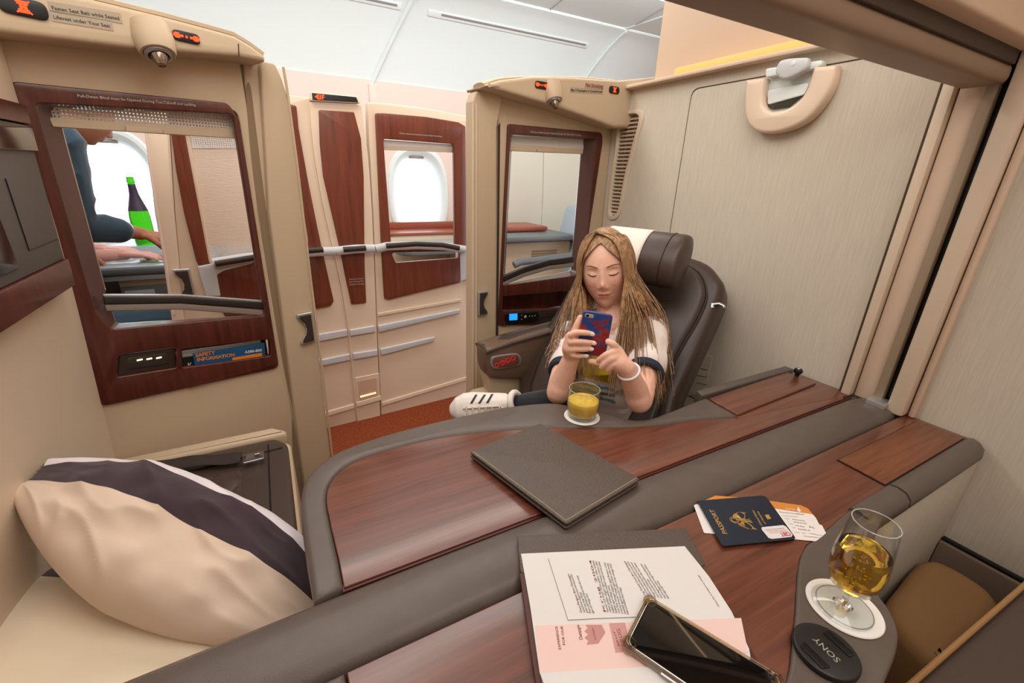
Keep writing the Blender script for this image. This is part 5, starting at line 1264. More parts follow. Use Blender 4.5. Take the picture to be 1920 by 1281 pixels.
# ---------------- remote control in the right partition
rc = RP.root('remote_control', label='black remote handset with a glowing blue screen in the wood frame', cat='remote control')
plate('handset', [fpoly(RP, [(948, 588), (1008, 584), (1013, 592), (1008, 601), (990, 603), (949, 605)], 0.007, -0.02)], -0.022, -0.0096, BLACK, rc, 0.004, vertical=True)
plate('blue_screen', [fpoly(RP, [(955, 589), (970, 588), (970, 600), (955, 601)], 0.002, -0.0225)], -0.0232, -0.0215, mat('blue_glow', (30, 120, 255), 0.3, emit=(30, 130, 255), estr=1.6), rc, 0.0004, vertical=True)
bm = bmesh.new()
for px, py, r in ((985, 594, .006), (978, 591, .002), (978, 599, .002), (993, 593, .0022), (998, 593, .0022), (1003, 592, .0022)):
    u, z = RP.at(px, py, -.0225); add_lathe(bm, [(r, 0), (r, .0015), (r * .8, .002), (0, .002)], 14, Matrix.Translation((u, -0.0218, z)) @ Matrix.Rotation(PI / 2, 4, 'X'))
link('buttons', bm_mesh('b', bm), SILVP, rc)

# ---------------- magazines in the left pocket
def mag(name, label, px, v, m, cat='booklet'):
    r_ = LP.root(name, label=label, cat=cat)
    plate('cover', [fpoly(LP, px, 0.001, v)], v, v + 0.006, m, r_, 0.0008, vertical=True); return r_
mw = mag('white_booklet', 'white booklet at the back of the magazine pocket', [(342, 659), (489, 639), (490, 668), (345, 692)], 0.022, PAPER)
bw = mag('black_magazine', 'black magazine with a white letter K at the left of the pocket', [(341, 671), (490, 652), (490, 668), (343, 692)], 0.012, mat('mag_black', (24, 24, 28), 0.4), 'magazine')
A = LP.at(353, 688, 0.011); B = LP.at(361, 687, 0.011); vtext('lettering', 'K', A[0], A[1], B[0], B[1], 0.0112, PAPER, bw, 0.01)
sc_ = mag('safety_card', 'blue safety information card with orange lettering at the front of the magazine pocket', [(362, 664), (496, 643), (498, 672), (366, 692)], 0.0, mat('card_blue', (36, 84, 124), 0.35, 0.4), 'card')
OL = mat('card_orange', (228, 132, 44), 0.5)
for s, a, b in (('SAFETY', (367, 670), (404, 664)), ('INFORMATION', (370, 678), (440, 668))):
    A = LP.at(*a, -0.001); B = LP.at(*b, -0.001); vtext('lettering', s, A[0], A[1], B[0], B[1], -0.0006, OL, sc_, 0.03)
A = LP.at(459, 663, -0.001); B = LP.at(491, 659, -0.001); vtext('lettering', 'A380-800', A[0], A[1], B[0], B[1], -0.0006, PAPER, sc_, 0.02)
plate('orange_bar', [fpoly(LP, [(436, 671), (491, 662), (492, 668), (436, 676)], 0, -0.001)], -0.0008, -0.0002, OL, sc_, 0, vertical=True)
# ================================================================== PEOPLE
def sph(bm, c, r, mt=None, n=16):
    t = bmesh.new(); bmesh.ops.create_uvsphere(t, u_segments=n * 2, v_segments=n, radius=1)
    if isinstance(r, (int, float)): r = (r, r, r)
    for v in t.verts: v.co = Vector((v.co.x * r[0], v.co.y * r[1], v.co.z * r[2]))
    m_ = Matrix.Translation(Vector(c)) @ (mt.to_4x4() if mt is not None else Matrix())
    t.transform(m_); me = bpy.data.meshes.new('t'); t.to_mesh(me); t.free(); bm.from_mesh(me); bpy.data.meshes.remove(me)
def chain(bm, L, n=14):
    """tapered limb: list of (point, radius); spheres and cones that overlap"""
    for p, r in L: sph(bm, p, r, n=max(6, n // 2 + 2))
    for (p, r), (q, s) in zip(L, L[1:]):
        p, q = Vector(p), Vector(q)
        if (q - p).length > 1e-5:
            k = max(2, int((q - p).length / (min(r, s) * 0.8)))
            add_tube(bm, [p.lerp(q, i / k) for i in range(k + 1)], [r + (s - r) * i / k for i in range(k + 1)], n=n)
def smoothchain(L, n=4):
    P = catmull([Vector((*q[0], q[1])) if False else Vector(q[0]) for q in L], n); Rr = []
    for i in range(len(L) - 1):
        for k in range(n): Rr.append(L[i][1] + (L[i + 1][1] - L[i][1]) * k / n)
    Rr.append(L[-1][1]); return list(zip(P, Rr))
def fuse(name, bm, voxel, mats, parent, smooth=4, fac=0.5):
    me = bpy.data.meshes.new('t'); bm.to_mesh(me); bm.free()
    o = bpy.data.objects.new('t', me); COL.objects.link(o)
    m_ = o.modifiers.new('r', 'REMESH'); m_.mode = 'VOXEL'; m_.voxel_size = voxel; m_.use_smooth_shade = True
    s = o.modifiers.new('s', 'SMOOTH'); s.iterations = smooth; s.factor = fac
    me2 = bpy.data.meshes.new_from_object(o.evaluated_get(bpy.context.evaluated_depsgraph_get()))
    bpy.data.objects.remove(o); bpy.data.meshes.remove(me)
    me2.materials.clear(); me2.name = name
    return link(name, me2, mats, parent, 180)
SKIN = mat('skin_fair', (240, 190, 168), 0.5, 0.35, noise_amt=0.05, nscale=60, sss=0.12)
LIP = mat('lip_rose', (208, 122, 114), 0.45, 0.4)
BLUSH = mat('skin_flushed', (236, 178, 156), 0.5, 0.35, noise_amt=0.08, nscale=140, sss=0.12)
LASH = mat('lash_brown', (70, 46, 36), 0.7)
BROW = mat('brow_brown', (150, 108, 80), 0.8)
NAIL = mat('nail_white', (240, 236, 240), 0.25, 0.5)

def head_mesh(C, X, Y, Z, s=1.0, chin=1.0):
    """C centre at eye height, X to the viewer's right, Y up, Z out of the face"""
    bm = bmesh.new(); bmesh.ops.create_uvsphere(bm, u_segments=140, v_segments=110, radius=1)
    G = lambda x, y, cx_, cy_, sx, sy: math.exp(-((x - cx_) / sx) ** 2 - ((y - cy_) / sy) ** 2)
    for v in bm.verts:
        x, z, y = v.co.x, -v.co.y, v.co.z          # y up, z forward
        hw, hh, hd = 0.0715, 0.108, 0.090
        t = max(0.0, -y)
        wx = hw * (1 - 0.25 * t ** 2.0) * (1.0 if y < 0 else 1 - 0.04 * y)
        px = x * wx; py = y * hh * (1.05 if y < 0 else 1.0)
        pz = z * hd * (1.0 if z < 0 else (1 - 0.0 * t))
        if z < 0: pz *= (1 - 0.35 * t ** 1.5)
        if z > 0:
            # flatten the face front a little
            pz = pz * (0.90 + 0.10 * (1 - abs(x)))
            pz += 0.012 * t ** 2 * (1 - abs(x))
            f = min(1, z * 2.2)
            d = 0
            for e in (-1, 1):
                d -= 0.0095 * G(px, py, e * 0.0290, 0.0020, 0.0140, 0.0100)
                d += 0.0072 * G(px, py, e * 0.0285, -0.0010, 0.0110, 0.0070)
                d += 0.0022 * G(px, py, e * 0.026, 0.0170, 0.017, 0.0050)
                d += 0.0040 * G(px, py, e * 0.0360, -0.0300, 0.018, 0.018)
                d += 0.0045 * G(px, py, e * 0.0100, -0.0385, 0.0048, 0.0050)
                d -= 0.0022 * G(px, py, e * 0.0240, -0.0590, 0.0040, 0.0060)
            d += 0.0065 * G(px, py, 0, -0.010, 0.0070, 0.0200)
            d += 0.0150 * G(px, py, 0, -0.0330, 0.0082, 0.0105)
            d += 0.0040 * G(px, py, 0, -0.0230, 0.0075, 0.0100)
            d -= 0.0030 * G(px, py, 0, -0.0480, 0.012, 0.0035)
            d += 0.0062 * G(px, py, 0, -0.0580, 0.0165, 0.0036)
            d -= 0.0042 * G(px, py, 0, -0.0622, 0.0200, 0.0016)
            d += 0.0070 * G(px, py, 0, -0.0675, 0.0140, 0.0040)
            d -= 0.0036 * G(px, py, 0, -0.0770, 0.0150, 0.0045)
            d += 0.0075 * G(px, py, 0, -0.0930, 0.0160, 0.0120) * chin
            pz += d * f
        v.co = C + (X * px + Y * py + Z * pz) * s
    for e in (-1, 1):
        ear = C + (X * (e * 0.0715) + Y * (-0.010) + Z * (-0.012)) * s
        sph(bm, ear, (0.007 * s, 0.028 * s, 0.016 * s), Matrix((X, Y, Z)).transposed(), 8)
    return bm
def face_coord(p, C, X, Y, Z, s=1.0): q = p - C; return q.dot(X) / s, q.dot(Y) / s, q.dot(Z) / s

# ------------------------------------------------------------------ the girl
girl = empty('person', (0.80, 0.93, 0.45), label='girl with long light brown hair holding up a blue and red phone', cat='person')
def fix(o):      # keep world-space meshes while parented to the girl's empty
    o.location = -Vector(o.parent.location); return o
HC = D(1130, 513, 1.19)                       # eye height
toc = (CAM - HC); Zf = Vector((toc.x, toc.y, -0.04)).normalized()
Zf = (Zf + rt * -0.10).normalized()
Yf = Vector((0, 0, 1)); Yf = (Yf - Zf * Yf.dot(Zf)).normalized(); Xf = Yf.cross(Zf).normalized()
roll = math.radians(9)
Xf, Yf = Xf * math.cos(roll) + Yf * math.sin(roll), Yf * math.cos(roll) - Xf * math.sin(roll)
HS = 1.0
HCc = HC - Zf * 0.080
bm = head_mesh(HCc, Xf, Yf, Zf, HS)
neck = D(1150, 612, 1.27)
chain(bm, [(HCc - Yf * 0.05 - Zf * 0.02, 0.048), (HCc - Yf * 0.10 - Zf * 0.03, 0.040), (neck, 0.042), (neck - Vector((0, 0, 0.04)), 0.055)])
sR = D(1220, 625, 1.24); sL = D(1075, 632, 1.30)       # shoulders, right and left in the picture
chest = (sR + sL) / 2 - Vector((0, 0, 0.07)); hips = Vector((0.83, 0.97, 0.50))
chain(bm, [(sL, 0.036), ((sL + neck) / 2, 0.045), (neck - Vector((0, 0, 0.04)), 0.055), ((sR + neck) / 2, 0.045), (sR, 0.036)])
chain(bm, [(neck - Vector((0, 0, 0.05)), 0.06), (chest, 0.085), (hips + Vector((0, 0, 0.10)), 0.075), (hips, 0.085)])
eL = D(1046, 736, 1.11); wL = D(1072, 668, 1.045); eR = D(1200, 750, 1.03); wR = D(1176, 690, 0.955)
chain(bm, smoothchain([(sL, 0.036), (sL.lerp(eL, 0.5), 0.034), (eL, 0.029), (eL.lerp(wL, 0.35), 0.0285), (wL, 0.0195)]))
chain(bm, smoothchain([(sR, 0.036), (sR.lerp(eR, 0.5), 0.034), (eR, 0.029), (eR.lerp(wR, 0.35), 0.0275), (wR, 0.0190)]))
# phone frame (needed for the fingers)
PC_ = D(1114, 627, 1.0)
def qd(px, py, d): return D(px, py, d)
pTL, pTR, pBR, pBL = D(1091, 581, 0.985), D(1147, 590, 0.972), D(1137, 671, 1.005), D(1084, 661, 1.018)
Xp = ((pTR - pTL) + (pBR - pBL)).normalized(); Yp = ((pTL - pBL) + (pTR - pBR)); Yp = (Yp - Xp * Yp.dot(Xp)).normalized(); Np = Xp.cross(Yp).normalized()
if Np.dot(CAM - PC_) < 0: Np = -Np
PC_ = (pTL + pTR + pBR + pBL) / 4
def on_phone(px, py, lift):
    """point over the phone back seen at a pixel"""
    r = ray(px, py); P0 = PC_ + Np * lift; t = (P0 - CAM).dot(Np) / r.dot(Np); return CAM + r * t
# hand on the left of the picture: palm beside the phone, fingers wrapping over its back
palmL = D(1078, 650, 1.015)
chain(bm, [(wL, 0.0195), (D(1070, 655, 1.03), 0.021), (D(1073, 642, 1.02), 0.019), (D(1076, 632, 1.015), 0.014)])
chain(bm, [(D(1068, 652, 1.02), 0.018), (D(1070, 632, 1.012), 0.013)])
FL = [([(1072, 628, 0.012), (1080, 624, 0.013), (1096, 624, 0.011), (1110, 626, 0.009)], 0.0072),
      ([(1071, 642, 0.012), (1080, 641, 0.014), (1098, 642, 0.012), (1113, 643, 0.009)], 0.0074),
      ([(1072, 656, 0.012), (1080, 655, 0.013), (1096, 655, 0.011), (1108, 654, 0.009)], 0.0068),
      ([(1073, 666, 0.010), (1080, 668, 0.010), (1090, 668, 0.009), (1098, 667, 0.008)], 0.0058)]
tips = []
for F, r in FL:
    P = [on_phone(a, b, c) for a, b, c in F]; tips.append((P[-1], (P[-1] - P[-2]).normalized(), r))
    chain(bm, smoothchain([(P[0], r * 1.15), (P[1], r * 1.05), (P[2], r), (P[3], r * 0.82)], 3), 10)
# thumb up the left edge
chain(bm, smoothchain([(D(1073, 640, 1.02), 0.010), (D(1078, 622, 1.012), 0.0095), (D(1083, 608, 1.005), 0.0085), (D(1088, 596, 1.002), 0.0072)], 3), 10)
# hand on the right of the picture
kn = [D(1150, 661, 0.955), D(1158, 670, 0.95), D(1162, 679, 0.95), D(1160, 688, 0.955)]
chain(bm, [(wR, 0.0190), (D(1163, 682, 0.955), 0.0205), (D(1154, 671, 0.958), 0.017)])
chain(bm, [(D(1170, 686, 0.955), 0.018), (D(1158, 660, 0.958), 0.0135)])
FR = [([(1160, 656, .958), (1150, 646, .948), (1142, 642, .952), (1140, 640, .958)], 0.0076, True),
      ([(1154, 660, .95), (1140, 664, .945), (1128, 672, .955), (1122, 677, .965)], 0.0074, False),
      ([(1157, 669, .948), (1145, 674, .942), (1134, 683, .950), (1128, 689, .958)], 0.0072, False),
      ([(1160, 678, .948), (1150, 684, .944), (1143, 691, .950), (1139, 695, .956)], 0.0064, False)]
for F, r, nl in FR:
    P = [D(a, b, c) for a, b, c in F]
    if nl: tips.append((P[-1] + Np * 0.001, (P[-1] - P[-2]).normalized(), r))
    chain(bm, smoothchain([(P[0], r * 1.15), (P[1], r * 1.08), (P[2], r), (P[3], r * 0.86)], 3), 10)
chain(bm, smoothchain([(D(1150, 680, .965), 0.0100), (D(1134, 683, .985), 0.0088), (D(1118, 680, 1.0), 0.0082), (D(1108, 678, 1.008), 0.0072)], 3), 10)
# legs inside the leggings and the ankle
kn1 = D(1040, 760, 1.20); an1 = D(966, 762, 1.235); kn2 = Vector((0.62, 0.83, 0.50)); an2 = Vector((0.60, 1.04, 0.475))
chain(bm, smoothchain([(hips, 0.062), (hips.lerp(kn1, 0.5), 0.052), (kn1, 0.036), (kn1.lerp(an1, 0.5), 0.034), (an1, 0.024)]))
chain(bm, smoothchain([(hips, 0.062), (hips.lerp(kn2, 0.5), 0.052), (kn2, 0.038), (an2, 0.026)]))
body = fix(fuse('body', bm, 0.0025, [SKIN, LIP, BLUSH], girl, 3, 0.5))
fc_ = lambda p: face_coord(p, HCc, Xf, Yf, Zf, HS)
for p in body.data.polygons:
    x, y, z = fc_(p.center)
    if z > 0.05:
        yl = -0.0622 + 0.0010 * math.cos(x * 260)
        up_ = -0.0565 - 3.0 * x * x * 6 + (0.0008 if abs(x) > 0.004 else -0.0003); lo_ = -0.0705 + 26 * x * x
        if abs(x) < 0.0205 and lo_ < y < up_: p.material_index = 1
        elif (abs(abs(x) - 0.038) < 0.020 and abs(y + 0.028) < 0.014 and ((abs(x) - 0.038) / 0.02) ** 2 + ((y + 0.028) / 0.014) ** 2 < 1) or (x * x / 0.0001 + ((y + 0.034) / 0.008) ** 2 < 1): p.material_index = 2
# find the front surface for brows and lashes
from mathutils.bvhtree import BVHTree
bv = BVHTree.FromPolygons([v.co for v in body.data.vertices], [tuple(p.vertices) for p in body.data.polygons])
def surf(x, y, lift=0.0006):
    o_ = HCc + (Xf * x + Yf * y + Zf * 0.2) * HS; h = bv.ray_cast(o_, -Zf)
    return (h[0] if h[0] else HCc + Zf * 0.09) + Zf * lift
for e in (-1, 1):
    pts = [surf(e * (0.0160 + 0.0260 * t), -0.0060 + 0.0030 * (2 * t - 1) ** 2 + (0.0015 if t > 0.8 else 0), 0.0005) for t in [k / 10 for k in range(11)]]
    bm = bmesh.new(); add_tube(bm, pts, [0.0007 + 0.0008 * math.sin(PI * k / 10) for k in range(11)], n=6)
    for k in range(2, 11):
        a = pts[k]; add_tube(bm, [a, a + Zf * 0.003 - Yf * 0.0035 + Xf * e * 0.0006 * (k - 5)], [0.0004, 0.0001], n=4)
    fix(link('eyelashes', bm_mesh('l', bm), LASH, girl))
    pts = [surf(e * (0.0130 + 0.0330 * t), 0.0165 + 0.0050 * math.sin(PI * min(1, t * 0.75 + 0.05)), 0.0002) for t in [k / 12 for k in range(13)]]
    bm = bmesh.new(); add_tube(bm, pts, [0.0022 * (1 - (k / 12) ** 2 * 0.75) for k in range(13)], n=8, flat=1.0); fix(link('eyebrow', bm_mesh('b', bm), BROW, girl))
    pts = [surf(e * (0.0170 + 0.0240 * t), 0.0062 + 0.0022 * math.sin(PI * t), 0.0001) for t in [k / 10 for k in range(11)]]
for P, d, r in tips:
    q = P + Np * (r * 0.62) + d * 0.0015
    X_ = d; Y_ = (Np - X_ * Np.dot(X_)).normalized(); Z_ = X_.cross(Y_)
    bm = bmesh.new(); sph(bm, q, (0.0058, 0.0018, 0.0046), Matrix((X_, Y_, Z_)).transposed(), 8); fix(link('fingernail', bm_mesh('n', bm), NAIL, girl))
# wristband
dr = (eR - wR).normalized(); wc = wR + dr * 0.012; x_, y_ = frame3(dr)
bm = bmesh.new(); add_tube(bm, [wc + x_ * (0.0235 * math.cos(a)) + y_ * (0.0235 * math.sin(a)) for a in [2 * PI * k / 36 for k in range(36)]], 0.0028, n=8, closed=True)
fix(link('wristband', bm_mesh('w', bm), NAIL, girl))
# shirt
TEE = mat('shirt_white', (236, 224, 218), 0.85, 0.15, bump=(1200, 0.3)); TRIM = mat('shirt_navy', (40, 46, 62), 0.85)
TY = mat('print_yellow', (232, 196, 40), 0.8); TT = mat('print_teal', (110, 160, 160), 0.8)
bm = bmesh.new()
chain(bm, [(sL, 0.046), ((sL + neck) / 2 - Vector((0, 0, 0.012)), 0.052), (neck - Vector((0, 0, 0.055)), 0.060), ((sR + neck) / 2 - Vector((0, 0, 0.012)), 0.052), (sR, 0.046)])
ax = (sR - sL).normalized()
for t, w_, dd in ((0.0, 0.080, 0.075), (0.25, 0.082, 0.085), (0.5, 0.078, 0.085), (0.75, 0.080, 0.088), (1.0, 0.090, 0.092)):
    c = chest.lerp(hips, t) 
    for k in (-1, -0.5, 0, 0.5, 1): sph(bm, c + ax * (k * 0.055), dd)
chain(bm, [(neck - Vector((0, 0, 0.06)), 0.066), (chest, 0.09)])
cL = sL.lerp(eL, 0.50); cR = sR.lerp(eR, 0.52)
chain(bm, smoothchain([(sL, 0.047), (sL.lerp(cL, .5), 0.047), (cL, 0.046)]))
chain(bm, smoothchain([(sR, 0.048), (sR.lerp(cR, .5), 0.050), (cR, 0.051)]))
shirt = fuse('shirt', bm, 0.004, [TEE, TY, TT], girl, 8, 0.6)
NRM = [v.normal.copy() for v in shirt.data.vertices]
for v in shirt.data.vertices:
    n_ = noise.noise(v.co * 14) * 0.006 + (1 - abs(noise.noise(Vector((v.co.x * 9, v.co.y * 9, v.co.z * 20))))) ** 4 * 0.006
    v.co += NRM[v.index] * (n_ - 0.002)
fwd = Vector((-0.64, -0.77, 0)); cc_ = (chest + hips) / 2
for p in shirt.data.polygons:
    q = p.center; w_ = (q - cc_).dot(ax); f = (q - cc_).dot(fwd); h_ = q.z - 0.0
    if f > 0.02 and abs(w_ + 0.005) < 0.060:
        zz = q.z + 0.12 * w_
        if 0.665 < zz < 0.745: p.material_index = 1
        elif 0.600 < zz < 0.660 and int((zz - 0.6) / 0.010) % 2 == 0: p.material_index = 2
fix(shirt)
for c, s_, e_, r in ((cL, sL, eL, 0.0468), (cR, sR, eR, 0.0518)):
    d = (e_ - s_).normalized(); x_, y_ = frame3(d)
    bm = bmesh.new()
    for k in range(3): add_tube(bm, [c + d * (r * 0.60 + 0.006 * k) + x_ * ((r - 0.010) * math.cos(a)) + y_ * ((r - 0.010) * math.sin(a)) for a in [2 * PI * j / 40 for j in range(40)]], 0.0062, n=8, closed=True)
    fix(link('sleeve_cuff', bm_mesh('c', bm), TRIM, girl))
bm = bmesh.new(); nd = Vector((-0.25, -0.3, 0.9)).normalized(); x_, y_ = frame3(nd); nc = neck - Vector((0, 0, 0.022)) + fwd * 0.010
add_tube(bm, [nc + x_ * (0.062 * math.cos(a)) + y_ * (0.062 * math.sin(a)) for a in [2 * PI * j / 40 for j in range(40)]], 0.006, n=8, closed=True)
fix(link('collar', bm_mesh('c', bm), TRIM, girl))
# leggings
LEG = mat('leggings_black', (36, 36, 42), 0.85, 0.2, sheen=0.3)
bm = bmesh.new()
chain(bm, smoothchain([(hips, 0.080), (hips.lerp(kn1, 0.5), 0.064), (kn1, 0.046), (kn1.lerp(an1, 0.5), 0.041), (kn1.lerp(an1, 0.88), 0.033)]))
chain(bm, smoothchain([(hips, 0.080), (hips.lerp(kn2, 0.5), 0.064), (kn2, 0.048), (kn2.lerp(an2, 0.9), 0.036)]))
fix(fuse('leggings', bm, 0.005, [LEG], girl, 6, 0.6))
# hair: locks from a parting, down over both shoulders and behind
HM = bpy.data.materials.new('hair_light_brown'); HM.use_nodes = True
nt = HM.node_tree; b = nt.nodes['Principled BSDF']
tc = nt.nodes.new('ShaderNodeTexCoord'); n_ = nt.nodes.new('ShaderNodeTexNoise'); n_.inputs['Scale'].default_value = 1
mp = nt.nodes.new('ShaderNodeMapping'); mp.inputs['Scale'].default_value = (160, 160, 6); nt.links.new(tc.outputs['Object'], mp.inputs[0]); nt.links.new(mp.outputs[0], n_.inputs['Vector'])
cr = nt.nodes.new('ShaderNodeValToRGB'); cr.color_ramp.elements[0].position = 0.3; cr.color_ramp.elements[0].color = srgb(122, 88, 58); cr.color_ramp.elements[1].position = 0.7; cr.color_ramp.elements[1].color = srgb(188, 148, 108)
nt.links.new(n_.outputs['Fac'], cr.inputs[0]); nt.links.new(cr.outputs[0], b.inputs['Base Color']); b.inputs['Roughness'].default_value = 0.5; b.inputs['Specular IOR Level'].default_value = 0.5
b.inputs['Anisotropic'].default_value = 0.4
bm = bmesh.new()
rnd = random.Random(11)
def hp_(x, y, z): return HCc + (Xf * x + Yf * y + Zf * z) * HS
def scalp(th, ph, k=1.0):
    """th around from the face (0) to the back, ph from crown (0) down"""
    return hp_(0.0715 * k * math.sin(ph) * math.sin(th), 0.108 * k * math.cos(ph), 0.090 * k * math.sin(ph) * math.cos(th))
# cap
def capf(i, j):
    th = -PI + 2 * PI * i; ph = 0.02 + j * 1.95
    lim = 0.80 + 0.8 * min(1, abs(th) / 1.15) ** 1.5 + 0.10 * max(-0.2, min(1, th / 0.3))
    ph = min(ph, lim if abs(th) < 1.7 else 1.95)
    return scalp(th, ph, 1.055)
add_grid(bm, capf, 60, 30, closeu=False)
ends = []
def lock(root, mids, end, r0, r1):
    P = catmull([root] + mids + [end], 6); N = len(P)
    R_ = [r0 * min(1, 0.15 + 5.0 * i / N) * (0.7 + 0.5 * math.sin(PI * min(1, (i / N) * 1.3))) * (1 - (i / (N - 1)) ** 4 * 0.9) + r1 * 0.0 for i in range(N)]
    add_tube(bm, P, R_, n=6, flat=0.6)
part = lambda t: hp_(-0.016 + 0.004 * rnd.uniform(-1, 1), 0.111 * math.cos(t * 0.9) , 0.094 * math.sin(0.55 - t * 1.4) + 0.004)
for side in (-1, 1):
    nL = 300 if side > 0 else 230
    for k in range(nL):
        # angle round the head where the lock crosses ear level
        th = side * (0.80 + 2.2 * rnd.random() ** 0.9) if side > 0 else side * (0.95 + 2.1 * rnd.random() ** 0.9)
        t = min(1, max(0, (abs(th) - 0.8) / 2.2 + rnd.uniform(-0.10, 0.10))); rt_ = part(t)
        m1 = scalp(th * 0.72, 0.80, 1.07 + 0.03 * rnd.random()); m1b = scalp(th * 0.92, 1.25, 1.09 + 0.04 * rnd.random())
        m2 = scalp(th, 1.75, 1.10 + 0.07 * rnd.random())
        front = abs(th) < 1.9
        if side > 0:
            if front:
                u = rnd.random() ** 2.0; sh_ = D(1160 + 66 * u, 606 + 16 * rnd.random(), 1.135 + 0.025 * rnd.random())
                en = D(1138 + 108 * u + 8 * rnd.random(), 705 + 48 * rnd.random() + (18 if u > 0.5 else 0), (1.095 if u < 0.45 else 1.025) + 0.02 * rnd.random())
            else:
                sh_ = D(1190 + 50 * rnd.random(), 610, 1.26); en = D(1190 + 70 * rnd.random(), 700 + 60 * rnd.random(), 1.23 + 0.04 * rnd.random())
        else:
            if front:
                u = rnd.random(); sh_ = D(1070 + 34 * u, 606, 1.19 - 0.01 * rnd.random()); en = D(1062 + 66 * u, 690 + 45 * rnd.random(), 1.12 + 0.02 * rnd.random())
            else:
                sh_ = D(1070 + 30 * rnd.random(), 606, 1.27); en = D(1056 + 44 * rnd.random(), 670 + 50 * rnd.random(), 1.23)
        m3 = m2.lerp(sh_, 0.5) + Vector((rnd.uniform(-1, 1), rnd.uniform(-1, 1), 0)) * 0.004
        lock(rt_, [m1, m1b, m2, m3, sh_], en, 0.0030 + 0.0022 * rnd.random(), 0.001)
# fine stray hairs
for k in range(60):
    side = -1 if k % 2 else 1; th = side * (0.9 + 1.2 * rnd.random())
    m2 = scalp(th, 1.7, 1.18); 
    if side < 0: sh_ = D(1040 + 30 * rnd.random(), 600 + 30 * rnd.random(), 1.24); en = D(1020 + 40 * rnd.random(), 640 + 50 * rnd.random(), 1.20)
    else: sh_ = D(1225 + 30 * rnd.random(), 600 + 30 * rnd.random(), 1.20); en = D(1200 + 65 * rnd.random(), 690 + 60 * rnd.random(), 1.15)
    P = catmull([part(rnd.random()), scalp(th * 0.75, 0.8, 1.12), m2, sh_, en], 6); add_tube(bm, P, 0.0009, n=4)
hair = fix(link('hair', bm_mesh('hair', bm), HM, girl, 80))
# trainer on the crossed foot
SHW = mat('trainer_white', (236, 226, 218), 0.55, 0.3); 
heel = D(946, 757, 1.235); toe = D(852, 769, 1.225); Lf = (toe - heel).length; A_ = (toe - heel).normalized(); 
sole = Vector((-0.30, -0.82, 0.48)); sole = (sole - A_ * sole.dot(A_)).normalized()    # towards the top of the shoe
S_ = A_.cross(sole).normalized()
bm = bmesh.new()
sec = [(-0.10, 0.020, 0.030), (-0.02, 0.030, 0.040), (0.1, 0.033, 0.042), (0.25, 0.036, 0.040), (0.4, 0.040, 0.036), (0.6, 0.045, 0.033), (0.78, 0.045, 0.030), (0.92, 0.037, 0.026), (1.02, 0.020, 0.016)]
for (a, w_, h_), (b2, w2, h2) in zip(sec, sec[1:]):
    for k in range(4):
        t = k / 4; aa = a + (b2 - a) * t; ww = w_ + (w2 - w_) * t; hh = h_ + (h2 - h_) * t
        sph(bm, heel + A_ * (aa * Lf) + sole * (hh * 0.5 - 0.014), (0.016, ww, hh), Matrix((A_, S_, sole)).transposed(), 8)
shoe = fix(fuse('trainer', bm, 0.0025, [SHW], girl, 4, 0.5))
bvs = BVHTree.FromPolygons([v.co for v in shoe.data.vertices], [tuple(p.vertices) for p in shoe.data.polygons])
def ssurf(px, py, lift=0.001):
    r = ray(px, py).normalized(); h = bvs.ray_cast(CAM, r); return (h[0] - r * lift) if h[0] else None
BLK = mat('stripe_black', (34, 34, 38), 0.6)
for (x0, y0, x1, y1) in ((883, 757, 893, 740), (898, 757, 909, 740), (913, 756, 923, 739)):
    bm = bmesh.new(); g = [[ssurf(x0 + (x1 - x0) * j / 6 + 4.5 * i / 3 - 2, y0 + (y1 - y0) * j / 6, 0.0012) for j in range(7)] for i in range(4)]
    if all(all(q is not None for q in r_) for r_ in g):
        V = [[bm.verts.new(q) for q in r_] for r_ in g]
        for i in range(3):
            for j in range(6): bm.faces.new((V[i][j], V[i + 1][j], V[i + 1][j + 1], V[i][j + 1]))
    o_ = link('side_stripe', bm_mesh('s', bm), BLK, shoe, 60)
bm = bmesh.new()
for k in range(6):
    x = 874 + 12 * k
    pts = [ssurf(x + 3 * t / 5, 762 + 20 * t / 5 + (k % 2), 0.003) for t in range(6)]
    if all(p is not None for p in pts): add_tube(bm, pts, 0.0028, n=6)
for (a, b_) in (((868, 766), (935, 762)), ((872, 782), (938, 778)), ((938, 762), (925, 790)), ((942, 764), (945, 786))):
    pts = [ssurf(a[0] + (b_[0] - a[0]) * t / 8, a[1] + (b_[1] - a[1]) * t / 8, 0.0025) for t in range(9)]
    pts = [p for p in pts if p is not None]
    if len(pts) > 3: add_tube(bm, pts, 0.0024, n=6)
link('laces', bm_mesh('l', bm), mat('lace_cream', (222, 208, 196), 0.8), shoe)
ac = heel + sole * 0.022 - A_ * 0.030
bm = bmesh.new(); add_tube(bm, [ac + sole * (0.024 * math.cos(a)) + S_ * (0.027 * math.sin(a)) + A_ * (0.016 * math.cos(a)) for a in [2 * PI * k / 30 for k in range(30)]], 0.009, n=10, closed=True)
link('padded_collar', bm_mesh('c', bm), SHW, shoe)
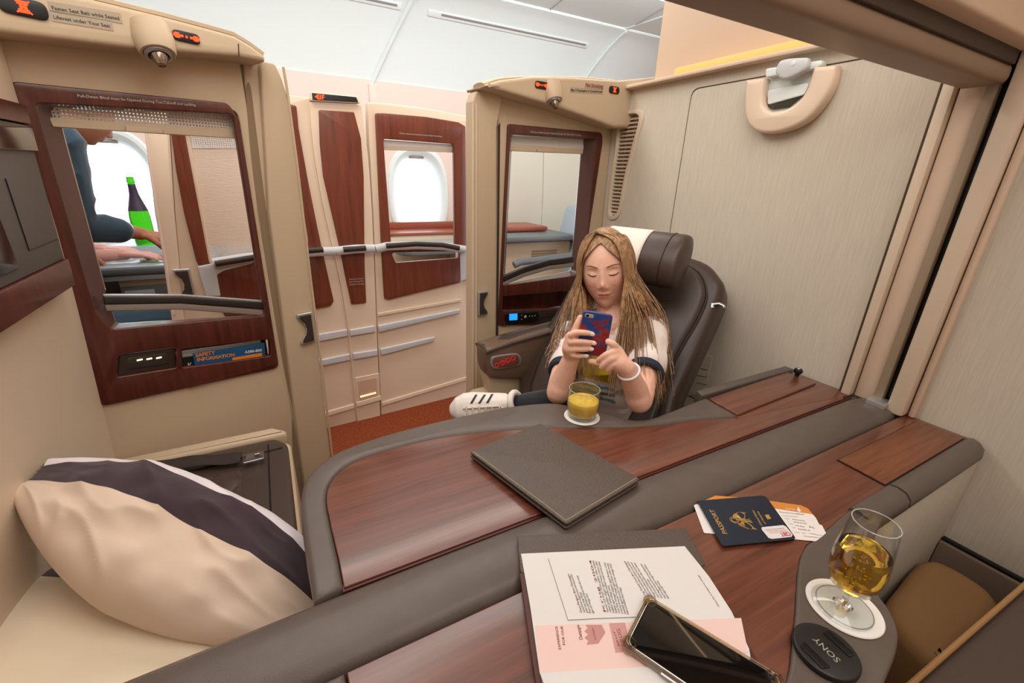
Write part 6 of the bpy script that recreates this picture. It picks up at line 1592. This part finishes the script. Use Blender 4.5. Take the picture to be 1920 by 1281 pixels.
# the phone she holds
hp2 = empty('smartphone', PC_, label='phone in a blue and red case held up by the girl', cat='phone')
Mx = Matrix((Xp, Yp, Np)).transposed()
w_, h_ = (pTR - pTL).length, 0.5 * ((pTL - pBL).length + (pTR - pBR).length)
def rr_(w, h, r): return rpoly([(-w / 2, -h / 2), (w / 2, -h / 2), (w / 2, h / 2), (-w / 2, h / 2)], r, 6)
cm2 = bpy.data.materials.new('phone_case_art'); cm2.use_nodes = True; nt = cm2.node_tree; b = nt.nodes['Principled BSDF']
tc = nt.nodes.new('ShaderNodeTexCoord'); n_ = nt.nodes.new('ShaderNodeTexNoise'); n_.inputs['Scale'].default_value = 38; n_.inputs['Detail'].default_value = 5
mp = nt.nodes.new('ShaderNodeMapping'); mp.inputs['Location'].default_value = (0.37, 0.2, 0.1); nt.links.new(tc.outputs['Object'], mp.inputs[0]); nt.links.new(mp.outputs[0], n_.inputs['Vector'])
cr = nt.nodes.new('ShaderNodeValToRGB'); cr.color_ramp.elements[0].position = 0.47; cr.color_ramp.elements[0].color = srgb(24, 62, 128); cr.color_ramp.elements[1].position = 0.53; cr.color_ramp.elements[1].color = srgb(138, 24, 36)
nt.links.new(n_.outputs['Fac'], cr.inputs[0]); nt.links.new(cr.outputs[0], b.inputs['Base Color']); b.inputs['Roughness'].default_value = 0.3; b.inputs['Coat Weight'].default_value = 0.4
def pplate(name, ol, z0, z1, m, par, bev):
    me = plate_mesh(ol, z0, z1, bev); me.transform(Mx.to_4x4()); return link(name, me, m, par, 40)
case = pplate('phone_case', [rr_(w_, h_, 0.009)], -0.004, 0.004, cm2, hp2, 0.0025)
pplate('phone_front', [rr_(w_ * 0.96, h_ * 0.97, 0.008)], -0.0062, -0.004, PAPER, hp2, 0.0008)
pplate('camera_bump', [[(x - w_ * 0.27, y + h_ * 0.40) for x, y in rr_(0.020, 0.009, 0.004)]], 0.0038, 0.0048, SILVER, hp2, 0.0004)
pplate('camera_lens', [[(x - w_ * 0.33, y + h_ * 0.40) for x, y in rr_(0.0065, 0.0065, 0.0032)]], 0.0045, 0.0054, BLACK, hp2, 0.0003)
# ================================================================== BEYOND THE AISLE
SUIT = mat('suit_navy', (44, 66, 82), 0.75, 0.3, sheen=0.3); SKIN2 = mat('skin_tan', (176, 116, 88), 0.5, 0.35, sss=0.08); SHIRTW = mat('shirt_cuff_white', (226, 232, 244), 0.8)
SKIN3 = mat('skin_pink', (230, 170, 158), 0.5, 0.35, sss=0.1); HAIRD = mat('hair_dark', (30, 26, 26), 0.5)
def make_hand(bm, wr, d, n, s=1.0, curl=0.5, side=1):
    """wrist, pointing direction d, back-of-hand normal n"""
    d = Vector(d).normalized(); n = Vector(n); n = (n - d * n.dot(d)).normalized(); x = d.cross(n) * side
    for k in range(4):
        a = wr + x * (0.021 - 0.014 * k) * s; b = wr + d * 0.085 * s + x * (0.030 - 0.020 * k) * s
        chain(bm, [(a, 0.014 * s), (a.lerp(b, .5), 0.0135 * s), (b, 0.011 * s)], 8)
        L = [0.072, 0.080, 0.074, 0.058][k] * s; P = [b]; ang = 0.15
        for j, f in enumerate((0.45, 0.30, 0.25)):
            ang += curl * (0.6 + 0.3 * j); P.append(P[-1] + (d * math.cos(ang) - n * math.sin(ang)) * L * f)
        chain(bm, [(p, (0.0092 - 0.0009 * j) * s) for j, p in enumerate(P)], 8)
    t0 = wr + d * 0.02 * s + x * 0.026 * s
    chain(bm, [(t0, 0.013 * s), (t0 + (d * 0.6 + x * 0.6 - n * 0.3).normalized() * 0.04 * s, 0.0115 * s), (t0 + (d * 0.9 + x * 0.45 - n * 0.55).normalized() * 0.075 * s, 0.009 * s)], 8)
# attendant crouching in the far doorway
at_ = empty('person', (-0.62, 2.22, 0.0), label='crouching attendant in a dark blue suit, seen through the left window', cat='person')
sh1 = Vector((-0.60, 2.22, 1.26)); el1 = Vector((-0.61, 2.24, 0.985)); wr1 = Vector((-0.468, 2.38, 0.925)); sh2 = Vector((-0.80, 2.48, 1.28))
chest_ = Vector((-0.74, 2.30, 1.10)); hip_ = Vector((-0.82, 2.22, 0.60)); hd_ = Vector((-0.535, 2.36, 1.375))
bm = bmesh.new()
Zh = Vector((0.62, 0.55, -0.56)).normalized(); Yh = Vector((0.42, 0.37, 0.83)); Yh = (Yh - Zh * Yh.dot(Zh)).normalized(); Xh = Yh.cross(Zh)
hb_ = head_mesh(hd_, Xh, Yh, Zh, 1.02); me = bpy.data.meshes.new('t'); hb_.to_mesh(me); hb_.free(); bm.from_mesh(me); bpy.data.meshes.remove(me)
chain(bm, [(hd_ - Yh * 0.06 - Zh * 0.02, 0.055), (Vector((-0.69, 2.33, 1.27)), 0.058)])
chain(bm, [(chest_, 0.10), (hip_, 0.10)]); chain(bm, [(sh1, 0.05), (el1, 0.038), (wr1, 0.026)]); chain(bm, [(sh2, 0.05), (Vector((-0.84, 2.62, 1.02)), 0.038), (Vector((-0.74, 2.60, 0.83)), 0.026)])
make_hand(bm, wr1, (0.75, 0.62, -0.30), (0.1, -0.35, 0.9), 1.0, 0.28, 1)
make_hand(bm, Vector((-0.74, 2.60, 0.83)), (0.3, 0.0, -0.5), (0, 0.9, 0.3), 1.0, 0.4, -1)
k1 = Vector((-0.34, 2.205, 0.545)); k2 = Vector((-0.55, 2.52, 0.42))
chain(bm, [(hip_, 0.08), (k1, 0.055), (Vector((-0.46, 2.22, 0.10)), 0.04), (Vector((-0.36, 2.20, 0.05)), 0.035)])
chain(bm, [(hip_, 0.08), (k2, 0.055), (Vector((-0.85, 2.45, 0.08)), 0.04)])
fix(fuse('body', bm, 0.004, [SKIN2], at_, 2))
bm = bmesh.new()
for t in (0, .33, .66, 1): 
    c = chest_.lerp(hip_, t)
    for k in (-1, 0, 1): sph(bm, c + (sh2 - sh1).normalized() * 0.06 * k, 0.125 - 0.01 * t)
chain(bm, [(sh1, 0.075), (sh1.lerp(sh2, .5) + Vector((0, 0, 0.0)), 0.085), (sh2, 0.075)])
chain(bm, smoothchain([(sh1, 0.075), (sh1.lerp(el1, .5), 0.064), (el1, 0.056), (el1.lerp(wr1, 0.6), 0.046)]))
chain(bm, [(sh2, 0.07), (Vector((-0.84, 2.62, 1.02)), 0.055), (Vector((-0.755, 2.60, 0.87)), 0.043)])
jk = fuse('jacket', bm, 0.006, [SUIT], at_, 6)
NRM = [v.normal.copy() for v in jk.data.vertices]
for v in jk.data.vertices: v.co += NRM[v.index] * ((1 - abs(noise.noise(Vector((v.co.x * 7, v.co.y * 7, v.co.z * 12))))) ** 4 * 0.007)
fix(jk)
bm = bmesh.new(); dd = (wr1 - el1).normalized(); add_tube(bm, [el1.lerp(wr1, .60) + dd * 0.018 * k for k in range(3)], 0.036, n=20); fix(link('shirt_cuff', bm_mesh('c', bm), SHIRTW, at_))
for k in range(3):
    bm = bmesh.new(); sph(bm, el1.lerp(wr1, 0.38 + 0.07 * k) + Vector((0.012, -0.045, -0.008)), 0.0055, n=6); fix(link('sleeve_button', bm_mesh('b', bm), SUIT, at_))
bm = bmesh.new(); chain(bm, smoothchain([(hip_, 0.11), (hip_.lerp(k1, .5), 0.095), (k1, 0.075), (Vector((-0.45, 2.20, 0.12)), 0.055)])); chain(bm, [(hip_, 0.11), (k2, 0.08), (Vector((-0.84, 2.45, 0.12)), 0.06)])
fix(fuse('trousers', bm, 0.007, [SUIT], at_, 5))
bm = bmesh.new(); sph(bm, hd_ + Yh * 0.02 - Zh * 0.018, (0.080, 0.105, 0.092), Matrix((Xh, Yh, Zh)).transposed(), 12)
bmesh.ops.bisect_plane(bm, geom=list(bm.verts) + list(bm.edges) + list(bm.faces), plane_co=hd_ + Yh * 0.030 + Zh * 0.02, plane_no=(Yh - Zh * 0.75), clear_inner=True)
fix(link('hair', bm_mesh('h', bm), HAIRD, at_))
# passenger whose forearm lies on the far table
ps = empty('person', (-1.15, 2.6, 0.45), label='passenger whose bare forearm and hand lie on the table behind the attendant', cat='person')
bm = bmesh.new(); w0 = Vector((-0.60, 2.66, 0.800)); e0_ = Vector((-0.86, 2.62, 0.80)); s0 = Vector((-1.12, 2.45, 1.0))
hdp = Vector((-1.15, 2.65, 1.26)); hb_ = head_mesh(hdp, Vector((0, -1, 0)), Vector((0, 0, 1)), Vector((1, 0, 0)), 1.0); me = bpy.data.meshes.new('t'); hb_.to_mesh(me); hb_.free(); bm.from_mesh(me); bpy.data.meshes.remove(me)
chain(bm, [(hdp - Vector((0.02, 0, 0.06)), 0.055), (Vector((-1.18, 2.65, 1.08)), 0.06), (Vector((-1.18, 2.65, 0.85)), 0.10), (Vector((-1.18, 2.65, 0.55)), 0.10)])
chain(bm, [(s0, 0.045), (e0_, 0.036), (w0, 0.025)]); make_hand(bm, w0, (1, -0.25, -0.03), (0, 0, 1), 1.0, 0.10, -1)
chain(bm, [(Vector((-1.12, 2.85, 1.0)), 0.045), (Vector((-0.95, 2.90, 0.82)), 0.036), (Vector((-0.72, 2.86, 0.80)), 0.025)]); make_hand(bm, Vector((-0.72, 2.86, 0.80)), (1, -0.3, 0), (0, 0, 1), 1.0, 0.2, 1)
for sg in (-1, 1): chain(bm, [(Vector((-1.15, 2.65 + 0.09 * sg, 0.55)), 0.08), (Vector((-0.80, 2.65 + 0.10 * sg, 0.52)), 0.055), (Vector((-0.74, 2.65 + 0.10 * sg, 0.06)), 0.04)])
fix(fuse('body', bm, 0.004, [SKIN3], ps, 2))
bm = bmesh.new(); chain(bm, [(Vector((-1.18, 2.65, 0.95)), 0.13), (Vector((-1.18, 2.65, 0.55)), 0.13)]); chain(bm, [(Vector((-1.12, 2.85, 1.0)), 0.065), (s0, 0.065)]); chain(bm, [(s0, 0.065), (s0.lerp(e0_, .6), 0.055)])
fix(fuse('shirt', bm, 0.008, [mat('shirt_grey', (120, 124, 130), 0.8)], ps, 4))
bm = bmesh.new()
for sg in (-1, 1): chain(bm, [(Vector((-1.15, 2.65 + 0.09 * sg, 0.55)), 0.10), (Vector((-0.80, 2.65 + 0.10 * sg, 0.52)), 0.07), (Vector((-0.74, 2.65 + 0.10 * sg, 0.12)), 0.055)])
fix(fuse('trousers', bm, 0.008, [SUIT], ps, 4))
ph_ = empty('suite_armchair', (-1.3, 2.65, 0), label='seat across the aisle under the seated passenger, mostly hidden', cat='seat')
box('seat_cushion', (-1.10, 2.65, 0.40), (0.55, 0.52, 0.12), LEATH_D, ph_, 0.03); box('backrest', (-1.42, 2.65, 0.72), (0.12, 0.52, 0.75), LEATH_D, ph_, 0.04); box('seat_base', (-1.12, 2.65, 0.17), (0.5, 0.45, 0.34), BEIGE, ph_, 0.01)
# far table and console by the left window
GREYT = mat('far_table_top', (176, 184, 190), 0.18, 0.5); TRMG = mat('far_trim_grey', (108, 112, 116), 0.35, 0.5)
ftb = empty('side_table', (-0.6, 2.7, 0), label='glossy grey table at the far window, behind the attendant', cat='table')
box('table_top', (-0.62, 2.73, 0.757), (0.75, 0.40, 0.014), GREYT, ftb, 0.005); box('table_edge', (-0.62, 2.535, 0.742), (0.78, 0.03, 0.030), TRMG, ftb, 0.010); box('table_lip', (-0.62, 2.55, 0.712), (0.78, 0.03, 0.024), GREYT, ftb, 0.006)
box('cabinet', (-0.445, 2.74, 0.35), (0.37, 0.34, 0.70), BEIGE, ftb, 0.006); box('drawer', (-0.54, 2.565, 0.62), (0.17, 0.012, 0.10), TRMG, ftb, 0.006); box('drawer_inset', (-0.56, 2.557, 0.62), (0.11, 0.006, 0.06), GREYT, ftb, 0.003)
wl = tag(box('window_ledge', (-0.62, 3.005, 0.40), (0.78, 0.165, 0.80), GREYT, None, 0.01), 'grey ledge under the far left window carrying the green bottle', 'ledge')
bt = empty('champagne_bottle', (-0.545, 2.97, 0.80), label='green champagne bottle backlit against the left cabin window', cat='bottle')
bt.location = (D(270, 430, 2.3).x, 2.97, 0.80)
q = onz(250, 325, 1.12)
GRN = mat('bottle_green', (60, 165, 24), 0.05, 0.5, trans=0.75, ior=1.3)
bs = 1.10
lathe('bottle_glass', [(0, 0), (0.040, 0), (0.044, 0.006), (0.0445, 0.02), (0.0445, 0.14), (0.040, 0.175), (0.028, 0.215), (0.0185, 0.250), (0.0150, 0.285), (0.0145, 0.305), (0.0165, 0.308), (0.0165, 0.318), (0.0150, 0.320), (0.0145, 0.335), (0, 0.335)], GRN, bt, 40)
lathe('neck_foil', [(0.0415, 0.172), (0.0292, 0.2155), (0.0197, 0.250), (0.0162, 0.285), (0.0157, 0.300), (0.0150, 0.301)], mat('foil_dark', (52, 40, 62), 0.4, 0.5), bt, 40)
bt.rotation_euler = (0, 0, 0)
try_ = empty('serving_tray', (-0.36, 2.60, 0.80), label='thin silver serving plate held at the far table', cat='plate')
try_.location = (-0.375, 2.66, 0.800)
lathe('plate_disc', [(0, 0), (0.05, 0), (0.085, 0.008), (0.086, 0.010), (0.05, 0.003), (0, 0.003)], SILVER, try_, 40)
# console seen through the window of the panel beside the 3F door
RB = mat('ledge_redbrown', (158, 84, 62), 0.35, 0.5)
fc2 = empty('window_console', (0.85, 2.95, 0), label='red-brown console top along the sidewall beneath the window beside the 3F door', cat='console')
box('console_body', (0.84, 2.97, 0.41), (0.72, 0.22, 0.82), BEIGE_L, fc2, 0.006); box('console_top', (0.84, 2.97, 0.829), (0.74, 0.24, 0.016), RB, fc2, 0.004); box('console_lip', (0.84, 3.075, 0.86), (0.74, 0.02, 0.045), RB, fc2, 0.004)
ft2 = empty('side_table', (0.9, 2.7, 0), label='small rounded dark-edged table seen through the window beside the 3F door', cat='table')
plate('table_top', [rpoly([(0.66, 2.52), (1.20, 2.52), (1.20, 2.84), (0.66, 2.84)], [0.12, 0, 0, 0.12])], 0.775, 0.79, GREYT, ft2, 0.004)
plate('table_edge', [rpoly([(0.65, 2.51), (1.20, 2.51), (1.20, 2.85), (0.65, 2.85)], [0.12, 0, 0, 0.12])], 0.745, 0.774, TRMG, ft2, 0.008)
box('table_leg', (1.10, 2.68, 0.372), (0.10, 0.20, 0.744), BEIGE_L, ft2, 0.01)
# suite seen through the right partition window
IV = mat('ivory_shell', (226, 222, 208), 0.5, 0.3)
shl = empty('suite_shell', (1.6, 3.0, 0), label='curved ivory suite wall with vertical seams, seen through the right partition window', cat='suite wall')
bm = bmesh.new()
cvp = catmull([(1.36, 3.05, 0), (1.60, 3.045, 0), (1.78, 3.03, 0), (1.90, 2.97, 0), (1.98, 2.86, 0), (2.03, 2.70, 0), (2.05, 2.50, 0), (2.05, 2.30, 0)], 6)
add_grid(bm, lambda i, j: Vector((cvp[int(round(i * (len(cvp) - 1)))].x + 0.03 * math.sin(j * PI) - 1.6, cvp[int(round(i * (len(cvp) - 1)))].y - 3.0, 1.62 * j)), len(cvp), 14)
so3 = link('shell_wall', bm_mesh('s', bm), IV, shl, 60); sm_ = so3.modifiers.new('s', 'SOLIDIFY'); sm_.thickness = 0.02
for xx, yy in ((1.62, 3.035), (1.86, 2.985)):
    tube('shell_seam', [(xx + 0.03 * math.sin(k / 10 * PI) - 1.6, yy - 3.0 - 0.006, 1.6 * k / 10) for k in range(11)], 0.004, mat('seam_tan', (176, 158, 134), 0.6), shl, n=6)
jb = tag(box('partition_jamb', (2.06, 2.22, 0.75), (0.10, 0.05, 1.5), CREAM, None, 0.01), 'tan jamb at the end of the ivory suite wall beyond the right partition', 'jamb')
c3 = empty('side_console', (1.5, 2.7, 0), label='cream cabinet with red-brown lid and louvres, seen through the right partition window', cat='console')
box('cabinet', (1.52, 2.75, 0.40), (0.62, 0.50, 0.80), BEIGE, c3, 0.008); box('cabinet_edge', (1.52, 2.73, 0.825), (0.66, 0.56, 0.035), TRMG, c3, 0.010); box('cabinet_lid', (1.50, 2.82, 0.862), (0.50, 0.30, 0.034), RB, c3, 0.012)
bm = bmesh.new()
for k in range(6): add_box(bm, (1.62, 2.497, 0.66 + 0.016 * k), (0.20, 0.006, 0.006), 0.001)
link('louvres', bm_mesh('l', bm), mat('louvre_tan', (150, 122, 90), 0.6), c3)
s3 = empty('suite_armchair', (1.8, 2.45, 0), label='empty seat of the suite across the aisle, seen through the right partition window', cat='seat')
box('backrest', (1.90, 2.48, 0.72), (0.14, 0.46, 0.62), mat('far_seat_blue_lit', (170, 186, 200), 0.35, 0.5), s3, 0.05, Euler((0, 0.22, 0)))  # blue light falling on the backrest is put into its colour
box('seat_cushion', (1.58, 2.36, 0.40), (0.50, 0.24, 0.12), LEATH, s3, 0.03); box('seat_base', (1.62, 2.36, 0.17), (0.5, 0.22, 0.34), BEIGE, s3, 0.01)
tube('armrest', [(1.28, 2.30, 0.70), (1.32, 2.30, 0.715), (1.60, 2.32, 0.725), (1.80, 2.34, 0.73)], 0.022, TRMG, s3, n=12, flat=1.0)

# ---------------- put every empty at the base of its own thing
def rebase(root, keep):
    ch = [c for c in root.children]
    if not ch: return
    bpy.context.view_layer.update()
    mn = Vector((1e9,) * 3); mx = Vector((-1e9,) * 3)
    for c in ch:
        if c.type != 'MESH': continue
        for v in c.bound_box:
            q = c.matrix_local @ Vector(v) + (Vector((0, 0, 0)) if keep else Vector((0, 0, 0)))
            for a in range(3): mn[a] = min(mn[a], q[a]); mx[a] = max(mx[a], q[a])
    base = Vector(((mn.x + mx.x) / 2, (mn.y + mx.y) / 2, mn.z))
    root.location = base
    for c in ch: c.location = c.location - base
for r_ in (tb, cs, dv, nt_, arm, pad, bb_, st, ns, om, pt, ph): rebase(r_, True)
for r_ in list(COL.objects):
    if r_.name.startswith('boarding_pass'): rebase(r_, True)
for r_ in (ph_, ftb, fc2, ft2, c3, s3): rebase(r_, True)
